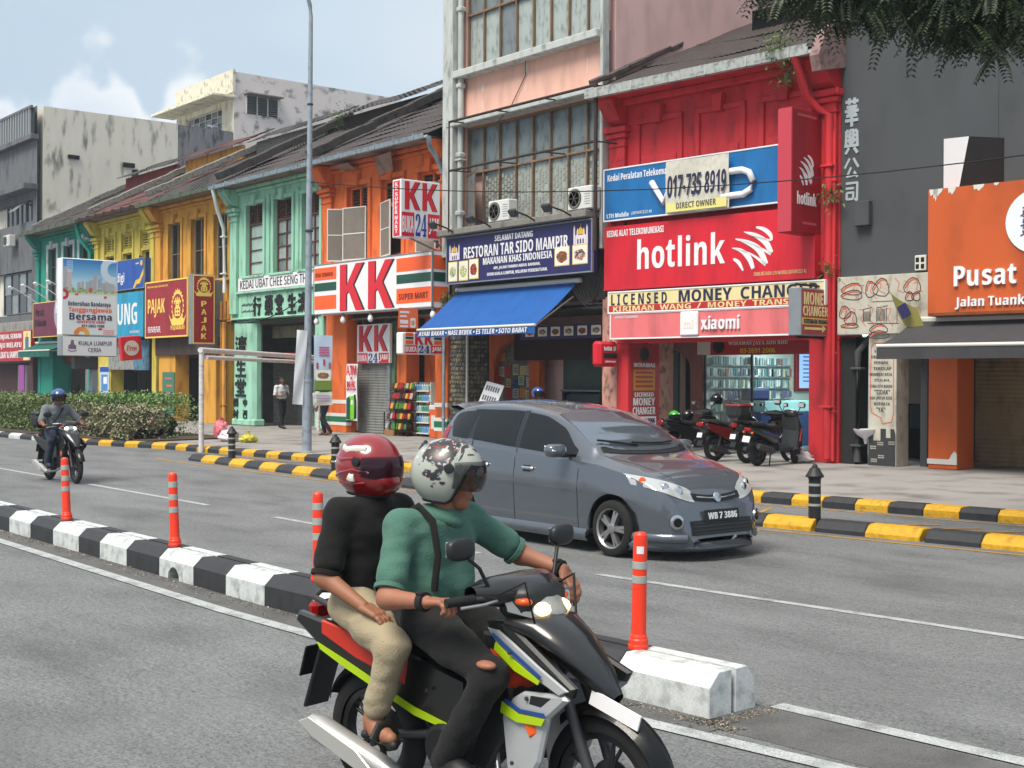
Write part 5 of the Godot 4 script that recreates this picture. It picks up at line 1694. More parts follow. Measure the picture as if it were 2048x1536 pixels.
	s.prism(pv([-50.6,5.45,-50.3,5.75,-49.95,5.8,-49.55,6.2,-49.55,5.95,-49.9,5.6,-50.2,5.6,-50.4,5.45]),0.0,0.004,F)
	s.lathe(V(-49.75,6.42,0.402),V(0,0,1),[[0.11,0],[0.11,0.006]],16)
	part(t,"gold_wave",s,plain("gold",Color(0.86,0.70,0.16),0.5))
	letters(t,"yellow","sans",shift(F,-50.15,6.42),0.34,0.09,mats.sign_white)
	t=panel_sign("phone_board","cyan phone brand board with tall white capitals",-55.3,-49.55,3.46,5.3,0.1,0.4,vinyl("cyan",Color(0.05,0.60,0.76)),null,SA)
	letters(t,"UNG","sansbold",shift(F,-51.15,4.42),2.0,0.86,mats.sign_white)
	letters(t,"ISEO MOBILE","sans",shift(F,-50.4,3.68),1.0,0.1,mats.sign_white)
	t=thing("projecting_sign","small tilted red food stall box sign with a pale disc","sign",V(-49.55,2.35,0.85),SA,"projecting box signs")
	var B:=Basis(Vector3.RIGHT,0.1)
	boxed(t,"box",V(-49.75,3.0,0.85),V(0.25,0.95,0.85),plain("food_red",Color(0.78,0.10,0.14),0.5),0.03,B)
	s=Shape.new()
	s.lathe(V(-49.62,3.0,0.85),V(1,0,0),[[0.3,0],[0.3,0.012]],24)
	part(t,"disc",s,mats.off_white)
	letters(t,"Fres","serifbold",side(-49.605,3.0,0.85),0.42,0.2,plain("food_red",Color(0.78,0.10,0.14),0.5),0.006,0.2)
	t=thing("phone_poster","blue and white poster on the yellow arcade pier","poster",V(-54.5,1.0,0.02),SA)
	boxed(t,"card",V(-54.5,1.55,0.02),V(1.0,1.5,0.02),plain("poster_pale",Color(0.70,0.78,0.84),0.5))
	F=front(-54.5,1.55,0.031)
	patch(t,"print",F,0,0.62,1.0,0.22,vinyl("royal",Color(0.04,0.30,0.66)),0.003)
	patch(t,"print",F,0,0.05,0.7,0.7,plain("poster_blue",Color(0.25,0.50,0.75),0.5),0.003)
	patch(t,"print",F,0.1,0.15,0.4,0.3,mats.sign_white,0.006)
	t=thing("doorway_sign","dark lettered board over the amber shop doorway","sign",V(-45.8,2.2,-1.2),SA)
	boxed(t,"board",V(-45.8,2.45,-1.2),V(2.2,0.5,0.1),mats.black,0.02)
	letters(t,"oppo","sansbold",front(-45.9,2.47,-1.148),1.3,0.24,mats.sign_white,0.02)
	t=thing("shop_poster","green poster on the amber arcade pier","poster",V(-48.1,0.3,0.02),SA)
	boxed(t,"card",V(-48.0,1.2,0.02),V(1.1,1.7,0.02),plain("poster_green",Color(0.22,0.45,0.36),0.5))
	for k in 5:
		boxed(t,"print",V(-48.0+0.1*(k % 2),1.8 - k*0.28,0.032),V(0.6 - 0.1*(k % 3),0.07,0.006),[plain("pink_print",Color(0.72,0.42,0.45),0.6),mats.kk_orange][k % 2])
	var maroon:=vinyl("maroon",Color(0.42,0.05,0.20))
	t=panel_sign("clothes_sign","maroon clothes shop board with a grey disc on the teal house",-62.41,-55.8,3.7,5.3,0.1,0.4,maroon,gold,SA)
	F=front(0,0,0.402)
	letters(t,"Pusat","sansbold",shift(F,-61.5,4.85),1.1,0.34,mats.ink)
	letters(t,"Pakaian","sansbold",shift(F,-61.4,4.38),1.4,0.36,mats.ink)
	s=Shape.new()
	s.lathe(V(-58.75,4.75,0.402),V(0,0,1),[[0.85,0],[0.85,0.006]],28)
	part(t,"disc",s,plain("disc_grey",Color(0.60,0.60,0.66),0.5))
	letters(t,"H","sansbold",shift(F,-59.15,5.0,0.006),0.4,0.5,mats.sign_white)
	for x in [-62.2,-60.4,-58.75,-57.1]:
		flood(V(x,5.33,0.3),V(x,6.05,1.5),"white goose-neck floodlight over the maroon board, "+["beside the grey block","over the dark words on it","next before the billboard's edge","hidden beside the billboard"][int((x+62.3)/1.6)],"floodlights over the clothes sign",mats.sign_white)
	t=panel_sign("cloth_sign","red board with three rows of white capitals on the grey block",-69.5,-62.9,2.6,4.08,0.15,0.32,vinyl("cloth_red",Color(0.68,0.07,0.12)),null,SA)
	F=front(0,0,0.322)
	letters(t,"MENJUAL SERBAN","sansbold",shift(F,-66.15,3.8),3.7,0.3,mats.sign_white)
	letters(t,"BAJU MELAYU","sansbold",shift(F,-66.15,3.37),3.7,0.32,mats.sign_white)
	letters(t,"PELIKAT & SAMPING","sansbold",shift(F,-66.15,2.92),3.7,0.32,mats.sign_white)
	patch(t,"panel",F,-63.5,3.34,1.05,1.4,plain("cream_card",Color(0.85,0.82,0.66),0.5),0.004)
	patch(t,"print",F,-63.5,3.3,0.5,0.9,plain("print_slate",Color(0.30,0.40,0.48),0.5),0.008)
	patch(t,"print",F,-63.5,3.85,0.3,0.25,plain("gold",Color(0.86,0.70,0.16),0.5),0.008)
	awning("awning","small dark teal awning over the teal shop front",-63.15,-58.9,0.05,3.45,0.85,3.05,0.27,surf("awning_teal",Color(0.06,0.40,0.35),"stain"),SA)
	restaurant(navy)
func emblem(t: Node3D,F: Transform3D,r: float,gold: Material,red: Material)->void:
	var s:=Shape.new()
	var sun:=PackedVector2Array()
	for k in 40:
		var a:=TAU*k/40.0
		sun.append(Vector2.from_angle(a)*r*(0.62 if k % 2==0 else 0.52)*V2(0.92,1.1))
	s.prism(sun,0.0,0.004,F)
	s.prism(pv([-0.78*r,-0.3*r,-0.5*r,-0.72*r,0.5*r,-0.72*r,0.78*r,-0.3*r,0.55*r,-0.5*r,0.4*r,-0.42*r,-0.4*r,-0.42*r,-0.55*r,-0.5*r]),0.0,0.005,F)
	part(t,"sunburst",s,gold)
	s=Shape.new()
	s.lathe(F.origin,F.basis.z,[[0.47*r,0.004],[0.47*r,0.007]],28)
	part(t,"sun_disc",s,red)
	glyph(t,GLYPHS["pawn"],shift(F,0,0,0.007),V2(0.66*r,0.74*r),gold,1.0,0.004)
func flood(base: Vector3,head: Vector3,label: String,group: String,m: Material,seg:=Transform3D(Basis(),Vector3(0,0,FACADE_Z)))->void:
	var t:=thing("floodlight",label,"floodlight",base,seg,group)
	piped(t,"arm",[base,base.lerp(head,0.5)+V(0,0.04,0),head],0.022,mats.rust if m != mats.sign_white else m,6)
	var s:=Shape.new()
	s.box(head+V(0,-0.06,0.03),V(0.26,0.2,0.1),0.02,Basis(Vector3.RIGHT,0.7))
	part(t,"lamp_head",s,m)
	s=Shape.new()
	s.box(head+V(0,-0.1,-0.015),V(0.21,0.15,0.02),0.0,Basis(Vector3.RIGHT,0.7))
	part(t,"lens",s,mats.glass_grey)
func awning(called: String,label: String,x0: float,x1: float,z0: float,y0: float,z1: float,y1: float,drop: float,m: Material,seg: Transform3D)->Node3D:
	var t:=thing(called,label,"awning",V((x0+x1)/2,y1,z0),seg)
	var s:=Shape.new()
	var rows:=[]
	for j in 9:
		var row:=PackedVector3Array()
		for i in 29:
			var u:=i/28.0
			var w:=j/8.0
			row.append(V(lerpf(x0,x1,u),lerpf(y0,y1,w) - 0.05*sin(PI*w) - 0.012*sin(u*23.0)*w,lerpf(z0,z1,w)))
		rows.append(row)
	s.grid(rows,false,true)
	part(t,"canopy",s,m)
	s=Shape.new()
	rows=[]
	for j in 4:
		var row:=PackedVector3Array()
		for i in 29:
			var u:=i/28.0
			row.append(V(lerpf(x0,x1,u),y1 - 0.03 - drop*j/3.0,z1+0.01+0.012*sin(u*31.0)*j/3.0))
		rows.append(row)
	s.grid(rows,false,true)
	part(t,"valance",s,m)
	piped(t,"front_bar",[V(x0,y1,z1),V(x1,y1,z1)],0.035,mats.off_white,8)
	piped(t,"arm",[V(x0+0.1,y0 - 0.4,z0+0.1),V(x0+0.1,y1 - 0.02,z1 - 0.05)],0.02,mats.off_white,6)
	piped(t,"arm",[V(x1 - 0.1,y0 - 0.4,z0+0.1),V(x1 - 0.1,y1 - 0.02,z1 - 0.05)],0.02,mats.off_white,6)
	boxed(t,"cassette",V((x0+x1)/2,y0,z0+0.02),V(x1 - x0+0.2,0.12,0.14),mats.off_white,0.03)
	return t
func cloth_sheet(t: Node3D,F: Transform3D,w: float,h: float,m: Material,wave:=0.03,waves:=2.0,called:="cloth")->void:
	var s:=Shape.new()
	for back in 2:
		var rows:=[]
		for j in 15:
			var row:=PackedVector3Array()
			for i in 13:
				var u:=i/12.0
				var v:=j/14.0
				row.append(F*V((u - 0.5)*w,(0.5 - v)*h,wave*(sin(u*waves*2.1+v*3.0)+0.4*sin(v*9.0+u*5.0)) - 0.004*back))
			rows.append(row)
		s.grid(rows,false,back==0)
	part(t,called,s,m)
func mosque_print(t: Node3D,F: Transform3D,k: float)->void:
	var s:=Shape.new()
	s.prism(pv([-0.2*k,0,0.2*k,0,0.2*k,0.24*k,-0.2*k,0.24*k]),0.0,0.004,F)
	for x in [-0.24,0.24,-0.12,0.12]:
		var hh: float=0.42 if absf(x)>0.2 else 0.34
		s.prism(pv([(x - 0.03)*k,0,(x+0.03)*k,0,(x+0.03)*k,hh*k,x*k,(hh+0.08)*k,(x - 0.03)*k,hh*k]),0.0,0.005,F)
	part(t,"printed_mosque",s,plain("mosque_cream",Color(0.86,0.82,0.84),0.5))
	s=Shape.new()
	var dome:=PackedVector2Array()
	for j in 9:
		dome.append(V2(cos(PI*j/8.0)*0.12*k,0.26*k+sin(PI*j/8.0)*0.17*k))
	s.prism(dome,0.0,0.007,F)
	s.prism(pv([-0.01*k,0.4*k,0.01*k,0.4*k,0,0.54*k]),0.0,0.006,F)
	part(t,"printed_dome",s,plain("gold",Color(0.86,0.70,0.16),0.5))
	s=Shape.new()
	for x in [-0.1,0.0,0.1]:
		s.prism(pv([(x - 0.025)*k,0.02*k,(x+0.025)*k,0.02*k,(x+0.025)*k,0.12*k,x*k,0.16*k,(x - 0.025)*k,0.12*k]),0.0,0.006,F)
	part(t,"printed_arch",s,vinyl("navy",Color(0.13,0.12,0.36)))
func restaurant(navy: Material)->void:
	var t:=panel_sign("restaurant_sign","navy restaurant board with white capitals and small food pictures",-28.9,-23.0,4.44,5.7,0.32,0.5,navy,mats.steel,SA)
	var F:=front(0,0,0.502)
	var w: Material=mats.sign_white
	letters(t,"SELAMAT DATANG","sansbold",shift(F,-25.98,5.53),1.55,0.15,w)
	letters(t,"RESTORAN TAR SIDO MAMPIR","sansbold",shift(F,-25.98,5.24),4.25,0.3,w)
	letters(t,"MAKANAN KHAS INDONESIA","sansbold",shift(F,-25.85,4.96),2.8,0.18,w)
	letters(t,"499, JALAN TUANKU ABDUL RAHMAN,","sansbold",shift(F,-25.85,4.75),1.9,0.095,w)
	letters(t,"50100 KUALA LUMPUR, WILAYAH PERSEKUTUAN.","sansbold",shift(F,-25.85,4.6),2.45,0.095,w)
	mosque_print(t,shift(F,-28.53,5.08),0.85)
	mosque_print(t,shift(F,-23.4,5.12),0.95)
	var yl:=plain("gold",Color(0.86,0.70,0.16),0.5)
	var n:=0
	for q in [[-28.6,4.77,0.38,0.5],[-28.12,4.77,0.38,0.5],[-27.66,4.79,0.38,0.5],[-24.08,4.88,0.52,0.44],[-23.42,4.88,0.52,0.44]]:
		patch(t,"picture_rim",F,q[0],q[1],q[2]+0.04,q[3]+0.04,yl,0.003)
		var fm:=[food_print("drink_print",Color(0.75,0.78,0.8),Color(0.9,0.85,0.4),Color(0.35,0.55,0.3)),food_print("lime_print",Color(0.85,0.85,0.3),Color(0.6,0.7,0.2),Color(0.9,0.9,0.9)),food_print("fry_print",Color(0.62,0.12,0.08),Color(0.8,0.3,0.15),Color(0.4,0.1,0.08)),food_print("meat_print",Color(0.55,0.2,0.12),Color(0.75,0.3,0.2),Color(0.25,0.4,0.15)),food_print("rice_print",Color(0.15,0.14,0.14),Color(0.82,0.3,0.12),Color(0.9,0.88,0.85))]
		patch(t,"food_picture",F,q[0],q[1],q[2],q[3],fm[n],0.006)
		n+=1
	t=awning("awning","bright blue sloping awning with white lettering on its valance",-28.85,-23.9,0.1,4.3,1.5,3.16,0.17,surf("awning_blue",Color(0.03,0.35,0.66),"faint",Vector3(0.4,0.2,0.4),0.8),SA)
	letters(t,"AYAM BAKAR \u2022 NASI BEBEK \u2022 ES TELER \u2022 SOTO BABAT","sansbold",front(-26.45,3.05,1.53),4.55,0.12,w,0.006,0.2)
	t=thing("steel_gantry","bare rusty steel frame of a removed sign over the window band","frame",V(-25.5,5.0,0.8),SA)
	for y in [8.78,7.46]:
		piped(t,"rail",[V(-28.4,y,0.8),V(-22.56,y,0.8)],0.035,mats.rust,6)
		for x in [-28.3,-26.4,-24.5,-22.6]:
			piped(t,"strut",[V(x,y,0.8),V(x,y+0.03,0.05)],0.02,mats.rust,5)
	piped(t,"upright",[V(-22.56,8.82,0.8),V(-22.56,4.9,0.8)],0.05,mats.rust,6)
	piped(t,"upright",[V(-28.4,8.8,0.8),V(-28.4,5.8,0.8)],0.025,mats.rust,6)
	n=0
	for q in [[-28.45,-28.12],[-26.8,-26.47],[-25.0,-24.73],[-23.6,-23.47]]:
		flood(V(q[0],5.74,0.42),V(q[1],5.98,1.5),"black floodlight on a rusty arm over the navy board, "+["in front of the orange shutters","below the first air conditioner","between the two air conditioners","below the second air conditioner"][n],"floodlights over the restaurant sign",mats.iron)
		n+=1
	for q in [[-26.55,"white air conditioner box on the ledge above the navy board, beside the open casement"],[-23.4,"white air conditioner box on the ledge by the rusty upright"]]:
		t=thing("air_conditioner",q[1],"air conditioner",V(q[0],5.92,0.4),SA,"air conditioners on the ledge")
		ac_unit(t,V(q[0],5.93,0.4),"casing")
		boxed(t,"foot",V(q[0] - 0.3,5.925,0.4),V(0.06,0.03,0.4),mats.iron)
		boxed(t,"foot",V(q[0]+0.3,5.925,0.4),V(0.06,0.03,0.4),mats.iron)
	t=thing("menu_strip","purple strip of dish pictures under the awning","sign",V(-25.2,2.95,-0.6),SA)
	boxed(t,"board",V(-25.0,3.08,-0.6),V(4.0,0.36,0.05),plain("purple_dark",Color(0.16,0.13,0.36),0.5))
	for k in 7:
		patch(t,"dish_picture",front(-26.6+k*0.52,3.1,-0.574),0,0,0.36,0.24,food_print("rice_print",Color.BLACK,Color.BLACK,Color.BLACK) if k % 2 else food_print("meat_print",Color.BLACK,Color.BLACK,Color.BLACK),0.004)
	t=thing("menu_board","white menu board leaning by the arch of notices","sign",V(-27.2,0.9,0.5),SA)
	var Bm:=Basis(Vector3.BACK,-0.16)*Basis(Vector3.RIGHT,-0.35)
	boxed(t,"board",V(-27.0,1.45,0.4),V(0.75,0.62,0.03),mats.sign_white,0.006,Bm)
	var s:=Shape.new()
	for j in 2:
		for i in 6:
			s.box(V(-27.0,1.45,0.4)+Bm*V(-0.26+i*0.1,0.14 - j*0.27,0.018),V(0.06,0.14,0.004),0.0,Bm)
	part(t,"print",s,plain("print_grey",Color(0.35,0.35,0.37),0.6))
	boxed(t,"stand",V(-27.0,0.65,0.3),V(0.5,1.0,0.04),mats.iron)
func signs_bend()->void:
	var phone_blue:=vinyl("phone_blue",Color(0.03,0.42,0.68))
	var hot:=vinyl("hot_red",Color(0.82,0.06,0.16))
	var w: Material=mats.sign_white
	var cream:=vinyl("cream_letter",Color(0.90,0.84,0.62))
	var ink:=plain("navy_ink",Color(0.10,0.10,0.26),0.6)
	var t:=panel_sign("phone_sign","blue phone shop board with white tube letters behind a cloth banner",0.18,5.9,5.62,6.84,0.15,0.35,phone_blue,w,SB)
	var F:=front(0,0,0.352)
	letters(t,"Kedai Peralatan Telekomuni","sansbold",shift(F,1.25,6.64),1.9,0.17,w)
	letters(t,"LTH Mobile","sansbold",shift(F,0.62,5.74),0.68,0.11,w)
	letters(t,"(001697222-A)","sans",shift(F,1.35,5.74),0.6,0.08,w)
	var s:=Shape.new()
	s.tube([V(1.7,6.4,0.42),V(2.06,5.9,0.42),V(2.3,6.3,0.42)],0.075,10)
	s.tube([V(3.7,6.4,0.42),V(4.22,6.4,0.42),V(4.4,6.33,0.42),V(4.5,6.15,0.42),V(4.44,5.96,0.42),V(4.25,5.87,0.42),V(3.7,5.87,0.42)],0.075,10)
	part(t,"tube_letter",s,w)
	t=thing("cloth_banner","creased white cloth banner with a phone number tied over the blue board","banner",V(3.05,5.6,0.5),SB)
	cloth_sheet(t,front(3.05,6.2,0.49),1.74,1.18,surf("cloth_white",Color(0.84,0.83,0.78),"faint",Vector3.ONE),0.018,4.0)
	F=front(3.05,6.2,0.515)
	letters(t,"017-735 8919","sansbold",shift(F,0,0.02),1.62,0.48,ink,0.006,0.05)
	patch(t,"yellow_strip",F,0,-0.46,1.66,0.2,plain("banner_yellow",Color(0.85,0.82,0.50),0.8),0.003)
	letters(t,"DIRECT OWNER","sansbold",shift(F,0,-0.43,0.004),1.1,0.13,plain("print_grey",Color(0.35,0.35,0.37),0.6))
	t=panel_sign("telecom_sign","large red telecom board with white lettering and a scribble emblem",0.2,6.0,4.0,5.48,0.15,0.35,hot,null,SB)
	F=front(0,0,0.352)
	letters(t,"hotlink","sansbold",shift(F,2.48,4.77),2.5,0.7,w)
	scribble(t,shift(F,4.45,4.68),1.08,0.96,w)
	letters(t,"KEDAI ALAT TELEKOMUNIKASI","sansbold",shift(F,1.15,5.31),1.72,0.15,w)
	letters(t,"DIMILIKI OLEH: LTH MOBILE (001697222-A)","sans",shift(F,5.15,4.13),1.3,0.09,cream)
	boxed(t,"lower_trim",V(3.1,3.985,0.3),V(5.8,0.03,0.14),plain("trim_red",Color(0.70,0.10,0.16),0.4))
	t=panel_sign("money_sign","cream money changer board with a red strip along its foot",0.34,6.24,3.43,3.92,0.15,0.35,cream,w,SB)
	letters(t,"L I C E N S E D","sansbold",shift(F,1.27,3.74),1.68,0.25,ink)
	letters(t,"MONEY  CHANGER","sansbold",shift(F,4.28,3.75),3.65,0.26,ink)
	patch(t,"red_strip",F,3.29,3.52,5.86,0.16,plain("strip_red",Color(0.70,0.12,0.14),0.5),0.003)
	letters(t,"KIRIMAN  WANG  /  MONEY  TRANSFER","sansbold",shift(F,3.2,3.52,0.004),5.4,0.12,cream)
	t=panel_sign("brand_sign","faded salmon phone brand board with a white square logo",0.4,5.6,2.82,3.41,0.15,0.34,vinyl("salmon",Color(0.88,0.45,0.46)),w,SB)
	F=front(0,0,0.342)
	boxed(t,"logo_tile",V(2.77,3.12,0.37),V(0.51,0.54,0.06),w,0.03)
	letters(t,"mi","sansbold",front(2.77,3.12,0.401),0.26,0.2,plain("faint_logo",Color(0.90,0.85,0.78),0.5))
	letters(t,"xiaomi","sansbold",shift(F,3.62,3.13,0.0),1.04,0.3,w,0.05)
	letters(t,"KEDAI ALAT TELEKOMUNIKASI","sans",shift(F,0.9,3.33),0.7,0.06,w)
	t=thing("projecting_sign","tall dark red projecting telecom box with a white scribble emblem","sign",V(5.85,4.87,0.66),SB,"projecting box signs")
	boxed(t,"box",V(5.83,6.13,0.66),V(0.34,2.53,1.1),vinyl("box_red",Color(0.60,0.05,0.12)),0.02)
	F=side(6.001,6.13,0.66)
	scribble(t,shift(F,-0.02,0.02),0.52,0.66,w)
	letters(t,"hotlink","sansbold",shift(F,0,-0.55),0.7,0.26,w)
	patch(t,"small_print",F,0,1.14,0.7,0.05,plain("faint_red",Color(0.72,0.30,0.33),0.5),0.002)
	patch(t,"small_print",F,0.1,-1.05,0.5,0.05,plain("faint_red",Color(0.72,0.30,0.33),0.5),0.002)
	patch(t,"pale_end",front(5.83,6.13,1.211),0,0,0.32,2.5,plain("end_pink",Color(0.72,0.22,0.28),0.5),0.003)
	for y in [4.92,7.3]:
		piped(t,"bracket",[V(5.9,y,0.1),V(6.25,y,0.05)],0.02,mats.iron,5)
	t=thing("projecting_sign","small projecting money changer box with worn lettering","sign",V(6.1,2.77,0.67),SB,"projecting box signs")
	boxed(t,"box",V(6.08,3.25,0.67),V(0.3,0.96,1.06),mats.steel,0.01)
	F=side(6.231,3.25,0.67)
	patch(t,"face",F,0,0,0.98,0.9,plain("worn_red",Color(0.62,0.22,0.20),0.6),0.003)
	letters(t,"MONEY","sansbold",shift(F,0,0.27,0.003),0.86,0.25,cream)
	letters(t,"CHANGER","sansbold",shift(F,0,0.02,0.003),0.9,0.2,cream)
	patch(t,"yellow_strip",F,0,-0.19,0.98,0.14,plain("banner_yellow2",Color(0.82,0.70,0.30),0.6),0.006)
	letters(t,"KIRIMAN WANG","sansbold",shift(F,0,-0.19,0.006),0.86,0.09,ink)
	s=Shape.new()
	s.prism(pv([-0.4,-0.36,0.25,-0.36,0.25,-0.41,0.38,-0.33,0.25,-0.26,0.25,-0.31,-0.4,-0.31]),0.003,0.008,F)
	part(t,"arrow",s,cream)
	for y in [2.74,3.8]:
		piped(t,"bracket",[V(6.1,y,1.2),V(6.1,y,0.05)],0.025,mats.black,5)
	t=thing("light_box","small rounded red light box on the pink pier","sign",V(0.35,2.17,0.45),SB)
	boxed(t,"box",V(0.32,2.46,0.45),V(0.28,0.6,0.68),hot,0.07)
	F=side(0.462,2.46,0.43)
	letters(t,"hotlink","sansbold",shift(F,-0.06,0.13),0.28,0.1,w)
	scribble(t,shift(F,0.17,0.13),0.1,0.13,w)
	patch(t,"dark_strip",F,0.02,-0.04,0.46,0.12,mats.black,0.004)
	letters(t,"DIMILIKI OLEH","sans",shift(F,0.02,-0.18),0.36,0.04,w)
	t=thing("door_poster","tall red money changer poster on the inside of the red pier","poster",V(0.67,0.4,-0.55),SB)
	boxed(t,"card",V(0.67,1.55,-0.58),V(0.02,2.3,1.0),plain("poster_red",Color(0.62,0.07,0.10),0.5))
	F=side(0.681,1.55,-0.58)
	s=Shape.new()
	s.lathe(F*V(0,0.92,0),F.basis.z,[[0.17,0],[0.17,0.006]],20)
	part(t,"disc",s,mats.black)
	letters(t,"WIRAMAS","sansbold",shift(F,0,0.66),0.8,0.1,w)
	patch(t,"yellow_field",F,0,0.3,0.8,0.5,plain("poster_amber",Color(0.80,0.50,0.10),0.6),0.003)
	for k in 4:
		patch(t,"print",F,0,0.48 - k*0.11,0.66,0.05,plain("poster_red",Color(0.62,0.07,0.10),0.5),0.006)
	letters(t,"LICENSED","sansbold",shift(F,0,-0.05),0.7,0.1,w)
	letters(t,"MONEY","sansbold",shift(F,0,-0.22),0.8,0.18,w)
	letters(t,"CHANGER","sansbold",shift(F,0,-0.44),0.84,0.18,w)
	patch(t,"white_field",F,0,-0.68,0.9,0.2,w,0.003)
	letters(t,"03-2691 2006","sansbold",shift(F,0,-0.68,0.004),0.8,0.12,ink)
	t=thing("sticker","magenta bank sticker on the red pier","sticker",V(6.1,1.9,0.0),SB)
	patch(t,"sticker",front(6.18,1.98,0.0),0,0,0.26,0.42,plain("magenta",Color(0.75,0.10,0.45),0.5))
	s=Shape.new()
	s.stroke(pv([6.1,1.96,6.12,2.12,6.26,2.12,6.24,1.96,6.1,1.96]),0.03,0.004,0.007)
	s.stroke(pv([6.14,2.04,6.22,2.04]),0.025,0.004,0.007)
	part(t,"symbol",s,w)
	t=thing("sticker","white triangular sticker high on the red pier","sticker",V(6.1,2.4,0.0),SB)
	s=Shape.new()
	s.prism(pv([6.06,2.42,6.32,2.42,6.12,2.66]),0.0,0.004)
	part(t,"sticker",s,w)
	t=thing("wall_lettering","pale brush characters one above another on the grey wall","lettering",V(6.66,5.4,0.0),SB)
	var k2:=0
	for q in ["bloom","rise","public","office"]:
		glyph(t,GLYPHS[q],front(6.64,[7.36,6.76,6.22,5.73][k2],0.001),V2(0.36,[0.6,0.54,0.44,0.44][k2]),plain("pale_paint",Color(0.62,0.66,0.68),0.7),1.1,0.012)
		k2+=1
	mural()
	t=thing("office_sign","plain orange sign wall with raised white letters and a round crest","sign",V(10.8,3.1,0.26),SB)
	var orange:=surf("sign_orange",Color(0.82,0.36,0.11),"fade",Vector3(0.3,0.15,0.3),0.6)
	boxed(t,"board",V(10.8,4.31,0.26),V(4.4,2.42,0.48),orange)
	boxed(t,"lower_trim",V(10.8,3.13,0.47),V(4.36,0.07,0.1),surf("trim_brown",Color(0.55,0.28,0.12)),0.01)
	F=front(0,0,0.502)
	letters(t,"Pusat","sansbold",shift(F,9.75,3.83),1.2,0.38,w,0.05)
	letters(t,"Jalan Tuanku","sansbold",shift(F,9.9,3.33),1.46,0.24,w,0.04)
	s=Shape.new()
	s.lathe(V(10.72,4.75,0.5),V(0,0,1),[[0.58,0.0],[0.58,0.03]],40)
	part(t,"crest_disc",s,plain("crest_white",Color(0.86,0.89,0.95),0.4))
	s=Shape.new()
	for k in 9:
		s.stroke(pv([10.42+0.04*(k % 3),4.5+0.06*k,10.5+0.05*(k % 2),4.54+0.06*k,10.46,4.6+0.05*k]),0.025,0.0,0.036,F)
	part(t,"crest_lines",s,plain("crest_ink",Color(0.40,0.22,0.35),0.6))
	s=Shape.new()
	for q in [[8.62,5.36,0.28,0.16],[8.7,5.32,0.1,0.24],[9.0,5.42,0.16,0.14],[9.5,5.42,0.22,0.12],[9.9,5.47,0.1,0.06]]:
		s.prism(pv([q[0],5.52,q[0]+q[2],5.52,q[0]+q[2]*0.9,5.52 - q[3]*0.4,q[0]+q[2]*0.5,5.52 - q[3],q[0]+q[2]*0.3,5.52 - q[3]*0.6,q[0]+q[2]*0.1,5.52 - q[3]*0.8]),0.0,0.004,F)
	part(t,"peeled_paint",s,mats.off_white)
	awning("awning","dark grey sloping awning below the orange sign wall",8.1,13.0,0.1,3.05,1.5,2.52,0.22,surf("awning_grey",Color(0.25,0.245,0.26),"faint",Vector3(0.4,0.2,0.4),0.85),SB)
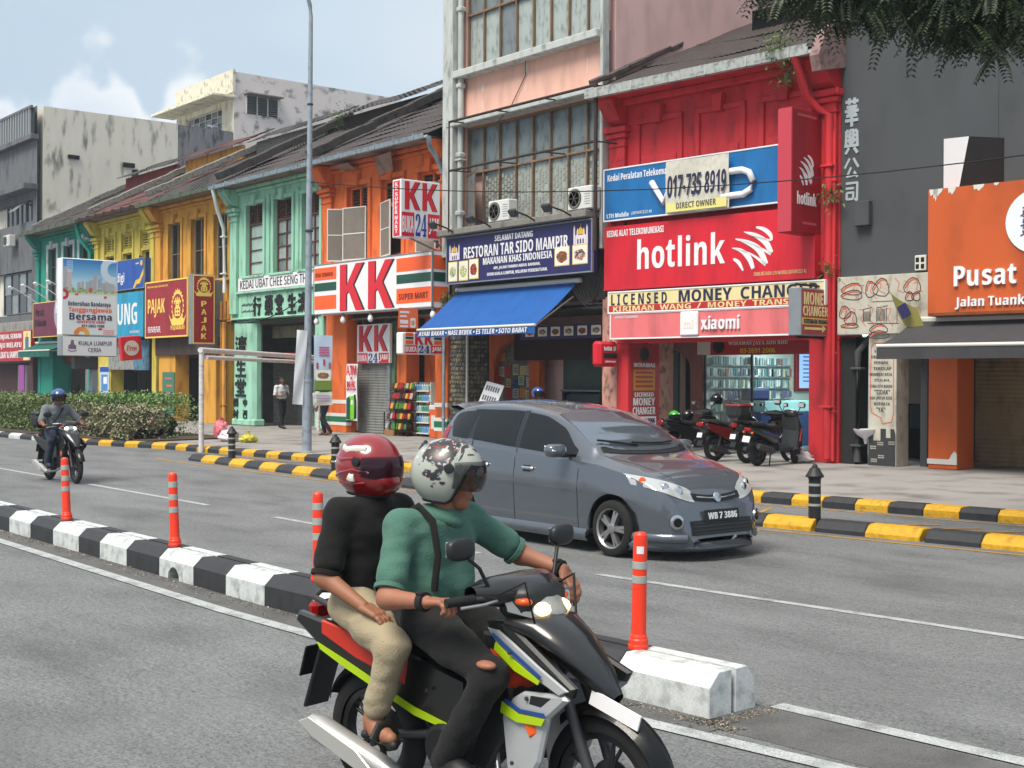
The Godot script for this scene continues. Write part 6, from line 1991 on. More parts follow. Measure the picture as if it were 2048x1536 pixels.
func mural()->void:
	var paper:=surf("mural_white",Color(0.80,0.785,0.73),"stain",Vector3(0.5,0.3,0.5),0.8)
	var line:=plain("mural_line",Color(0.20,0.20,0.21),0.8)
	var red:=plain("mural_red",Color(0.78,0.36,0.24),0.8)
	var t:=thing("mural_wall","white painted fascia and pillar covered in line drawings of food","mural",V(7.4,0.15,0.0),SB)
	boxed(t,"fascia",V(7.5,3.39,0.06),V(2.2,1.18,0.14),paper,0.01)
	boxed(t,"pillar",V(7.39,1.48,-0.2),V(0.62,2.66,0.5),paper,0.01)
	var F:=front(0,0,0.132)
	var a:=Shape.new()
	var b:=Shape.new()
	for q in [[6.75,3.72,0.24,0.12],[6.75,3.6,0.24,0.1],[7.18,3.7,0.14,0.16],[7.4,3.72,0.18,0.18],[8.08,3.72,0.18,0.16],[8.02,3.52,0.09,0.09],[8.16,3.52,0.09,0.09],[6.58,3.25,0.13,0.13],[6.72,3.12,0.14,0.14],[6.7,2.98,0.2,0.05],[7.35,2.9,0.2,0.09],[7.35,2.78,0.22,0.08]]:
		var loop:=PackedVector2Array()
		for k in 13:
			var an:=TAU*k/12.0
			loop.append(V2(q[0],q[1])+V2(cos(an)*q[2],sin(an)*q[3])*(1.0+0.12*sin(an*3.0+q[0]*9.0)))
		a.stroke(loop,0.016,0.0,0.003,F)
		b.stroke(loop.slice(2,7),0.03,0.0,0.002,shift(F,0.03,-0.03))
	for q in [[7.0,3.05,7.0,3.3],[7.16,3.3,7.16,3.05],[7.3,3.3,7.3,3.04],[7.52,3.04,7.52,3.32],[7.0,3.3,7.2,3.34],[7.3,3.32,7.55,3.36],[7.2,3.45,7.75,3.45],[7.75,3.45,7.75,3.0],[7.1,3.02,7.8,3.0]]:
		a.stroke(pv(q),0.012,0.0,0.003,F)
	for k in 7:
		a.stroke(pv([7.02+0.02*k,3.06,7.0+0.025*k,3.26]),0.012,0.0,0.003,F)
		a.stroke(pv([7.32+0.025*k,3.06,7.32+0.028*k,3.3]),0.012,0.0,0.003,F)
	for k in 9:
		var x:=6.5+k*0.2
		b.stroke(pv([x,3.9 - 0.06*(k % 3),x+0.1,3.8,x+0.06,3.66,x+0.2,3.6 - 0.1*(k % 2)]),0.012,0.0,0.002,F)
		b.stroke(pv([x,3.4 - 0.05*(k % 3),x+0.12,3.3,x+0.05,3.1,x+0.16,2.96]),0.012,0.0,0.002,F)
	part(t,"line_drawing",a,line)
	part(t,"red_accent",b,red)
	F=front(0,0,0.052)
	var n:=0
	for words in ["SETIAP","ORANG PASTI","PERNAH","TERSILAP","MEMBERI KATA","ITULAH,","CUMA KITA BUKAN","\"TIDAK\"","ADA UNTUK KITA","BERKATA","\"YA\""]:
		letters(t,words,"sansbold",shift(F,7.36+0.03*(n % 2),2.46 - n*0.118),minf(0.5,0.05*words.length()),0.06 if not words.begins_with("\"") else 0.095,line,0.003)
		n+=1
	b=Shape.new()
	b.stroke(pv([7.14,2.55,7.12,1.4,7.16,1.22,7.36,1.12,7.4,1.0,7.6,1.04,7.64,1.2,7.64,2.55,7.5,2.62,7.2,2.62,7.14,2.55]),0.016,0.0,0.003,F)
	part(t,"speech_bubble",b,red)
	a=Shape.new()
	a.prism(pv([7.09,0.16,7.69,0.16,7.69,0.78,7.66,0.9,7.58,0.9,7.58,0.72,7.48,0.72,7.48,0.9,7.36,0.9,7.36,0.66,7.2,0.66,7.2,0.84,7.11,0.84,7.09,0.7]),0.0,0.003,F)
	part(t,"painted_town",a,line)
	a=Shape.new()
	for k in 5:
		for i in 5:
			for j in 2:
				a.box(V([7.14,7.32,7.55,7.3,7.16][k]+i*0.028,[0.5,0.32,0.6,0.58,0.24][k]+j*0.04,0.056),V(0.018,0.024,0.003))
	part(t,"painted_windows",a,paper)
	t=thing("torn_sheet","olive vinyl sheet peeling off between mural and orange wall","sheet",V(8.2,3.3,0.3),SB)
	var s:=Shape.new()
	var rows:=[]
	for j in 9:
		var row:=PackedVector3Array()
		for i in 7:
			var u:=i/6.0
			var v:=j/8.0
			row.append(V(7.62+0.72*v+0.1*u*v,3.62 - 0.35*v - 0.52*u*sin(v*2.4),0.16+0.34*sin(v*2.2)*(1.0 - u*0.4)))
		rows.append(row)
	s.grid(rows)
	part(t,"sheet",s,plain("olive",Color(0.58,0.56,0.30),0.7))
	boxed(t,"dark_print",V(8.12,3.22,0.53),V(0.2,0.26,0.02),vinyl("navy",Color(0.13,0.12,0.36)),0.0,Basis(Vector3.BACK,0.5))
func post_orange(x: float,label: String,lean: Vector2,mark: bool)->void:
	var z:=median_z(x) - 0.215
	var t:=thing("flexible_post",label,"bollard",V(x,0.25,z),Transform3D(),"orange posts along the divider")
	var tilt:=Basis(Vector3.BACK,-lean.x)*Basis(Vector3.RIGHT,lean.y)
	t.basis=tilt
	var o:=origin_of[t] as Vector3
	var red:=plain("post_orange",Color(0.90,0.22,0.10),0.42)
	var s:=Shape.new()
	s.lathe(o,Vector3.UP,[[0.062,0.0],[0.062,0.02],[0.058,0.03],[0.058,0.055],[0.052,0.065],[0.052,0.075],[0.046,0.09],[0.044,0.3],[0.042,0.66],[0.040,0.685],[0.03,0.7],[0.001,0.705]],24)
	part(t,"post",s,red)
	var silver:=surf("reflector",Color(0.62,0.64,0.62),"faint",Vector3.ONE*3.0,0.35,"")
	for q in ([[0.40,0.445],[0.315,0.36]] if mark else [[0.56,0.615],[0.44,0.495],[0.32,0.375]]):
		var r0: float=0.0455 - 0.004*q[0]
		s=Shape.new()
		s.lathe(o,Vector3.UP,[[r0 - 0.002,q[0]+(0.08 if mark else 0.0)],[r0+0.0015,q[0]+0.002+(0.08 if mark else 0.0)],[r0+0.001,q[1]+(0.08 if mark else 0.0)],[r0 - 0.003,q[1]+0.002+(0.08 if mark else 0.0)]],24)
		part(t,"reflective_band",s,silver)
	if mark:
		s=Shape.new()
		var rows:=[]
		for j in 2:
			var ring:=PackedVector3Array()
			for k in 6:
				var a:=0.25+k*0.2
				ring.append(o+V(cos(a)*0.0445,0.575+j*0.045,sin(a)*0.0445))
			rows.append(ring)
		s.grid(rows,false,true)
		part(t,"white_sticker",s,mats.white)
func post_black(x: float,label: String)->void:
	var z:=along(sep_line,x) - 0.2
	var t:=thing("bollard",label,"bollard",V(x,0.0,z),Transform3D(),"black bollards on the lane separator")
	var o:=origin_of[t] as Vector3
	var s:=Shape.new()
	s.lathe(o,Vector3.UP,[[0.085,0.0],[0.078,0.02],[0.075,0.62],[0.082,0.65],[0.11,0.66],[0.115,0.675],[0.105,0.69],[0.085,0.72],[0.06,0.77],[0.035,0.785],[0.035,0.8],[0.02,0.82],[0.001,0.825]],24)
	part(t,"post",s,surf("bollard_black",Color(0.13,0.13,0.14),"faint",Vector3.ONE*2.0,0.55))
	for y in [0.30,0.42,0.55]:
		s=Shape.new()
		s.lathe(o,Vector3.UP,[[0.074,y - 0.001],[0.0785,y],[0.0785,y+0.03],[0.074,y+0.031]],24)
		part(t,"white_band",s,surf("reflector",Color(0.62,0.64,0.62)))
var sep_line:=[[-60.0,-13.2],[-27.3,-12.62],[-20.9,-12.42],[-17.9,-12.46],[-10.8,-12.86],[-7.56,-13.27],[-3.0,-13.8],[8.0,-15.0]]
func street_things()->void:
	var sep:=structure("lane_separator")
	var x:=-8.68+1.42*7
	while x>-27.2:
		for e in 2:
			var a:=x+(0.0 if e==0 else 0.67)
			var b:=a+(0.665 if e==0 else 0.69)
			var za:=along(sep_line,a)
			var zb:=along(sep_line,b)
			var d:=Vector2(b - a,zb - za)
			var G:=Transform3D(Basis(Vector3.UP,atan2(-d.y,d.x))*Basis(Vector3(0,0,1),Vector3(0,1,0),Vector3(-1,0,0)),V(b,0,zb))
			var s:=Shape.new()
			s.prism(pv([0,-0.02,-0.005,0.05,-0.09,0.135,-0.13,0.15,-0.27,0.15,-0.31,0.135,-0.38,0.05,-0.39,-0.02]),0.0,d.length(),G,0.014)
			part(sep,"hump",s,mats.kerb_black if e==0 else mats.kerb_yellow)
		x-=1.42
	for q in [[-14.55,"orange post with silver bands, furthest along the divider, before the lone motorcyclist",V2(-0.07,0.02)],[-11.69,"orange post with silver bands at the drain mouth in the divider",V2(-0.05,0.02)],[-9.05,"orange post with silver bands behind the black-shirted pillion",V2(-0.03,0.0)]]:
		post_orange(q[0],q[1],q[2],false)
	post_orange(-5.6,"orange post with a white sticker beside the white end of the divider",V2(0.02,0.0),true)
	for q in [[-25.3,"black bollard with white bands beside the rusty frame's near post"],[-20.85,"black bollard with white bands in front of the lamp post"],[-18.0,"black bollard between the red helmet and the parked orange store wall"],[-10.24,"black bollard with white bands in front of the red shop pier"]]:
		post_black(q[0],q[1])
	var t:=thing("pipe_gantry","rust-streaked white pipe frame spanning the footway","frame",V(-29.8,0,-14.2))
	var m: Material=mats.white_rusty
	piped(t,"post",[V(-29.8,0.0,-14.2),V(-29.8,2.55,-14.2)],0.065,m,10)
	piped(t,"post",[V(-35.9,0.15,-21.1),V(-35.9,2.5,-21.1)],0.055,m,10)
	piped(t,"beam",[V(-29.75,2.53,-14.14),V(-35.95,2.5,-21.16)],0.07,m,10)
	piped(t,"beam",[V(-29.75,2.35,-14.3),V(-35.5,2.33,-20.9)],0.055,m,10)
	t=thing("lamp_post","tall grey street lamp post with a curved head, beside the kerb","lamp post",V(-26.2,0.15,-15.1))
	var g: Material=mats.galvanised
	var path:=[]
	var rad:=[]
	for k in 9:
		path.append(V(-26.2+0.012*k,0.15+k*1.25,-15.1))
		rad.append(0.095 - 0.006*k)
	for k in 8:
		var a:=(k+1)/8.0*1.4
		path.append(V(-26.1+0.0,10.15+sin(a)*1.3,-15.1+(1.0 - cos(a))*1.6))
		rad.append(0.046 - 0.001*k)
	var s:=Shape.new()
	s.tube(path,rad,14)
	part(t,"pole",s,g)
	s=Shape.new()
	s.lathe(V(-26.2,0.15,-15.1),Vector3.UP,[[0.17,0.0],[0.17,0.02],[0.11,0.03],[0.105,1.6],[0.115,1.61],[0.115,1.66],[0.1,1.67]],14)
	part(t,"base_sleeve",s,g)
	s=Shape.new()
	s.lathe(V(-26.14,5.2,-15.1),Vector3.UP,[[0.077,0],[0.09,0.01],[0.09,0.05],[0.077,0.06]],14)
	s.lathe(V(-26.12,8.1,-15.1),Vector3.UP,[[0.06,0],[0.07,0.01],[0.07,0.04],[0.06,0.05]],14)
	part(t,"clamp",s,mats.iron)
	boxed(t,"lamp_head",V(-26.1,11.5,-13.2),V(0.3,0.1,0.75),g,0.03)
	t=thing("pole_banner","pale blue event banner with a printed crowd, tied to the lamp post","banner",V(-26.05,1.5,-15.4))
	var F:=Transform3D(Basis(Vector3.UP,1.35),V(-26.0,2.2,-15.4))
	cloth_sheet(t,F,0.44,1.28,plain("banner_sky",Color(0.72,0.80,0.88),0.7),0.012,1.0)
	patch(t,"printed_grass",shift(F,0,0,0.02),0.0,-0.5,0.42,0.26,plain("banner_grass",Color(0.42,0.52,0.20),0.7),0.003)
	patch(t,"printed_crowd",shift(F,0,0,0.02),0.0,-0.28,0.36,0.24,food_print("crowd_print",Color(0.75,0.55,0.25),Color(0.45,0.35,0.3),Color(0.6,0.45,0.4)),0.006)
	for q in [[-0.14,-0.06],[0.02,0.02],[0.16,-0.06]]:
		patch(t,"printed_tower",shift(F,0,0,0.02),q[0],q[1],0.05,0.14,plain("tower_red",Color(0.68,0.28,0.25),0.7),0.003)
	for k in 4:
		patch(t,"print",shift(F,0,0,0.02),0.02,0.36 - k*0.06,0.24,0.035,plain("print_pink",Color(0.72,0.32,0.48),0.7),0.003)
	patch(t,"green_edge",shift(F,0,0,0.02),0,-0.63,0.42,0.035,plain("edge_green",Color(0.12,0.35,0.2),0.7),0.003)
	t=thing("pole_banner","white banner with its printed side turned away, on the lamp post","banner",V(-26.2,1.3,-14.85))
	cloth_sheet(t,Transform3D(Basis(Vector3.UP,1.2)*Basis(Vector3.BACK,-0.06),V(-26.15,2.1,-14.88)),0.24,1.7,plain("banner_white",Color(0.80,0.82,0.84),0.7),0.03,1.0)
	t=thing("pole_notice","small white paper notice below the event banner on the lamp post","notice",V(-26.02,1.2,-15.35))
	cloth_sheet(t,Transform3D(Basis(Vector3.UP,1.3)*Basis(Vector3.BACK,0.05),V(-25.98,1.38,-15.38)),0.46,0.3,mats.off_white,0.01,1.0,"paper")
	for k in 3:
		patch(t,"print",Transform3D(Basis(Vector3.UP,1.3),V(-25.96,1.45 - k*0.06,-15.38)),0,0,0.3,0.02,plain("print_lilac",Color(0.60,0.50,0.65),0.7),0.003)
	t=thing("billboard","tall white light-box billboard with a city picture above the hedge","billboard",V(-42.25,0.15,-16.1))
	boxed(t,"post",V(-42.3,1.3,-16.3),V(0.22,2.5,0.22),mats.steel,0.02)
	boxed(t,"junction_box",V(-42.3,2.3,-16.0),V(0.3,0.4,0.8),mats.iron,0.02)
	boxed(t,"case",V(-42.29,4.47,-16.08),V(0.44,2.52,1.88),mats.sign_white,0.02)
	boxed(t,"lower_case",V(-42.29,2.86,-16.08),V(0.44,0.66,1.86),mats.steel,0.02)
	F=side(-42.068,4.47,-16.08)
	patch(t,"city_picture",F,0,0,1.8,2.46,city_print(),0.003)
	var plum:=plain("plum_ink",Color(0.22,0.16,0.30),0.6)
	letters(t,"Kebersihan Bandaraya","sansbold",shift(F,-0.02,-0.24,0.004),1.42,0.2,plum)
	letters(t,"Tanggungjawab","sansbold",shift(F,0.0,-0.43,0.004),1.45,0.2,mats.kk_orange)
	letters(t,"Bersama","sansbold",shift(F,0.02,-0.64,0.004),1.42,0.22,plum)
	letters(t,"ADVERTISE HERE","sansbold",shift(F,0.02,-0.81,0.004),0.95,0.085,mats.kk_red,0.006,0.2)
	letters(t,"011-2662 1989","sansbold",shift(F,0.1,-0.94,0.004),0.76,0.085,plum)
	F=side(-42.068,2.86,-16.08)
	patch(t,"name_plate",F,0,0,1.8,0.62,mats.sign_white,0.004)
	letters(t,"KUALA LUMPUR","sans",shift(F,0.18,0.1,0.005),1.12,0.14,plum)
	letters(t,"CERIA","sans",shift(F,0.16,-0.12,0.005),0.44,0.13,plum)
	s=Shape.new()
	s.prism(pv([-0.72,-0.1,-0.46,-0.1,-0.46,0.02,-0.53,0.06,-0.55,0.2,-0.63,0.2,-0.65,0.06,-0.72,0.02]),0.0,0.008,F)
	s.stroke(pv([-0.74,-0.14,-0.6,-0.18,-0.44,-0.14]),0.03,0.0,0.008,F)
	part(t,"crest",s,plain("crest_slate",Color(0.45,0.38,0.48),0.6))
	bag(V(-33.4,0.15,-16.5),V(0.2,0.5,0.2),"red and white refuse bag heaped behind the near frame post",Color(0.80,0.42,0.46))
	bag(V(-31.7,0.15,-15.9),V(0.27,0.3,0.26),"white refuse bag between the red bag and the yellow bag",Color(0.82,0.78,0.80))
	bag(V(-31.0,0.15,-16.1),V(0.22,0.2,0.22),"yellow refuse bag behind a black bollard",Color(0.80,0.76,0.25))
	var at:=SB*V(5.75,0.16,0.42)
	bag(at,V(0.26,0.2,0.22),"crumpled white plastic bag at the foot of the red pier",Color(0.82,0.78,0.78))
	racks()
	t=thing("overhead_cable","thin cable sagging along the shop fronts from the lamp post","cable",V(-26.1,6.3,-15.1))
	sag(t,V(-26.12,6.35,-15.1),V(-9.0,5.6,-20.0),0.5,0.011)
	t=thing("fascia_cable","black cables drooping across the mint fascia","cable",V(-42.9,3.9,-21.2))
	sag(t,V(-43.2,3.95,-21.2),V(-36.4,4.55,-21.0),0.45,0.02)
	sag(t,V(-43.2,3.9,-21.15),V(-36.4,3.85,-21.1),0.15,0.016)
	t=thing("loose_wiring","tangle of loose wires beside the navy restaurant board","wires",V(-23.0,4.0,-21.0))
	for k in 5:
		sag(t,V(-24.0+0.15*k,4.2 - 0.05*k,-21.2),V(-22.95,3.6+0.25*k,-21.25),0.25+0.07*k,0.013)
func sag(t: Node3D,a: Vector3,b: Vector3,drop: float,r: float)->void:
	var path:=[]
	for k in 13:
		var u:=k/12.0
		path.append(a.lerp(b,u) - V(0,drop*4.0*u*(1.0 - u),0))
	piped(t,"wire",path,r,mats.rubber,5)
func lump(p: Vector3,size: Vector3,seed_at: int,rough:=0.25,lat:=14,lon:=20)->Shape:
	var n:=FastNoiseLite.new()
	n.seed=seed_at
	n.frequency=1.4
	n.fractal_octaves=3
	var s:=Shape.new()
	var rows:=[]
	for j in lat+1:
		var ring:=PackedVector3Array()
		var e:=PI*j/lat
		for i in lon:
			var a:=TAU*i/lon
			var d:=V(sin(e)*cos(a),-cos(e),sin(e)*sin(a))
			var k:=1.0+rough*n.get_noise_3dv(d*1.6)
			var q:=d*k
			q.y=maxf(q.y,-0.7)+0.7
			ring.append(p+V(q.x*size.x,q.y*size.y/1.7,q.z*size.z))
		rows.append(ring)
	s.grid(rows,true,true)
	return s
func bag(p: Vector3,size: Vector3,label: String,c: Color)->void:
	var t:=thing("refuse_bag",label,"bag",p,Transform3D(),"")
	var m:=plain("bag_%s" % c.to_html(),c,0.35)
	part(t,"sack",lump(p,size,int(p.x*10),0.55),m)
	var s:=Shape.new()
	var top:=p+V(0,size.y*0.95,0)
	s.lathe(top,Vector3.UP,[[size.x*0.35,-0.06],[0.03,0.02],[0.035,0.05],[size.x*0.3,0.12],[size.x*0.1,0.1]],9)
	part(t,"tied_neck",s,m)
func racks()->void:
	var r:=RandomNumberGenerator.new()
	r.seed=3
	var t:=thing("snack_rack","black wire rack of crisp packets at the store entrance","rack",V(-32.4,0.15,-0.5),SA)
	var s:=Shape.new()
	for x in [-32.75,-32.15,-31.55]:
		s.box(V(x,0.95,-0.42),V(0.03,1.6,0.03))
		s.box(V(x,0.5,-0.02),V(0.03,0.7,0.03))
	part(t,"upright",s,mats.black)
	for j in 5:
		var y:=0.3+j*0.3
		var sh:=boxed(t,"shelf",V(-32.15,y,-0.2 - 0.05*j),V(1.24,0.02,0.4),mats.black)
		origin_of[sh]=Vector3.ZERO
		for k in 9:
			var c: Color=[Color(0.62,0.08,0.1),Color(0.12,0.11,0.12),Color(0.75,0.6,0.15),Color(0.25,0.45,0.15),Color(0.5,0.12,0.1),Color(0.65,0.62,0.6),Color(0.35,0.15,0.12)][r.randi() % 7]
			boxed(sh,"packet",V(-32.68+k*0.132,y+0.13,-0.12 - 0.05*j+r.randf()*0.06),V(0.115,r.randf_range(0.17,0.22),0.06),plain("packet_%s" % c.to_html(),c,0.35),0.02,Basis(Vector3.RIGHT,-0.25))
	boxed(t,"carton",V(-32.4,0.24,-0.1),V(0.5,0.16,0.3),plain("carton",Color(0.55,0.40,0.26),0.8))
	t=thing("bottle_rack","white rack of bottled drinks beside the crisp packets","rack",V(-31.3,0.15,-0.5),SA)
	for x in [-31.72,-30.9]:
		boxed(t,"side_panel",V(x,0.95,-0.6),V(0.03,1.6,0.4),mats.off_white)
	var glass:=[plain("bottle_green",Color(0.30,0.52,0.42),0.2),plain("bottle_blue",Color(0.35,0.55,0.72),0.2),plain("bottle_pale",Color(0.60,0.70,0.72),0.2)]
	for j in 5:
		var y:=0.25+j*0.31
		var sh:=boxed(t,"shelf",V(-31.31,y,-0.55),V(0.82,0.035,0.42),mats.off_white)
		origin_of[sh]=Vector3.ZERO
		for k in 9:
			s=Shape.new()
			s.lathe(V(-31.66+k*0.088,y+0.02,-0.42),Vector3.UP,[[0.036,0],[0.038,0.02],[0.038,0.13],[0.015,0.18],[0.015,0.2],[0.018,0.2],[0.018,0.225]],8)
			part(sh,"bottle",s,glass[(j+k/4) % 3])
	t=thing("drink_chest","orange and white drinks chest by the store's end pier","chest",V(-30.4,0.15,-0.5),SA)
	boxed(t,"chest",V(-30.45,0.55,-0.5),V(0.6,0.8,0.5),plain("chest_orange",Color(0.85,0.35,0.15),0.5),0.02)
	boxed(t,"lid",V(-30.45,1.02,-0.5),V(0.62,0.14,0.52),mats.off_white,0.02)
	boxed(t,"label_print",V(-30.45,0.6,-0.247),V(0.4,0.4,0.006),mats.off_white)
func leaf_mesh(L: float,w: float)->ArrayMesh:
	var s:=Shape.new()
	var a:=V(0,0,0)
	var b:=V(w,0.18*L,L*0.45)
	var d:=V(0,-0.08*L,L)
	var e:=V(-w,0.18*L,L*0.45)
	var m:=V(0,0.02*L,L*0.5)
	for q in [[a,b,m],[b,d,m],[a,m,e],[m,d,e]]:
		s.flat(q[0],q[1],q[2])
	return s.mesh()
func scatter(parent: Node3D,called: String,mesh: Mesh,mat: Material,places: Array,tints: Array)->void:
	var mm:=MultiMesh.new()
	mm.transform_format=MultiMesh.TRANSFORM_3D
	mm.use_colors=true
	mm.mesh=mesh
	mm.instance_count=places.size()
	var r:=RandomNumberGenerator.new()
	r.seed=places.size()
	for k in places.size():
		mm.set_instance_transform(k,places[k])
		var c: Color=tints[r.randi() % tints.size()]
		mm.set_instance_color(k,c*r.randf_range(0.75,1.2))
	var n:=MultiMeshInstance3D.new()
	n.name=called
	n.multimesh=mm
	n.material_override=mat
	n.set_meta("kind","stuff")
	parent.add_child(n,true)
	n.position=-origin_of.get(parent,Vector3.ZERO)
func leaf_mat(key: String)->StandardMaterial3D:
	var m:=plain(key,Color.WHITE,0.55)
	m.vertex_color_use_as_albedo=true
	m.backlight_enabled=true
	m.backlight=Color(0.25,0.32,0.12)
	return m
func hedge_run(label: String,x0: float,x1: float,z0: float,z1: float,h: float,count: int,tints: Array,seed_at: int,shaggy: float,leaf: float)->void:
	var t:=thing("hedge",label,"hedge",V((x0+x1)/2,0.15,(z0+z1)/2))
	var n:=FastNoiseLite.new()
	n.seed=seed_at
	n.frequency=0.45
	n.fractal_octaves=3
	var r:=RandomNumberGenerator.new()
	r.seed=seed_at
	var s:=lump(V((x0+x1)/2,0.15,(z0+z1)/2),V((x1 - x0)*0.47,h*0.78,(z1 - z0)*0.42),seed_at,0.15,10,30)
	part(t,"twigs",s,plain("twig_dark",Color(0.10,0.10,0.06),0.95))
	var places:=[]
	for k in count:
		var x:=r.randf_range(x0,x1)
		var edge:=minf(x - x0,x1 - x)/0.9
		var hh:=h*(1.0+0.16*n.get_noise_2d(x*2.0,3.0))*clampf(0.45+edge,0.45,1.0)
		var p: Vector3
		var face:=r.randf()
		if face<0.5:
			var y:=hh*pow(r.randf(),0.8)
			var zz:=z1+0.22*n.get_noise_2d(x*3.0,y*4.0) - 0.18*pow(y/hh,4.0)
			p=V(x,0.15+y,zz - absf(r.randfn(0,0.07)))
		elif face<0.85:
			var zz:=r.randf_range(z0,z1)
			p=V(x,0.15+hh*(1.0+0.1*n.get_noise_2d(x*4.0,zz*4.0)) - absf(r.randfn(0,0.06))+(r.randf()*0.12*shaggy if r.randf()<0.3 else 0.0),zz)
		else:
			p=V(x,0.15+hh*r.randf(),r.randf_range(z0,z1))
		var B:=Basis.from_euler(V(r.randf_range(-1.2,0.9),r.randf()*TAU,r.randf_range(-0.8,0.8)))
		places.append(Transform3D(B.scaled(Vector3.ONE*r.randf_range(0.7,1.35)),p))
	scatter(t,"foliage",leaf_mesh(leaf,leaf*0.3),leaf_mat("leaf"),places,tints)
func planting()->void:
	var soil:=structure("planting_bed")
	var s:=Shape.new()
	s.prism(pv([-75,12.75,-40.4,12.95,-34.8,13.4,-32.6,14.2,-33.2,16.9,-75,16.9]),0.15,0.19,Transform3D(Basis(V(1,0,0),V(0,0,-1),V(0,1,0)),Vector3.ZERO))
	part(soil,"soil",s,mats.soil)
	var green:=[Color(0.13,0.19,0.05),Color(0.18,0.23,0.065),Color(0.075,0.125,0.04),Color(0.16,0.19,0.07)]
	var dry:=[Color(0.28,0.28,0.17),Color(0.21,0.23,0.12),Color(0.33,0.29,0.19),Color(0.14,0.17,0.08),Color(0.22,0.15,0.12)]
	hedge_run("clipped dark green hedge along the kerb behind the lone motorcyclist",-60,-37.0,-15.9,-13.55,1.02,42000,green,5,1.0,0.085)
	hedge_run("brighter rounded hedge end between the clipped hedge and the dry shrub",-38.2,-34.6,-16.5,-14.0,1.06,12000,[Color(0.14,0.25,0.06),Color(0.18,0.29,0.08),Color(0.09,0.16,0.045)],9,1.3,0.09)
	hedge_run("dry grey-green shrub with thin leaves in front of the hedge end",-38.0,-33.4,-15.0,-13.75,0.74,14000,dry,12,2.2,0.1)
	for q in [[SA*V(-42.2,11.4,-4.3),0.7,260,"weed tuft growing on the roof ridge of the mint house"],[SA*V(-29.15,4.0,0.3),0.3,130,"fern hanging beside the end of the store sign"],[SB*V(5.5,8.7,0.95),0.4,170,"small weed rooted in the white gutter of the red house"],[SB*V(6.25,5.6,0.2),0.3,110,"weed on the red downpipe beside the pale characters"],[SB*V(5.5,8.2,0.6),0.4,120,"trailing weed below the white gutter end"],[SB*V(6.2,4.1,0.2),0.25,60,"tiny weed on the red pier above the money changer box"]]:
		var at: Vector3=q[0]
		var t:=thing("weed",q[3],"weed",at)
		var r:=RandomNumberGenerator.new()
		r.seed=q[2]
		var places:=[]
		for k in q[2]:
			var d: Vector3=V(r.randfn(0,0.4),r.randfn(0.15,0.4),r.randfn(0,0.3))*q[1]
			places.append(Transform3D(Basis.from_euler(V(r.randf_range(-1,1),r.randf()*TAU,r.randf_range(-1,1))),at+d))
		scatter(t,"foliage",leaf_mesh(0.12,0.022),leaf_mat("leaf"),places,[Color(0.12,0.20,0.05),Color(0.08,0.14,0.04),Color(0.18,0.24,0.07)])
		piped(t,"stem",[at - V(0,0.2,0.05),at,at+V(0.05,0.25,0.0)],0.012,plain("twig_dark",Color(0.10,0.10,0.06),0.95),5)
func overhead_tree()->void:
	var base:=V(-4.4,0.15,-17.0)
	var t:=thing("street_tree","dark feathery tree boughs hanging in from above the grey wall","tree",base)
	var bark:=surf("bark",Color(0.22,0.18,0.15),"grime",Vector3.ONE*0.8,0.95)
	var s:=Shape.new()
	s.tube([base,base+V(0.05,1.5,0),base+V(-0.1,3.4,0.1),base+V(-0.3,5.2,0.0),base+V(-0.5,7.5,-0.1),base+V(-0.6,9.5,0)],[0.34,0.26,0.22,0.19,0.13,0.06],12)
	part(t,"trunk",s,bark)
	var r:=RandomNumberGenerator.new()
	r.seed=42
	var tips:=[]
	for q in BOUGHS:
		var a:=base+V(-0.35,5.4,0)
		var b:=V(q[0],q[1],q[2])
		var mid:=a.lerp(b,0.55)+V(0,0.9,0)
		piped(t,"limb",[a,a.lerp(mid,0.5)+V(0,0.2,0),mid,b],[0.09,0.06,0.04,0.015],bark,7)
		tips.append([b,q[3],q[4]])
	var places:=[]
	for q in tips:
		var c: Vector3=q[0]
		for k in int(q[2]):
			var d: Vector3=V(r.randfn(0,1),r.randfn(0,0.55),r.randfn(0,1))*0.5*q[1]
			var p:=c+d
			var yaw:=r.randf()*TAU
			var out:=V(cos(yaw),-0.55 - r.randf()*0.7,sin(yaw)).normalized()
			var L:=r.randf_range(0.16,0.42)
			var sidev:=out.cross(Vector3.UP).normalized()
			for j in 9:
				var u:=(j+1)/9.0
				var w:=p+out*L*u - V(0,0.08*u*u,0)
				for sg in [-1.0,1.0]:
					var dir: Vector3=(out*0.45+sidev*sg+V(0,-0.25,0)).normalized()
					var upv: Vector3=dir.cross(out).normalized()*sg
					if upv.y<0:
						upv=-upv
					var B:=Basis(upv.cross(dir).normalized(),upv,dir).scaled(Vector3.ONE*(1.15 - 0.5*absf(u - 0.5)))
					places.append(Transform3D(B,w))
	scatter(t,"crown",leaf_mesh(0.07,0.015),leaf_mat("leaf"),places,[Color(0.018,0.036,0.013),Color(0.028,0.05,0.018),Color(0.014,0.028,0.01),Color(0.05,0.075,0.022)])
const BOUGHS:=[[-8.9,6.22,-11.2,0.5,130],[-8.4,5.97,-11.1,0.45,130],[-8.1,6.07,-11.45,0.6,170],[-7.6,5.82,-11.4,0.6,200],[-7.25,5.57,-11.65,0.5,170],[-6.85,5.67,-11.5,0.6,200],[-6.6,5.52,-11.65,0.55,180],[-7.7,6.32,-11.9,0.8,220],[-7.0,6.42,-11.9,0.8,220],[-8.6,6.67,-11.6,0.7,160],[-6.2,5.92,-11.9,0.8,200],[-5.2,6.42,-12.2,1.0,200],[-3.8,6.82,-12.8,1.2,200],[-2.0,7.42,-15.2,1.4,200],[-0.6,7.82,-13.0,1.4,200]]
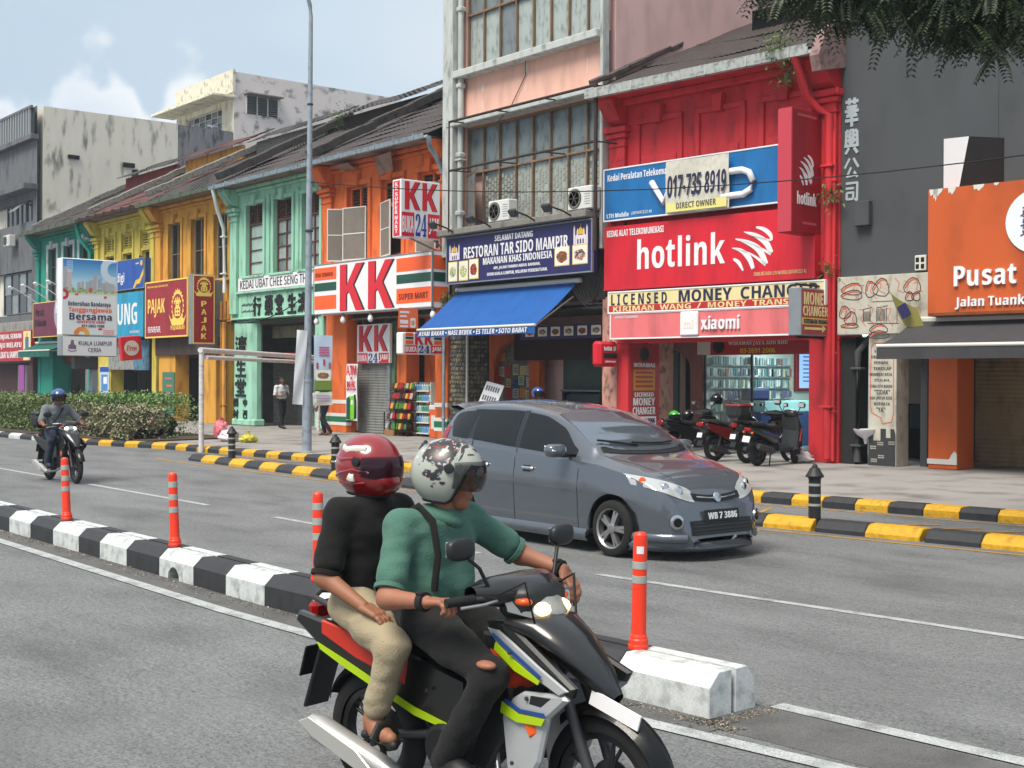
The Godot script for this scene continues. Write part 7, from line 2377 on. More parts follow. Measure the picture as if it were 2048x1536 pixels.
func curve_at(pts: Array,u: float)->float:
	if u<=pts[0][0]:
		return pts[0][1]
	for k in pts.size() - 1:
		if u<=pts[k+1][0]:
			var t: float=(u - pts[k][0])/(pts[k+1][0] - pts[k][0])
			var p0: float=pts[maxi(k - 1,0)][1]
			var p3: float=pts[mini(k+2,pts.size() - 1)][1]
			var a: float=pts[k][1]
			var b: float=pts[k+1][1]
			var s:=cubic_interpolate(a,b,a - (a - p0)*0.5,b+(p3 - b)*0.5,t)
			return clampf(s,minf(a,b),maxf(a,b))
	return pts[-1][1]
const CAR_TOP:=[[0.0,0.62],[0.03,0.98],[0.10,1.16],[0.22,1.38],[0.34,1.50],[0.46,1.555],[0.8,1.605],[1.3,1.62],[1.8,1.59],[2.2,1.525],[2.55,1.40],[2.9,1.21],[3.18,1.055],[3.4,1.005],[3.7,0.925],[3.9,0.845],[4.02,0.75],[4.09,0.64],[4.14,0.5],[4.18,0.36],[4.2,0.24]]
const CAR_BELT:=[[0.0,0.6],[0.05,0.92],[0.12,1.02],[0.5,1.06],[1.5,1.02],[2.4,0.985],[3.1,0.96],[3.45,0.90],[3.8,0.80],[4.0,0.70],[4.1,0.58],[4.18,0.34],[4.2,0.23]]
const CAR_WIDE:=[[0.0,0.62],[0.06,0.73],[0.2,0.80],[0.6,0.84],[1.5,0.848],[2.8,0.848],[3.4,0.838],[3.75,0.80],[3.95,0.73],[4.08,0.64],[4.16,0.52],[4.2,0.44]]
const CAR_FOOT:=[[0.0,0.30],[0.1,0.24],[0.5,0.2],[3.5,0.18],[3.9,0.16],[4.2,0.15]]
func car_section(u: float)->PackedVector2Array:
	var w:=curve_at(CAR_WIDE,u)
	var top:=curve_at(CAR_TOP,u)
	var belt:=minf(curve_at(CAR_BELT,u),top - 0.015)
	var foot:=minf(curve_at(CAR_FOOT,u),belt - 0.04)
	var o:=PackedVector2Array()
	var mid:=lerpf(foot,belt,0.55)
	for k in 7:
		var t:=k/6.0
		var y:=lerpf(foot,belt,t)
		var bulge:=0.05*pow(absf(y - mid)/maxf(belt - foot,0.05),2.0)*4.0
		o.append(V2(w - bulge*0.55+(0.012 if t>0.62 and t<0.8 else 0.0),y))
	var cabin:=clampf((top - belt)/0.5,0.0,1.0)
	var wb:=o[6].x - 0.01
	var wt:=lerpf(w*0.86,w*0.74,cabin)
	var ys:=lerpf(belt,top,0.84)
	if cabin<0.35:
		ys=lerpf(belt,top,0.55)
	o.append(V2(lerpf(wb,wt,0.06),lerpf(belt,ys,0.05)))
	for k in 4:
		var t:=(k+1)/4.0
		o.append(V2(lerpf(wb,wt,t)+0.02*sin(PI*t)*cabin,lerpf(belt,ys,t)))
	for k in 6:
		var a:=(k+1)/6.0*PI/2.0
		o.append(V2(wt*(1.0 - pow(sin(a*0.5)/sin(PI/4.0),2.0)*1.0) if k<5 else 0.0,ys+(top - ys)*sin(a)))
	return o
func car_side(u: float,y: float)->float:
	var s:=car_section(u)
	for k in s.size() - 1:
		if y<=s[k+1].y:
			return lerpf(s[k].x,s[k+1].x,clampf((y - s[k].y)/maxf(s[k+1].y - s[k].y,0.0001),0,1))
	return 0.0
func car_height(u: float,z: float)->float:
	var s:=car_section(u)
	for k in range(s.size() - 1,0,-1):
		if absf(z)<=s[k - 1].x:
			return lerpf(s[k].y,s[k - 1].y,clampf((absf(z) - s[k].x)/maxf(s[k - 1].x - s[k].x,0.0001),0,1))
	return s[7].y
func car_nose(y: float,z: float)->float:
	var a:=3.0
	var b:=4.2
	for k in 22:
		var m:=(a+b)/2
		if car_side(m,y)>absf(z) and curve_at(CAR_TOP,m)>y:
			a=m
		else:
			b=m
	return a
func make_car()->void:
	var at:=V(-13.34,0.0,-10.22)
	var t:=thing("car","grey people carrier with tinted windows driving past the red shop","car",at)
	var body:=plain("car_grey",Color(0.36,0.385,0.42),0.26,0.5)
	body.clearcoat_enabled=true
	body.clearcoat=1.0
	body.clearcoat_roughness=0.04
	var glass:=plain("car_glass",Color(0.025,0.028,0.032),0.06)
	var trim:=plain("car_trim",Color(0.05,0.05,0.055),0.5)
	origin_of[t]=Vector3.ZERO
	var us:=[]
	var u:=0.0
	while u<4.2:
		us.append(u)
		u+=0.02 if u<0.5 or u>3.7 else (0.03 if (u>0.3 and u<1.1) or u>3.0 else 0.07)
	us.append(4.2)
	var wheels:=[0.66,3.38]
	var s:=Shape.new()
	for sg in [1.0,-1.0]:
		var rows:=[]
		for k in us:
			var row:=PackedVector3Array()
			for q in car_section(k):
				var y:=q.y
				for c in wheels:
					var dx: float=absf(k - c)
					if dx<0.36:
						var lift:=0.30+sqrt(0.36*0.36 - dx*dx)
						if q.y<lift and q.y<0.75:
							y=maxf(q.y,lift)
				row.append(V(k,y,q.x*sg))
			rows.append(row)
		s.grid(rows,false,sg>0)
	part(t,"body",s,body)
	boxed(t,"underbody",V(2.05,0.36,0),V(3.9,0.24,1.3),trim,0.03)
	for sg in [1.0,-1.0]:
		for c in wheels:
			s=Shape.new()
			var rows:=[]
			for e in 2:
				var arc:=PackedVector3Array()
				for k in 15:
					var a:=PI*k/14.0
					arc.append(V(c - cos(a)*0.36,0.30+sin(a)*0.36,sg*(0.83 if e==0 else 0.5)))
				rows.append(arc)
			s.grid(rows)
			part(t,"wheel_well",s,trim)
	for sg in [1.0,-1.0]:
		var n:=0
		for q in [[0.38,0.80,"rear_quarter_window"],[0.90,1.72,"rear_door_window"],[1.82,2.78,"front_door_window"]]:
			var rows:=[]
			for j in 7:
				var row:=PackedVector3Array()
				for i in 13:
					var uu: float=lerpf(q[0],q[1],i/12.0)
					var lo:=curve_at([[0.3,1.17],[0.9,1.14],[1.8,1.08],[2.8,1.02]],uu)
					var hi:=minf(curve_at([[0.3,1.40],[0.5,1.46],[0.9,1.50],[1.6,1.50],[2.1,1.45],[2.45,1.33],[2.78,1.10]],uu),2.0)
					if n==0:
						lo=lerpf(1.34,1.15,clampf((uu - 0.38)/0.10,0,1)) if uu<0.48 else lo
						uu+=0.10*(j/6.0)*(1.0 if i>6 else 0.4)
					var y:=lerpf(lo,hi,j/6.0)
					row.append(V(uu,y,sg*(car_side(uu,y)+0.006)))
				rows.append(row)
			s=Shape.new()
			s.grid(rows,false,sg<0)
			part(t,q[2],s,glass)
			n+=1
		s=Shape.new()
		for q in [[0.84,1.15,1.5],[1.77,1.08,1.5]]:
			var rows:=[]
			for j in 6:
				var y:=lerpf(q[1],q[2],j/5.0)
				var row:=PackedVector3Array()
				for i in 2:
					var uu: float=q[0]+(i - 0.5)*0.09
					row.append(V(uu,y,sg*(car_side(uu,y)+0.004)))
				rows.append(row)
			s.grid(rows,false,sg<0)
		part(t,"pillar",s,plain("car_pillar",Color(0.12,0.13,0.15),0.25))
		s=Shape.new()
		for q in [[0.92,0.52,1.13],[1.77,0.22,1.07],[2.86,0.22,0.98]]:
			var path:=[]
			for j in 9:
				var y:=lerpf(q[1],q[2],j/8.0)
				var uu: float=q[0]+(0.0 if q[0]>1 else 0.2*(1.0 - j/8.0)*0.0)
				path.append(V(uu,y,sg*(car_side(uu,y)+0.0005)))
			s.tube(path,0.0045,4)
		for q in [[0.95,2.85,0.23]]:
			var path:=[]
			for j in 12:
				var uu: float=lerpf(q[0],q[1],j/11.0)
				path.append(V(uu,q[2],sg*(car_side(uu,q[2])+0.0005)))
			s.tube(path,0.004,4)
		part(t,"shut_line",s,trim)
		s=Shape.new()
		var rows2:=[]
		for j in 4:
			var row:=PackedVector3Array()
			for i in 16:
				var uu:=lerpf(1.06,3.0,i/15.0)
				var q: Array=[[0.13,0.0],[0.17,0.035],[0.22,0.035],[0.26,0.004]][j]
				row.append(V(uu,q[0],sg*(car_side(uu,maxf(q[0],0.21))+q[1])))
			rows2.append(row)
		s.grid(rows2,false,sg<0)
		part(t,"side_skirt",s,body)
		for q in [1.2,2.02]:
			var hz: float=sg*(car_side(q,0.86)+0.018)
			var hd:=boxed(t,"door_handle",V(q,0.86,hz),V(0.2,0.035,0.03),mats.chrome,0.012)
			origin_of[hd]=Vector3.ZERO
			boxed(hd,"handle_recess",V(q - 0.02,0.855,sg*(car_side(q,0.855)+0.003)),V(0.13,0.075,0.008),trim,0.003)
		s=Shape.new()
		var mp:=V(2.66,1.09,sg*0.99)
		s.grid(lump_rows(mp,V(0.09,0.075,0.13)),true,true)
		var dm:=part(t,"door_mirror",s,body)
		origin_of[dm]=Vector3.ZERO
		boxed(dm,"mirror_foot",V(2.68,1.04,sg*0.88),V(0.09,0.05,0.14),trim,0.015)
		boxed(dm,"repeater",mp+V(0.075,0.0,sg*0.03),V(0.02,0.03,0.16),mats.chrome,0.008)
		boxed(dm,"mirror_glass",mp+V(-0.075,0.0,0),V(0.012,0.1,0.18),mats.mirror,0.004)
		var rows3:=[]
		for j in 6:
			var row:=PackedVector3Array()
			for i in 12:
				var f:=i/11.0
				var zz:=lerpf(0.34,0.80,f)
				var ylo:=lerpf(0.60,0.775,pow(f,1.5))
				var yhi:=lerpf(0.715,0.885,pow(f,0.75))
				var y:=lerpf(ylo,yhi,j/5.0)
				var uu:=car_nose(y,zz) if f<0.8 else car_nose(y,zz)
				row.append(V(uu+0.006,y+0.004,sg*(zz+0.004)))
			rows3.append(row)
		s=Shape.new()
		s.grid(rows3,false,sg>0)
		var hl:=part(t,"headlight",s,plain("lamp_clear",Color(0.72,0.74,0.74),0.08,0.35))
		origin_of[hl]=Vector3.ZERO
		s=Shape.new()
		for q in [[0.50,0.72,0.05],[0.62,0.76,0.042]]:
			var uu:=car_nose(q[1],q[0])
			s.lathe(V(uu - 0.015,q[1],sg*q[0]),V(1,0.15,sg*0.4),[[q[2],0.0],[q[2],0.028],[q[2]*0.7,0.036]],18)
		part(hl,"lamp_bowl",s,mats.chrome)
		s=Shape.new()
		var ua:=car_nose(0.82,0.745)
		s.lathe(V(ua - 0.01,0.82,sg*0.745),V(0.8,0.2,sg*0.6),[[0.04,0.0],[0.035,0.022]],12)
		part(hl,"indicator",s,plain("amber_lens",Color(0.85,0.35,0.12),0.2))
		var uf:=car_nose(0.41,0.60)
		s=Shape.new()
		s.lathe(V(uf - 0.02,0.415,sg*0.60),V(1,0,sg*0.45),[[0.075,0.0],[0.075,0.03],[0.05,0.035]],18)
		part(t,"fog_lamp_cup",s,mats.chrome)
		s=Shape.new()
		s.lathe(V(uf+0.012,0.41,sg*0.605),V(1,0,sg*0.45),[[0.048,0.0],[0.045,0.012]],18)
		part(t,"fog_lamp",s,glass)
		var rows4:=[]
		for j in 5:
			var row:=PackedVector3Array()
			for i in 4:
				var y:=lerpf(0.80,1.28,j/4.0)
				var uu:=0.12+0.10*(j/4.0)+i*0.05
				row.append(V(uu,y,sg*(car_side(uu,y)+0.006)))
			rows4.append(row)
		s=Shape.new()
		s.grid(rows4,false,sg<0)
		part(t,"tail_light",s,plain("tail_red",Color(0.55,0.06,0.06),0.15))
	var scr:=[]
	for j in 9:
		var uu:=lerpf(2.33,3.12,j/8.0)
		var row:=PackedVector3Array()
		for i in 13:
			var hw:=lerpf(0.56,0.70,j/8.0)
			var zz:=lerpf(hw,-hw,i/12.0)
			var back:=uu - 0.16*pow(absf(zz)/0.7,2.2)
			row.append(V(back,car_height(back,zz)+0.007,zz))
		scr.append(row)
	s=Shape.new()
	s.grid(scr,false,true)
	part(t,"windscreen",s,plain("screen_glass",Color(0.50,0.54,0.58),0.06,0.8))
	s=Shape.new()
	for q in [[-0.45,0.18],[0.12,0.62]]:
		var path:=[]
		for j in 8:
			var zz: float=lerpf(q[0],q[1],j/7.0)
			var uu:=3.05 - 0.03*j/7.0 - 0.12*pow(absf(zz)/0.7,2.2)
			path.append(V(uu,car_height(uu,zz)+0.03,zz))
		s.tube(path,0.012,5)
	part(t,"wiper",s,trim)
	s=Shape.new()
	var cowl:=[]
	for j in 2:
		var row:=PackedVector3Array()
		for i in 13:
			var zz:=lerpf(0.70,-0.70,i/12.0)
			var uu:=3.13+0.07*j - 0.16*pow(absf(zz)/0.7,2.2)
			row.append(V(uu,car_height(uu,zz)+0.008,zz))
		cowl.append(row)
	s.grid(cowl,false,true)
	part(t,"scuttle",s,trim)
	s=Shape.new()
	for sg in [1.0,-1.0]:
		var path:=[]
		for j in 10:
			var uu:=lerpf(3.1,3.98,j/9.0)
			var zz: float=sg*lerpf(0.68,0.42,j/9.0)
			path.append(V(uu,car_height(uu,zz)+0.0005,zz))
		s.tube(path,0.004,4)
	part(t,"bonnet_line",s,trim)
	nose_patch(t,"grille",0.36,0.60,0.665,0.012,trim,0.25)
	var bg:=nose_patch(t,"grille_bar",0.30,0.632,0.645,0.02,mats.chrome,0.2)
	s=Shape.new()
	s.lathe(V(car_nose(0.64,0.0)+0.015,0.64,0),V(1,0.25,0),[[0.055,0.0],[0.05,0.012],[0.0,0.014]],18)
	part(t,"badge",s,mats.chrome)
	nose_patch(t,"lower_intake",0.46,0.27,0.42,0.01,trim,0.0)
	for k in 4:
		nose_patch(t,"intake_slat",0.44,0.285+k*0.035,0.297+k*0.035,0.018,plain("slat_grey",Color(0.14,0.14,0.15),0.4),0.0)
	var pl:=boxed(t,"number_plate",V(car_nose(0.46,0.0)+0.025,0.46,0),V(0.02,0.125,0.52),mats.black,0.006,Basis(Vector3.BACK,0.12))
	origin_of[pl]=Vector3.ZERO
	letters(pl,"WB 7 3886","sansbold",Transform3D(Basis(Vector3.BACK,0.12),V(0,0,0))*side(0,0,0)*Transform3D(),0.44,0.07,mats.sign_white,0.004)
	var pt:=pl.get_child(0) as MeshInstance3D
	pt.position+=V(car_nose(0.46,0.0)+0.036,0.46,0)
	for sg in [1.0,-1.0]:
		s=Shape.new()
		var path:=[]
		for k in 7:
			var zz: float=sg*lerpf(0.52,0.8,k/6.0)
			path.append(V(car_nose(0.26,absf(zz))+0.02,0.245,zz))
		s.tube(path,0.03,8,1.6)
		part(t,"bumper_winglet",s,body)
	s=Shape.new()
	var lip:=[]
	for j in 4:
		var row:=PackedVector3Array()
		for i in 25:
			var an:=lerpf(-1.0,1.0,i/24.0)
			var zz:=an*0.83
			var base_u:=4.24 - 0.62*pow(absf(an),3.4)
			var q: Array=[[0.10,-0.02],[0.115,0.03],[0.15,0.035],[0.20,-0.03]][j]
			row.append(V(base_u+q[1],q[0],zz))
		lip.append(row)
	s.grid(lip,false,false)
	s.grid(lip,false,true)
	part(t,"lip_spoiler",s,body)
	s=Shape.new()
	var sp:=[]
	for j in 5:
		var row:=PackedVector3Array()
		for i in 13:
			var zz:=lerpf(0.6,-0.6,i/12.0)
			var q: Array=[[0.5,0.004],[0.3,0.055],[0.16,0.045],[0.17,0.02],[0.36,-0.03]][j]
			row.append(V(q[0]+0.05*pow(absf(zz)/0.6,2.0),1.53+q[1] - 0.05*pow(absf(zz)/0.6,3.0),zz))
		sp.append(row)
	s.grid(sp)
	part(t,"roof_spoiler",s,body)
	s=Shape.new()
	var rw:=[]
	for j in 5:
		var row:=PackedVector3Array()
		for i in 9:
			var zz:=lerpf(0.56,-0.56,i/8.0)
			var uu:=lerpf(0.115,0.30,j/4.0)
			row.append(V(uu - 0.006,car_height(uu,zz)+0.004,zz))
		rw.append(row)
	s.grid(rw,false,true)
	part(t,"rear_window",s,glass)
	var w0: Node3D
	for sg in [1.0,-1.0]:
		for c in wheels:
			if w0==null:
				w0=Node3D.new()
				w0.name="wheel"
				t.add_child(w0)
				origin_of[w0]=Vector3.ZERO
				car_wheel(w0)
				w0.position=V(c,0.30,sg*0.745)
			else:
				var w:=w0.duplicate()
				w.name="wheel"
				t.add_child(w,true)
				w.position=V(c,0.30,sg*0.745)
				w.rotation.y=0.0 if sg>0 else PI
func lump_rows(p: Vector3,size: Vector3)->Array:
	var rows:=[]
	for j in 11:
		var ring:=PackedVector3Array()
		var e:=PI*j/10.0
		for i in 16:
			var a:=TAU*i/16.0
			var d:=V(sin(e)*cos(a),-cos(e),sin(e)*sin(a))
			ring.append(p+V(signf(d.x)*pow(absf(d.x),0.7),signf(d.y)*pow(absf(d.y),0.7),signf(d.z)*pow(absf(d.z),0.7))*size)
		rows.append(ring)
	return rows
func nose_patch(t: Node3D,called: String,half: float,y0: float,y1: float,proud: float,m: Material,rise: float)->MeshInstance3D:
	var s:=Shape.new()
	var rows:=[]
	for j in 4:
		var row:=PackedVector3Array()
		for i in 17:
			var f:=lerpf(1.0,-1.0,i/16.0)
			var zz:=f*half
			var y:=lerpf(y0,y1,j/3.0)+rise*0.35*f*f*half
			row.append(V(car_nose(y,absf(zz))+proud,y,zz))
		rows.append(row)
	s.grid(rows)
	return part(t,called,s,m)
func car_wheel(w: Node3D)->void:
	var s:=Shape.new()
	s.lathe(V(0,0,-0.1),V(0,0,1),[[0.2,0.0],[0.27,0.0],[0.292,0.02],[0.298,0.05],[0.298,0.15],[0.292,0.18],[0.27,0.2],[0.215,0.205],[0.205,0.19]],40,true,false)
	part(w,"tyre",s,mats.rubber)
	s=Shape.new()
	s.lathe(V(0,0,0),V(0,0,1),[[0.0,0.0],[0.2,0.0]],30)
	s.lathe(V(0,0,0),V(0,0,1),[[0.196,-0.05],[0.196,0.085],[0.212,0.1],[0.216,0.104],[0.2,0.09],[0.19,0.02]],36,false,false)
	for k in 5:
		for e in [-0.13,0.13]:
			var a: float=TAU*k/5.0+e
			var d:=V(cos(a),sin(a),0)
			var n:=V(-sin(a),cos(a),0)
			var o:=V(0,0,0.085)
			s.quad(o+d*0.05 - n*0.018,o+d*0.05+n*0.018,o+d*0.2+n*0.016 - V(0,0,0.015),o+d*0.2 - n*0.016 - V(0,0,0.015))
			for g in [-1.0,1.0]:
				s.quad(o+d*0.05+n*0.018*g,o+d*0.2+n*0.016*g - V(0,0,0.015),o+d*0.2+n*0.016*g - V(0,0,0.06),o+d*0.05+n*0.018*g - V(0,0,0.05))
	s.lathe(V(0,0,0.03),V(0,0,1),[[0.06,0.0],[0.055,0.06],[0.03,0.066]],20)
	part(w,"rim",s,mats.alloy)
	s=Shape.new()
	s.lathe(V(0,0,-0.02),V(0,0,1),[[0.14,0.0],[0.14,0.02],[0.0,0.021]],24)
	part(w,"brake_disc",s,mats.iron)
func flesh(s: Shape,bones: Array,cell: float,k:=0.03,folds:=0.0,fold_scale:=9.0)->void:
	var lo:=V(1e9,1e9,1e9)
	var hi:=-lo
	for b in bones:
		for e in [0,2]:
			var r: float=b[e+1]+k+cell*3.0+folds
			lo=lo.min(b[e] - V(r,r,r))
			hi=hi.max(b[e]+V(r,r,r))
	var nx:=int((hi.x - lo.x)/cell)+2
	var ny:=int((hi.y - lo.y)/cell)+2
	var nz:=int((hi.z - lo.z)/cell)+2
	var f:=PackedFloat32Array()
	f.resize(nx*ny*nz)
	f.fill(9.0)
	var noise:=FastNoiseLite.new()
	noise.seed=bones.size()
	noise.frequency=fold_scale
	noise.fractal_octaves=2
	for b in bones:
		var a: Vector3=b[0]
		var d: Vector3=b[2]
		var ra: float=b[1]
		var rd: float=b[3] - ra
		var ba:=d - a
		var bb:=maxf(ba.length_squared(),1e-9)
		var pad:=maxf(ra,ra+rd)+k+cell*2.0
		var x0:=maxi(int((minf(a.x,d.x) - pad - lo.x)/cell),0)
		var x1:=mini(int((maxf(a.x,d.x)+pad - lo.x)/cell)+1,nx - 1)
		var y0:=maxi(int((minf(a.y,d.y) - pad - lo.y)/cell),0)
		var y1:=mini(int((maxf(a.y,d.y)+pad - lo.y)/cell)+1,ny - 1)
		var z0:=maxi(int((minf(a.z,d.z) - pad - lo.z)/cell),0)
		var z1:=mini(int((maxf(a.z,d.z)+pad - lo.z)/cell)+1,nz - 1)
		for iz in range(z0,z1+1):
			for iy in range(y0,y1+1):
				var at:=(iz*ny+iy)*nx
				var pa:=Vector3(lo.x+x0*cell - a.x,lo.y+iy*cell - a.y,lo.z+iz*cell - a.z)
				for ix in range(x0,x1+1):
					var h:=clampf(pa.dot(ba)/bb,0.0,1.0)
					var dist:=(pa - ba*h).length() - ra - rd*h
					pa.x+=cell
					if dist<pad:
						var old:=f[at+ix]
						var g:=k - absf(old - dist)
						f[at+ix]=minf(old,dist) - (g*g*0.25/k if g>0.0 else 0.0)
	if folds>0.0:
		for iz in nz:
			for iy in ny:
				var at:=(iz*ny+iy)*nx
				for ix in nx:
					var w:=f[at+ix]
					if w<0.05 and w>-0.05:
						f[at+ix]=w+folds*noise.get_noise_3d(lo.x+ix*cell,(lo.y+iy*cell)*1.6,lo.z+iz*cell)
	var ids:=PackedInt32Array()
	ids.resize(nx*ny*nz)
	ids.fill(-1)
	var verts:=PackedVector3Array()
	var norms:=PackedVector3Array()
	var step:=PackedInt32Array([0,1,nx,nx+1,nx*ny,nx*ny+1,nx*ny+nx,nx*ny+nx+1])
	for iz in nz - 1:
		for iy in ny - 1:
			var at:=(iz*ny+iy)*nx
			for ix in nx - 1:
				var o:=at+ix
				var c0:=f[o]
				if c0>1.0:
					continue
				var m:=0
				for e in 8:
					if f[o+step[e]]<0.0:
						m+=1
				if m==0 or m==8:
					continue
				var c1:=f[o+1]
				var c2:=f[o+step[2]]
				var c3:=f[o+step[3]]
				var c4:=f[o+step[4]]
				var c5:=f[o+step[5]]
				var c6:=f[o+step[6]]
				var c7:=f[o+step[7]]
				var p:=Vector3.ZERO
				var n:=0
				for e in EDGES:
					var fa:=f[o+step[e[0]]]
					var fb:=f[o+step[e[1]]]
					if (fa<0.0) != (fb<0.0):
						var t:=fa/(fa - fb)
						p+=(e[2] as Vector3).lerp(e[3],t)
						n+=1
				p /= n
				ids[o]=verts.size()
				verts.append(lo+(Vector3(ix,iy,iz)+p)*cell)
				norms.append(Vector3((c1+c3+c5+c7) - (c0+c2+c4+c6),(c2+c3+c6+c7) - (c0+c1+c4+c5),(c4+c5+c6+c7) - (c0+c1+c2+c3)).normalized())
	var sx:=1
	var sy:=nx
	var sz:=nx*ny
	for iz in range(1,nz - 1):
		for iy in range(1,ny - 1):
			var at:=(iz*ny+iy)*nx
			for ix in range(1,nx - 1):
				var o:=at+ix
				if ids[o]<0 and f[o]>0.2:
					continue
				var inside:=f[o]<0.0
				for ax in 3:
					var st: int=[sx,sy,sz][ax]
					if (f[o+st]<0.0)==inside:
						continue
					var u: int=[sy,sz,sx][ax]
					var w: int=[sz,sx,sy][ax]
					var a:=ids[o - u - w]
					var b:=ids[o - w]
					var d:=ids[o]
					var e:=ids[o - u]
					if a<0 or b<0 or d<0 or e<0:
						continue
					if inside:
						s.tri(verts[a],verts[b],verts[d],norms[a],norms[b],norms[d])
						s.tri(verts[a],verts[d],verts[e],norms[a],norms[d],norms[e])
					else:
						s.tri(verts[a],verts[d],verts[b],norms[a],norms[d],norms[b])
						s.tri(verts[a],verts[e],verts[d],norms[a],norms[e],norms[d])
const EDGES:=[[0,1,Vector3(0,0,0),Vector3(1,0,0)],[2,3,Vector3(0,1,0),Vector3(1,1,0)],[4,5,Vector3(0,0,1),Vector3(1,0,1)],[6,7,Vector3(0,1,1),Vector3(1,1,1)],
	[0,2,Vector3(0,0,0),Vector3(0,1,0)],[1,3,Vector3(1,0,0),Vector3(1,1,0)],[4,6,Vector3(0,0,1),Vector3(0,1,1)],[5,7,Vector3(1,0,1),Vector3(1,1,1)],
	[0,4,Vector3(0,0,0),Vector3(0,0,1)],[1,5,Vector3(1,0,0),Vector3(1,0,1)],[2,6,Vector3(0,1,0),Vector3(0,1,1)],[3,7,Vector3(1,1,0),Vector3(1,1,1)]]
func hand_bones(W: Vector3,d: Vector3,n: Vector3,th: Vector3,curl: float)->Array:
	var out:=[]
	d=d.normalized()
	th=(th - d*th.dot(d)).normalized()
	n=(n - d*n.dot(d) - th*n.dot(th)).normalized()
	var across:=[0.031,0.011,-0.010,-0.029]
	var lens:=[[0.034,0.022,0.018],[0.038,0.026,0.019],[0.035,0.024,0.018],[0.028,0.018,0.016]]
	for k in 4:
		var kn: Vector3=W+d*(0.088 - 0.004*absf(k - 1.2))+th*across[k]
		out.append([W+th*across[k]*0.65+d*0.01,0.017,kn,0.0115])
		var p:=kn
		var ang:=curl*0.7
		for j in 3:
			var dir:=(d*cos(ang)+n*sin(ang)).normalized()
			var q: Vector3=p+dir*lens[k][j]
			out.append([p,0.0100 - 0.0009*j,q,0.0091 - 0.0009*j])
			p=q
			ang+=curl
	var t0:=W+d*0.022+th*0.026
	var t1:=t0+(th*0.62+d*0.7+n*0.25).normalized()*0.04
	var t2:=t1+(d*0.85+th*0.2+n*(0.25+curl*0.4)).normalized()*0.032
	var t3:=t2+(d*0.85 - th*0.05+n*(0.35+curl*0.6)).normalized()*0.026
	out.append_array([[W+d*0.01+th*0.012,0.018,t0,0.0155],[t0,0.0145,t1,0.0118],[t1,0.0112,t2,0.0102],[t2,0.0102,t3,0.0082]])
	return out
func head_bones(c: Vector3,fwd: Vector3,k:=1.0)->Array:
	var up:=Vector3.UP
	var sd:=fwd.cross(up).normalized()
	up=sd.cross(fwd).normalized()
	var o:=[]
	o.append([c+up*0.03*k - fwd*0.025*k,0.088*k,c+up*0.035*k+fwd*0.015*k,0.084*k])
	o.append([c - up*0.03*k+fwd*0.035*k,0.062*k,c - up*0.075*k+fwd*0.055*k,0.042*k])
	o.append([c - up*0.085*k+fwd*0.07*k,0.026*k,c - up*0.09*k+fwd*0.075*k,0.022*k])
	o.append([c+up*0.015*k+fwd*0.098*k,0.008*k,c - up*0.022*k+fwd*0.115*k,0.013*k])
	for e in [-1.0,1.0]:
		o.append([c+up*0.035*k+fwd*0.085*k+sd*e*0.045*k,0.014*k,c+up*0.038*k+fwd*0.092*k+sd*e*0.018*k,0.014*k])
		o.append([c - up*0.02*k+fwd*0.07*k+sd*e*0.04*k,0.022*k,c - up*0.03*k+fwd*0.075*k+sd*e*0.03*k,0.02*k])
		o.append([c+up*0.02*k - fwd*0.005*k+sd*e*0.084*k,0.012*k,c - up*0.025*k+fwd*0.003*k+sd*e*0.08*k,0.01*k])
	o.append([c - up*0.055*k+fwd*0.098*k - sd*0.018*k,0.009*k,c - up*0.055*k+fwd*0.098*k+sd*0.018*k,0.009*k])
	return o
func face_marks(t: Node3D,c: Vector3,fwd: Vector3,hair: Material)->void:
	var sd:=fwd.cross(Vector3.UP).normalized()
	var s:=Shape.new()
	var w:=Shape.new()
	for e in [-1.0,1.0]:
		w.grid(ball(c+Vector3.UP*0.012+fwd*0.086+sd*e*0.031,V(0.012,0.009,0.012)),true,true)
		s.grid(ball(c+Vector3.UP*0.012+fwd*0.094+sd*e*0.031,V(0.006,0.006,0.006)),true,true)
		s.tube([c+Vector3.UP*0.042+fwd*0.098+sd*e*0.014,c+Vector3.UP*0.045+fwd*0.088+sd*e*0.048],0.005,5)
	part(t,"eye",w,mats.off_white)
	part(t,"brow",s,hair)
	s=Shape.new()
	s.tube([c - Vector3.UP*0.055+fwd*0.103 - sd*0.022,c - Vector3.UP*0.056+fwd*0.108,c - Vector3.UP*0.055+fwd*0.103+sd*0.022],0.0045,6)
	part(t,"mouth",s,plain("lip",Color(0.50,0.27,0.23),0.6))
func ball(p: Vector3,size: Vector3)->Array:
	var rows:=[]
	for j in 7:
		var ring:=PackedVector3Array()
		var e:=PI*j/6.0
		for i in 10:
			var a:=TAU*i/10.0
			ring.append(p+V(sin(e)*cos(a),-cos(e),sin(e)*sin(a))*size)
		rows.append(ring)
	return rows
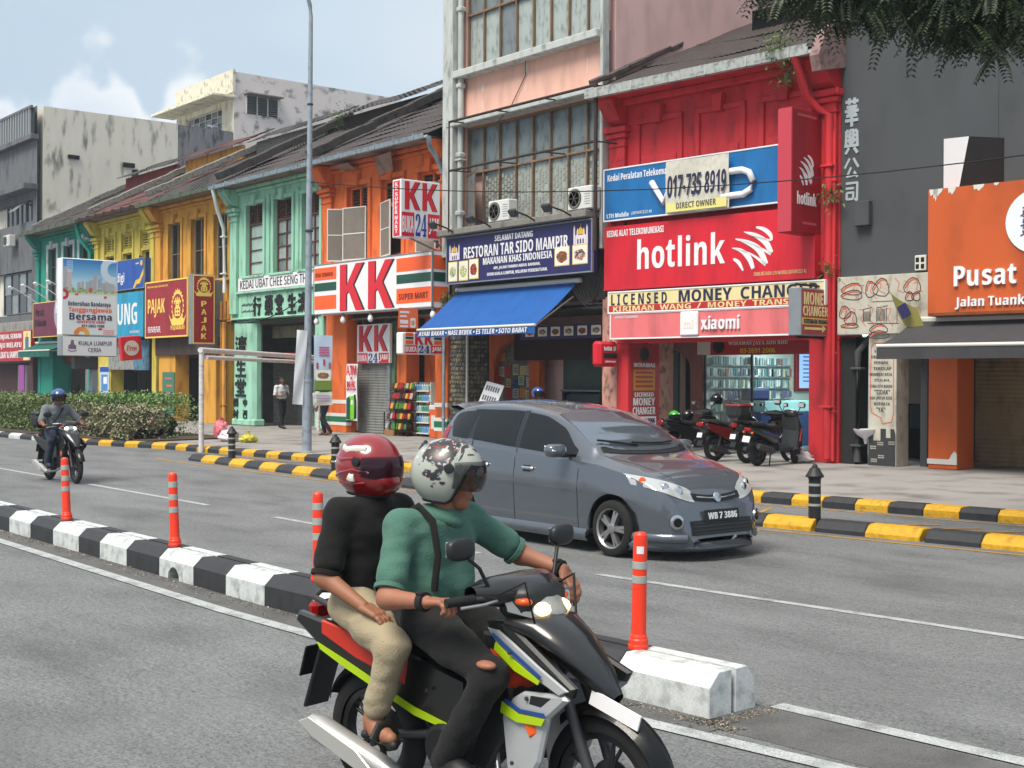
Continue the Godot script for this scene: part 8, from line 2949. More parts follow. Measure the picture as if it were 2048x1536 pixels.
func helmet(t: Node3D,c: Vector3,fwd: Vector3,m: Material,kind: String,visor_m: Material)->Node3D:
	var up:=Vector3.UP
	var sd:=fwd.cross(up).normalized()
	up=sd.cross(fwd).normalized()
	var B:=Basis(fwd,up,sd)
	var s:=Shape.new()
	var rows:=[]
	var inner:=[]
	var low:=-0.95 if kind != "open" else -0.62
	for j in 19:
		var e:=lerpf(PI/2,low,j/18.0)
		var ring:=PackedVector3Array()
		var ring2:=PackedVector3Array()
		for i in 36:
			var a:=TAU*i/36.0
			var el:=e
			if kind != "full":
				var face:=clampf((cos(a) - 0.25)/0.5,0.0,1.0)
				el=lerpf(PI/2,lerpf(low,0.30,smoothstep(0.0,1.0,face)),j/18.0)
			var d:=V(cos(el)*cos(a),sin(el),cos(el)*sin(a))
			var q:=V(d.x*(0.165 if d.x<0 else 0.158),d.y*0.15,d.z*0.133)
			if kind=="full" and d.y<-0.05:
				q.x+=0.035*clampf(d.x,0,1)*smoothstep(-0.05,-0.5,d.y)
			ring.append(c+B*q)
			ring2.append(c+B*(q*0.93))
		rows.append(ring)
		inner.append(ring2)
	s.grid(rows,true,false)
	s.grid([rows[18],inner[18]],true,false)
	var h:=part(t,"helmet",s,m)
	origin_of[h]=Vector3.ZERO
	s=Shape.new()
	s.grid(inner,true,true)
	part(h,"lining",s,mats.black)
	s=Shape.new()
	var vr:=[]
	for j in 9:
		var line:=PackedVector3Array()
		for i in 21:
			var a:=lerpf(-1.25,1.25,i/20.0)
			var top:=0.42 if kind=="full" else 0.46
			var bot:=-0.28 if kind=="full" else -0.42
			var el:=lerpf(bot,top,j/8.0)*(1.0 - 0.18*pow(absf(a)/1.25,3.0))
			var d:=V(cos(el)*cos(a),sin(el),cos(el)*sin(a))
			line.append(c+B*V(d.x*0.166,d.y*0.153,d.z*0.139))
		vr.append(line)
	s.grid(vr)
	s.grid(vr,false,true)
	part(h,"visor",s,visor_m)
	s=Shape.new()
	var path:=[]
	for i in 37:
		path.append(rows[18][i % 36])
	s.tube(path,0.007,6)
	part(h,"edge_trim",s,mats.rubber)
	s=Shape.new()
	for e in [-1.0,1.0]:
		s.lathe(c+B*V(0.03,0.03,0.131*e),B*V(0,0,e),[[0.022,0],[0.02,0.012],[0.0,0.014]],14)
	part(h,"visor_pivot",s,mats.dark_plastic)
	return h
func figure(t: Node3D,j: Dictionary,look: Dictionary,cell: float)->void:
	var skin_m:=plain("skin_%s" % look.skin.to_html(),look.skin,0.6)
	skin_m.subsurf_scatter_enabled=true
	skin_m.subsurf_scatter_strength=0.08
	var f: Vector3=j.face
	var b:=[[j.hip+V(0,0.05,0),0.075,j.chest,0.08],[j.chest,0.08,j.neck,0.05],[j.neck - V(0,0.03,0),0.056,j.head - V(0,0.05,0),0.052]]
	for e in ["r","l"]:
		b.append([j["sh_"+e],0.056,j["el_"+e],0.041])
		b.append([j["el_"+e],0.043,j["wr_"+e],0.028])
		b.append([j["hp_"+e],0.06,j["kn_"+e],0.04])
		b.append([j["kn_"+e],0.04,j["kn_"+e].lerp(j["an_"+e],0.35),0.042])
		b.append([j["kn_"+e].lerp(j["an_"+e],0.35),0.042,j["an_"+e],0.034])
		b.append([j["an_"+e],0.036,j["an_"+e].lerp(j["to_"+e],0.5) - V(0,0.02,0),0.034])
		b.append([j["an_"+e].lerp(j["to_"+e],0.3) - V(0,0.025,0),0.034,j["to_"+e],0.026])
	var s:=Shape.new()
	flesh(s,b,cell,0.035)
	flesh(s,head_bones(j.head,f),cell*0.55,0.022)
	for e in ["r","l"]:
		var q: Array=j["hand_"+e]
		flesh(s,hand_bones(j["wr_"+e],q[0],q[1],q[2],q[3]),maxf(cell*0.36,0.0038),0.009)
	part(t,"body",s,skin_m)
	var across: Vector3=(j.sh_r - j.sh_l).normalized()
	var st:=[]
	var belly: Vector3=j.hip.lerp(j.chest,0.45)
	for e in [-1.0,1.0]:
		st.append([j.hip+across*e*0.075+V(0,0.0,0),0.1,belly+across*e*0.066,0.1])
		st.append([belly+across*e*0.066,0.1,j.chest+across*e*0.08,0.104])
	st.append([j.chest,0.108,j.neck - V(0,0.05,0),0.075])
	for e in ["r","l"]:
		st.append([j.neck - V(0,0.055,0),0.066,j["sh_"+e],0.062])
		st.append([j.chest+(j["sh_"+e] - j.chest)*0.4,0.09,j["sh_"+e],0.06])
		var cut: Vector3=j["sh_"+e].lerp(j["el_"+e],look.sleeve)
		st.append([j["sh_"+e],0.066,cut,0.066])
	s=Shape.new()
	flesh(s,st,cell,0.04,0.009,5.5)
	var shirt:=part(t,"shirt",s,cloth("shirt_%s" % look.shirt.to_html(),look.shirt))
	origin_of[shirt]=Vector3.ZERO
	s=Shape.new()
	for e in ["r","l"]:
		var cut: Vector3=j["sh_"+e].lerp(j["el_"+e],look.sleeve)
		var ax: Vector3=(j["el_"+e] - j["sh_"+e]).normalized()
		s.lathe(cut+ax*0.035,ax,[[0.058,0.0],[0.0665,0.003],[0.0665,0.022],[0.058,0.024]],22,false,false)
	part(shirt,"sleeve_hem",s,cloth("shirt_%s" % look.shirt.to_html(),look.shirt))
	if look.get("collar",false):
		s=Shape.new()
		var ring:=[]
		for k in 13:
			var a:=TAU*k/12.0
			ring.append(j.neck+V(0,-0.035 - 0.02*cos(a),0)+(f*cos(a)+f.cross(Vector3.UP)*sin(a))*0.078)
		s.tube(ring,0.02,6,1.3)
		part(shirt,"collar",s,cloth("shirt_%s" % look.shirt.to_html(),look.shirt))
	var tr:=[[j.hip+across*0.07,0.11,j.hip - across*0.07,0.11]]
	for e in ["r","l"]:
		tr.append([j["hp_"+e],0.105,j["hp_"+e].lerp(j["kn_"+e],0.5),0.088])
		tr.append([j["hp_"+e].lerp(j["kn_"+e],0.5),0.088,j["kn_"+e],0.069])
		tr.append([j["kn_"+e],0.068,j["kn_"+e].lerp(j["an_"+e],look.leg),0.06])
	s=Shape.new()
	flesh(s,tr,cell,0.035,0.01,6.0)
	part(t,"trousers",s,cloth("trousers_%s" % look.trousers.to_html(),look.trousers))
	for e in ["r","l"]:
		var an: Vector3=j["an_"+e]
		var to: Vector3=j["to_"+e]
		var dir:=(to - an)
		dir.y *= 0.6
		s=Shape.new()
		if look.shoe=="sandal":
			flesh(s,[[an.lerp(to,-0.15) - V(0,0.055,0),0.02,to+dir.normalized()*0.02 - V(0,0.022,0),0.022]],0.009,0.02)
			var dd:=dir.normalized()
			var sdv:=dd.cross(Vector3.UP).normalized()
			var mid:=an.lerp(to,0.62)
			s.tube([mid+sdv*0.05 - V(0,0.03,0),mid+V(0,0.022,0)+sdv*0.02,mid+V(0,0.022,0) - sdv*0.02,mid - sdv*0.05 - V(0,0.03,0)],0.016,8,1.8)
		else:
			flesh(s,[[an - dir.normalized()*0.03 - V(0,0.03,0),0.045,an.lerp(to,0.6) - V(0,0.015,0),0.043],[an.lerp(to,0.6) - V(0,0.015,0),0.043,to+dir.normalized()*0.02,0.032],[an,0.045,an - V(0,0.03,0),0.045]],maxf(cell*0.8,0.009),0.03)
		part(t,"shoe",s,plain("shoe_%s" % look.shoe_color.to_html(),look.shoe_color,0.6))
func hair_cap(t: Node3D,c: Vector3,fwd: Vector3,m: Material)->void:
	var s:=Shape.new()
	var up:=Vector3.UP
	flesh(s,[[c+up*0.05 - fwd*0.03,0.088,c+up*0.06+fwd*0.03,0.078],[c - up*0.01 - fwd*0.06,0.06,c+up*0.05 - fwd*0.05,0.075]],0.014,0.03,0.012,30.0)
	part(t,"hair",s,m)
func bike_wheel(called: String,t: Node3D,at: Vector3,steer: float,tw: float,rim_m: Material,scooter: bool)->void:
	var w:=Node3D.new()
	w.name=called
	t.add_child(w,true)
	origin_of[w]=Vector3.ZERO
	w.position=at
	w.rotation.y=steer
	var R:=0.285 if not scooter else 0.25
	var s:=Shape.new()
	var prof:=[]
	for k in 17:
		var a:=PI*1.25*(k/16.0 - 0.5)
		prof.append([R - tw*0.62+cos(a)*tw*0.62,sin(a)*tw*0.5])
	s.lathe(Vector3.ZERO,V(0,0,1),prof,48,true,false)
	part(w,"tyre",s,mats.rubber)
	s=Shape.new()
	var ri:=R - tw*0.95
	s.lathe(Vector3.ZERO,V(0,0,1),[[ri - 0.02,-tw*0.3],[ri+0.005,-tw*0.36],[ri+0.005,tw*0.36],[ri - 0.02,tw*0.3],[ri - 0.02,-tw*0.3]],40,false,false)
	for k in 5:
		for e in [-0.13,0.13]:
			var a: float=TAU*k/5.0
			s.tube([V(cos(a)*0.03,sin(a)*0.03,0),V(cos(a+e*0.5)*ri*0.6,sin(a+e*0.5)*ri*0.6,0),V(cos(a+e)*ri,sin(a+e)*ri,0)],[0.014,0.009,0.008],6)
	s.lathe(V(0,0,-0.05),V(0,0,1),[[0.035,0.0],[0.035,0.1]],16)
	part(w,"rim",s,rim_m)
	s=Shape.new()
	s.lathe(V(0,0,-tw*0.55),V(0,0,1),[[0.1,0.0],[0.1,0.006],[0.0,0.007]],24)
	part(w,"brake_disc",s,mats.iron)
func cheeks(t: Node3D,called: String,poly: Array,out: float,th: float,m: Material,tilt:=0.0,bev:=0.012)->void:
	for sg in [1.0,-1.0]:
		var s:=Shape.new()
		var B:=Basis(Vector3.UP,tilt*sg)
		var c:=Vector2.ZERO
		var p:=pv(poly)
		for q in p:
			c+=q/p.size()
		var off:=PackedVector2Array()
		for q in p:
			off.append(q - c)
		s.prism(off,-th/2,th/2,Transform3D(B,V(c.x,c.y,out*sg)),bev)
		part(t,called,s,m)
func arc_fender(t: Node3D,called: String,hub: Vector3,r: float,a0: float,a1: float,w: float,m: Material,steer:=0.0)->Node3D:
	var s:=Shape.new()
	var rows:=[]
	for k in 15:
		var a:=lerpf(a0,a1,k/14.0)
		var row:=PackedVector3Array()
		for i in 9:
			var e:=(i/8.0 - 0.5)*2.0
			var rr:=r - 0.045*e*e
			var taper:=1.0 - 0.5*pow(absf(k/14.0 - 0.45)*1.6,3.0)
			row.append(hub+Basis(Vector3.UP,steer)*V(cos(a)*rr,sin(a)*rr,e*w*taper))
		rows.append(row)
	s.grid(rows,false,true)
	s.grid(rows)
	return part(t,called,s,m)
func motorcycle(label: String,at: Vector3,turn: float,c: Dictionary,group:="")->Node3D:
	var t:=thing("motorcycle",label,"motorcycle",at,Transform3D(),group)
	origin_of[t]=Vector3.ZERO
	t.rotation.y=turn
	var steer: float=c.get("steer",0.0)
	var L:=1.24
	var blk: Material=paint("bike_black",Color(0.045,0.048,0.055),0.3,0.6)
	var main: Material=c.main
	var soft: Material=mats.dark_plastic
	bike_wheel("rear_wheel",t,V(0,0.285,0),0,0.095,c.rim,false)
	bike_wheel("front_wheel",t,V(L,0.285,0),steer,0.08,c.rim,false)
	var SB2:=Basis(Vector3.UP,steer)
	for sg in [1.0,-1.0]:
		piped(t,"fork_leg",[V(L,0.285,0)+SB2*V(0,0,0.07*sg),V(L - 0.12,0.58,0)+SB2*V(0,0,0.07*sg),V(L - 0.24,0.84,0)+SB2*V(0,0,0.06*sg)],[0.026,0.022,0.02],mats.iron,10)
		piped(t,"swing_arm",[V(-0.02,0.285,0.075*sg),V(0.3,0.34,0.07*sg),V(0.48,0.38,0.06*sg)],0.02,mats.iron,8)
		piped(t,"shock_absorber",[V(0.03,0.32,0.095*sg),V(0.13,0.64,0.09*sg)],0.025,c.get("spring",mats.iron),10)
	var s:=Shape.new()
	s.box(V(0.52,0.34,0),V(0.34,0.2,0.2),0.04)
	s.lathe(V(0.62,0.4,0),V(1,0.12,0),[[0.085,0.0],[0.085,0.04],[0.07,0.045],[0.085,0.05],[0.085,0.09],[0.07,0.095],[0.085,0.1],[0.08,0.15],[0.06,0.17]],16)
	s.lathe(V(0.5,0.33,0.09),V(0,0,1),[[0.1,0.0],[0.1,0.04],[0.08,0.055],[0.0,0.056]],20)
	part(t,"engine",s,plain("engine_dark",Color(0.15,0.15,0.16),0.45,0.5))
	piped(t,"exhaust_pipe",[V(0.72,0.38,0.06),V(0.78,0.26,0.09),V(0.6,0.19,0.13),V(0.3,0.165,0.15),V(0.22,0.185,0.155)],0.02,mats.alloy,8)
	s=Shape.new()
	s.tube([V(0.30,0.165,0.15),V(0.2,0.19,0.16),V(-0.19,0.30,0.175),V(-0.25,0.318,0.175)],[0.03,0.05,0.062,0.045],14)
	var mf:=part(t,"muffler",s,c.muffler)
	origin_of[mf]=Vector3.ZERO
	cheeks_one(mf,"heat_shield",[0.2,0.2,0.1,0.27,-0.2,0.365,-0.27,0.335,-0.18,0.28,0.16,0.165],0.238,0.012,c.muffler)
	cheeks(t,"tail_cowl",[0.60,0.42,0.60,0.62,0.36,0.68,0.02,0.74,-0.35,0.81,-0.37,0.765,-0.20,0.65,0.05,0.54,0.36,0.42],0.115,0.05,main,0.08)
	if c.has("stripe"):
		cheeks(t,"stripe_decal",[-0.22,0.685,-0.05,0.625,0.34,0.475,0.54,0.425,0.54,0.40,0.34,0.44,-0.05,0.59,-0.20,0.655],0.145,0.006,c.stripe,0.08,0.0)
	if c.has("accent"):
		cheeks(t,"accent_panel",[0.30,0.69,0.0,0.745,-0.20,0.785,-0.20,0.725,0.0,0.64,0.28,0.56],0.142,0.02,c.accent,0.08,0.004)
	s=Shape.new()
	s.box(V(0.1,0.67,0),V(0.75,0.14,0.2),0.04,Basis(Vector3.BACK,-0.13))
	part(t,"under_tail",s,soft)
	s=Shape.new()
	var seat:=[]
	for q in [[0.60,0.70,0.05,0.03],[0.52,0.755,0.10,0.05],[0.30,0.765,0.13,0.06],[0.14,0.785,0.13,0.06],[0.08,0.82,0.12,0.06],[-0.16,0.835,0.11,0.05],[-0.26,0.835,0.07,0.035],[-0.30,0.825,0.03,0.02]]:
		var ring:=PackedVector3Array()
		for k in 16:
			var a:=TAU*k/16.0
			ring.append(V(q[0],q[1]+sin(a)*q[3],cos(a)*q[2]*(1.0 if sin(a)<0.3 else 0.92)))
		seat.append(ring)
	s.grid(seat,true,false)
	part(t,"seat",s,plain("seat_black",Color(0.05,0.05,0.052),0.75))
	piped(t,"grab_rail",[V(0.0,0.80,0.13),V(-0.30,0.87,0.12),V(-0.38,0.88,0.0),V(-0.30,0.87,-0.12),V(0.0,0.80,-0.13)],0.014,mats.iron,8)
	boxed(t,"tail_light",V(-0.37,0.79,0),V(0.06,0.09,0.16),plain("tail_red",Color(0.55,0.06,0.06),0.15),0.02)
	arc_fender(t,"rear_fender",V(0,0.285,0),0.33,1.35,2.75,0.075,soft)
	boxed(t,"mud_flap",V(-0.36,0.50,0),V(0.02,0.34,0.15),soft,0.006,Basis(Vector3.BACK,-0.35))
	var rp:=boxed(t,"number_plate",V(-0.40,0.56,0),V(0.012,0.15,0.2),mats.black,0.004,Basis(Vector3.BACK,-0.3))
	origin_of[rp]=Vector3.ZERO
	boxed(rp,"plate_digits",V(-0.408,0.56,0),V(0.006,0.1,0.15),mats.sign_white,0.0,Basis(Vector3.BACK,-0.3))
	cheeks(t,"upper_fairing",[0.70,0.88,0.84,0.90,1.04,0.80,1.24,0.70,1.22,0.66,1.08,0.67,0.90,0.70,0.78,0.78],0.135,0.04,blk,-0.2)
	cheeks(t,"fairing_panel",[0.73,0.86,0.80,0.86,0.90,0.82,1.05,0.755,1.22,0.69,1.17,0.665,1.05,0.70,0.91,0.745,0.80,0.80],0.162,0.014,c.shield,-0.2,0.004)
	cheeks(t,"leg_shield",[0.95,0.64,1.19,0.67,1.21,0.65,1.10,0.56,1.05,0.38,0.98,0.28,0.86,0.27,0.82,0.52,0.88,0.60],0.155,0.035,c.shield,-0.2)
	cheeks(t,"vent",[1.0,0.635,1.12,0.645,1.06,0.60,0.99,0.60],0.178,0.006,soft,-0.2,0.0)
	if c.has("stripe"):
		cheeks(t,"stripe_decal",[0.84,0.585,0.94,0.555,1.10,0.565,1.08,0.535,0.93,0.52,0.83,0.54],0.177,0.006,c.stripe,-0.2,0.0)
		cheeks(t,"stripe_decal",[0.80,0.815,0.90,0.765,1.07,0.705,1.06,0.69,0.92,0.72,0.79,0.785],0.173,0.006,c.stripe,-0.2,0.0)
		cheeks(t,"blue_decal",[0.86,0.60,0.95,0.575,1.09,0.585,1.10,0.57,0.94,0.56,0.85,0.585],0.179,0.006,plain("decal_blue",Color(0.12,0.26,0.50),0.4),-0.2,0.0)
		cheeks(t,"blue_decal",[0.78,0.85,0.90,0.80,1.08,0.725,1.07,0.715,0.90,0.785,0.78,0.835],0.174,0.006,plain("decal_blue",Color(0.12,0.26,0.50),0.4),-0.2,0.0)
	cheeks(t,"inner_shield",[0.70,0.84,0.84,0.84,0.86,0.50,0.72,0.26,0.62,0.30,0.72,0.52],0.10,0.03,soft)
	s=Shape.new()
	s.prism(pv([0.62,0.56,0.86,0.56,0.9,0.82,0.78,0.86,0.70,0.66]),-0.09,0.09,Transform3D(),0.02)
	part(t,"centre_tunnel",s,soft)
	s=Shape.new()
	var beak:=[]
	for q in [[0.84,0.90,0.15,0.05],[0.98,0.88,0.16,0.06],[1.10,0.80,0.13,0.06],[1.22,0.70,0.08,0.045],[1.29,0.63,0.035,0.025]]:
		var ring:=PackedVector3Array()
		for k in 16:
			var a:=TAU*k/16.0
			ring.append(V(q[0]+sin(a)*q[3]*0.6,q[1]+sin(a)*q[3],cos(a)*q[2]))
		beak.append(ring)
	s.grid(beak,true,true)
	part(t,"nose_cowl",s,blk)
	arc_fender(t,"front_fender",V(L,0.285,0),0.335,0.35,2.3,0.07,c.get("fender",blk),steer)
	for sg in [1.0,-1.0]:
		boxed(t,"indicator",V(1.0,0.52,0.165*sg),V(0.07,0.1,0.03),plain("amber_lens",Color(0.85,0.35,0.12),0.2),0.014,Basis(Vector3.BACK,0.5))
	if c.get("front_plate",false):
		boxed(t,"front_plate",V(L+0.08,0.61,0.06),V(0.24,0.06,0.008),mats.sign_white,0.0,Basis(Vector3.UP,steer)*Basis(Vector3.BACK,-0.28))
	s=Shape.new()
	var cover:=[]
	for q in [[-0.26,0.02,0.03],[-0.16,0.06,0.06],[0.0,0.08,0.075],[0.16,0.06,0.06],[0.26,0.02,0.03]]:
		var ring:=PackedVector3Array()
		for k in 14:
			var a:=TAU*k/14.0
			ring.append(V(0.84+cos(a)*q[1]*1.6 - absf(q[0])*0.3,1.015+sin(a)*q[2],q[0]))
		cover.append(ring)
	s.grid(cover,true,true)
	part(t,"handlebar_cover",s,c.get("cover",blk))
	s=Shape.new()
	var lens:=[]
	for k in 7:
		var row:=PackedVector3Array()
		for i in 11:
			var a:=lerpf(-1.0,1.0,i/10.0)
			var e:=lerpf(-1.0,1.0,k/6.0)
			row.append(V(1.005 - 0.16*a*a - 0.03*e*e - 0.06*e,0.965+0.075*e*(1.0 - 0.35*a*a)+0.03*absf(a),-a*0.165))
		lens.append(row)
	s.grid(lens)
	s.grid(lens,false,true)
	var lit: bool=c.get("lit",false)
	var hl:=part(t,"headlight",s,plain("lamp_clear",Color(0.72,0.74,0.74),0.08,0.35))
	origin_of[hl]=Vector3.ZERO
	if lit:
		s=Shape.new()
		for sg in [1.0,-1.0]:
			s.grid(ball(V(0.955,0.95,0.062*sg),V(0.055,0.036,0.046)),true,true)
		part(hl,"lit_bulb",s,glow("headlight_lit",Color(1.0,0.84,0.58),1.0) if not c.get("cold",false) else glow("headlight_cold",Color(0.95,0.98,1.0),1.3))
		s=Shape.new()
		for sg in [1.0,-1.0]:
			s.grid(ball(V(0.915,0.985,0.115*sg),V(0.045,0.022,0.035)),true,true)
		part(hl,"side_lens",s,plain("amber_lens",Color(0.85,0.35,0.12),0.2))
	s=Shape.new()
	s.grid(lump_rows(V(0.87,0.975,0),V(0.105,0.085,0.15)),true,true)
	part(t,"lamp_shell",s,soft)
	if lit:
		var lp:=SpotLight3D.new()
		lp.name="headlight_beam"
		lp.light_energy=0.5
		lp.light_color=Color(1.0,0.9,0.72) if not c.get("cold",false) else Color(0.95,0.98,1.0)
		lp.spot_angle=38.0
		lp.spot_range=12.0
		lp.light_size=0.05
		lp.shadow_enabled=true
		t.add_child(lp)
		lp.position=V(1.04,0.96,0)
		lp.rotation=V(-0.18,-PI/2,0)
	for sg in [1.0,-1.0]:
		piped(t,"handlebar",[V(0.86,0.98,0.1*sg),V(0.80,1.0,0.24*sg),V(0.74,0.99,0.36*sg)],0.012,mats.iron,8)
		piped(t,"grip",[V(0.785,0.998,0.26*sg),V(0.735,0.99,0.375*sg)],0.019,mats.rubber,10)
		piped(t,"lever",[V(0.85,0.99,0.2*sg),V(0.85,0.985,0.28*sg),V(0.80,0.975,0.36*sg)],0.007,mats.alloy,6)
		piped(t,"mirror_stalk",[V(0.82,1.02,0.2*sg),V(0.80,1.12,0.25*sg),V(0.77,1.17,0.3*sg)],0.008,mats.black,6)
		s=Shape.new()
		s.grid(lump_rows(V(0.77,1.2,0.33*sg),V(0.025,0.045,0.075)),true,true)
		var mr:=part(t,"mirror",s,mats.dark_plastic)
		origin_of[mr]=Vector3.ZERO
		boxed(mr,"mirror_glass",V(0.743,1.2,0.33*sg),V(0.006,0.06,0.11),mats.mirror,0.002)
		piped(t,"foot_peg",[V(0.60,0.26,0.1*sg),V(0.62,0.255,0.28*sg)],0.017,mats.rubber,8)
		piped(t,"rear_peg",[V(0.20,0.33,0.1*sg),V(0.24,0.335,0.28*sg)],0.015,mats.rubber,8)
	for sg in [1.0,-1.0]:
		piped(t,"cable",[V(0.82,1.0,0.2*sg),V(0.96,1.07,0.16*sg),V(1.0,0.86,0.13*sg),V(0.92,0.78,0.08*sg)],0.006,mats.rubber,5)
		s=Shape.new()
		for q in [[0.98,0.62,0.176],[1.12,0.66,0.15],[0.92,0.36,0.19],[0.9,0.79,0.185],[1.1,0.715,0.14],[0.42,0.56,0.142],[0.1,0.63,0.142],[-0.15,0.71,0.155]]:
			s.lathe(V(q[0],q[1],(q[2] - 0.004)*sg),V(0,0,sg),[[0.009,0.0],[0.008,0.006],[0.0,0.0065]],10)
		part(t,"bolt",s,mats.iron)
	piped(t,"side_stand",[V(0.4,0.24,-0.12),V(0.33,0.04,-0.2)],0.012,mats.iron,6)
	if c.has("box"):
		s=Shape.new()
		s.box(V(-0.26,1.08,0),V(0.38,0.3,0.42),0.07)
		var bx:=part(t,"top_box",s,mats.dark_plastic)
		origin_of[bx]=Vector3.ZERO
		s=Shape.new()
		s.box(V(-0.26,1.19,0),V(0.39,0.07,0.43),0.03)
		part(bx,"box_lid",s,c.box)
	return t
func cheeks_one(t: Node3D,called: String,poly: Array,out: float,th: float,m: Material)->void:
	var s:=Shape.new()
	s.prism(pv(poly),out - th/2,out+th/2,Transform3D(),0.004)
	part(t,called,s,m)
func scooter(label: String,at: Vector3,turn: float,lean: float)->void:
	var t:=thing("scooter",label,"scooter",at)
	origin_of[t]=Vector3.ZERO
	t.basis=Basis(Vector3.UP,turn)*Basis(Vector3.RIGHT,lean)
	var dark:=paint("scooter_grey",Color(0.17,0.175,0.185),0.4,0.4)
	var blk:=paint("bike_black",Color(0.045,0.048,0.055),0.3,0.6)
	bike_wheel("rear_wheel",t,V(0,0.25,0),0,0.11,mats.iron,true)
	bike_wheel("front_wheel",t,V(1.25,0.25,0),0.35,0.1,mats.iron,true)
	var s:=Shape.new()
	var tail:=[]
	for q in [[0.55,0.52,0.10,0.14],[0.40,0.58,0.16,0.17],[0.15,0.64,0.17,0.15],[-0.15,0.70,0.14,0.11],[-0.36,0.75,0.07,0.06]]:
		var ring:=PackedVector3Array()
		for k in 18:
			var a:=TAU*k/18.0
			ring.append(V(q[0],q[1]+sin(a)*q[3],cos(a)*q[2]))
		tail.append(ring)
	s.grid(tail,true,false)
	s.cap(tail[0],V(1,0,0))
	part(t,"tail_body",s,blk)
	cheeks(t,"blue_decal",[0.45,0.60,0.2,0.66,-0.1,0.73,-0.1,0.70,0.2,0.62,0.44,0.56],0.165,0.012,plain("scooter_blue",Color(0.14,0.28,0.50),0.4))
	s=Shape.new()
	var seat:=[]
	for q in [[0.55,0.76,0.08,0.03],[0.4,0.79,0.14,0.05],[0.1,0.80,0.15,0.05],[0.02,0.84,0.14,0.055],[-0.25,0.86,0.11,0.045],[-0.32,0.85,0.05,0.03]]:
		var ring:=PackedVector3Array()
		for k in 16:
			var a:=TAU*k/16.0
			ring.append(V(q[0],q[1]+sin(a)*q[3],cos(a)*q[2]))
		seat.append(ring)
	s.grid(seat,true,false)
	part(t,"seat",s,plain("seat_black",Color(0.05,0.05,0.052),0.75))
	boxed(t,"footboard",V(0.74,0.34,0),V(0.42,0.1,0.3),mats.dark_plastic,0.03)
	s=Shape.new()
	s.box(V(0.22,0.36,-0.02),V(0.5,0.2,0.22),0.05)
	part(t,"engine",s,mats.dark_plastic)
	s=Shape.new()
	s.tube([V(0.3,0.3,0.17),V(0.2,0.32,0.19),V(-0.22,0.42,0.2),V(-0.27,0.43,0.2)],[0.04,0.065,0.07,0.05],14)
	part(t,"muffler",s,mats.iron)
	s=Shape.new()
	s.prism(pv([0.95,0.30,1.10,0.34,1.22,0.56,1.16,0.82,1.02,1.0,0.92,0.98,0.99,0.7]),-0.2,0.2,Transform3D(),0.04)
	part(t,"apron",s,dark)
	boxed(t,"red_strip",V(1.1,0.62,0.21),V(0.03,0.26,0.02),plain("strip_orange",Color(0.70,0.22,0.12),0.4),0.005,Basis(Vector3.BACK,-0.15))
	for sg in [1.0,-1.0]:
		piped(t,"fork_leg",[V(1.25,0.25,0.08*sg),V(1.08,0.6,0.07*sg)],0.024,mats.iron,8)
		piped(t,"handlebar",[V(0.98,1.04,0.08*sg),V(0.90,1.06,0.34*sg)],0.02,mats.rubber,8)
		piped(t,"mirror_stalk",[V(0.96,1.06,0.18*sg),V(0.94,1.18,0.26*sg)],0.009,mats.black,6)
		s=Shape.new()
		s.grid(lump_rows(V(0.93,1.24,0.3*sg),V(0.03,0.06,0.09)),true,true)
		var mr:=part(t,"mirror",s,mats.dark_plastic)
		origin_of[mr]=Vector3.ZERO
		boxed(mr,"mirror_glass",V(0.898,1.24,0.3*sg),V(0.006,0.085,0.14),mats.mirror,0.002)
	s=Shape.new()
	s.grid(lump_rows(V(1.0,1.04,0),V(0.12,0.08,0.16)),true,true)
	part(t,"handlebar_cover",s,blk)
	arc_fender(t,"front_fender",V(1.25,0.25,0),0.29,0.3,2.4,0.075,dark,0.35)
	arc_fender(t,"rear_fender",V(0,0.25,0),0.31,1.2,2.8,0.08,mats.dark_plastic)
	boxed(t,"tail_light",V(-0.38,0.74,0),V(0.05,0.07,0.16),plain("tail_red",Color(0.55,0.06,0.06),0.15),0.015)
	for sg in [1.0,-1.0]:
		boxed(t,"indicator",V(-0.36,0.68,0.1*sg),V(0.06,0.05,0.05),plain("amber_lens",Color(0.85,0.35,0.12),0.2),0.015)
	var rp:=boxed(t,"number_plate",V(-0.40,0.55,0),V(0.012,0.17,0.22),mats.black,0.004,Basis(Vector3.BACK,-0.3))
	origin_of[rp]=Vector3.ZERO
	boxed(rp,"plate_digits",V(-0.408,0.55,0),V(0.006,0.12,0.17),mats.sign_white,0.0,Basis(Vector3.BACK,-0.3))
	piped(t,"centre_stand",[V(0.25,0.25,0.12),V(0.2,0.02,0.15)],0.014,mats.iron,6)
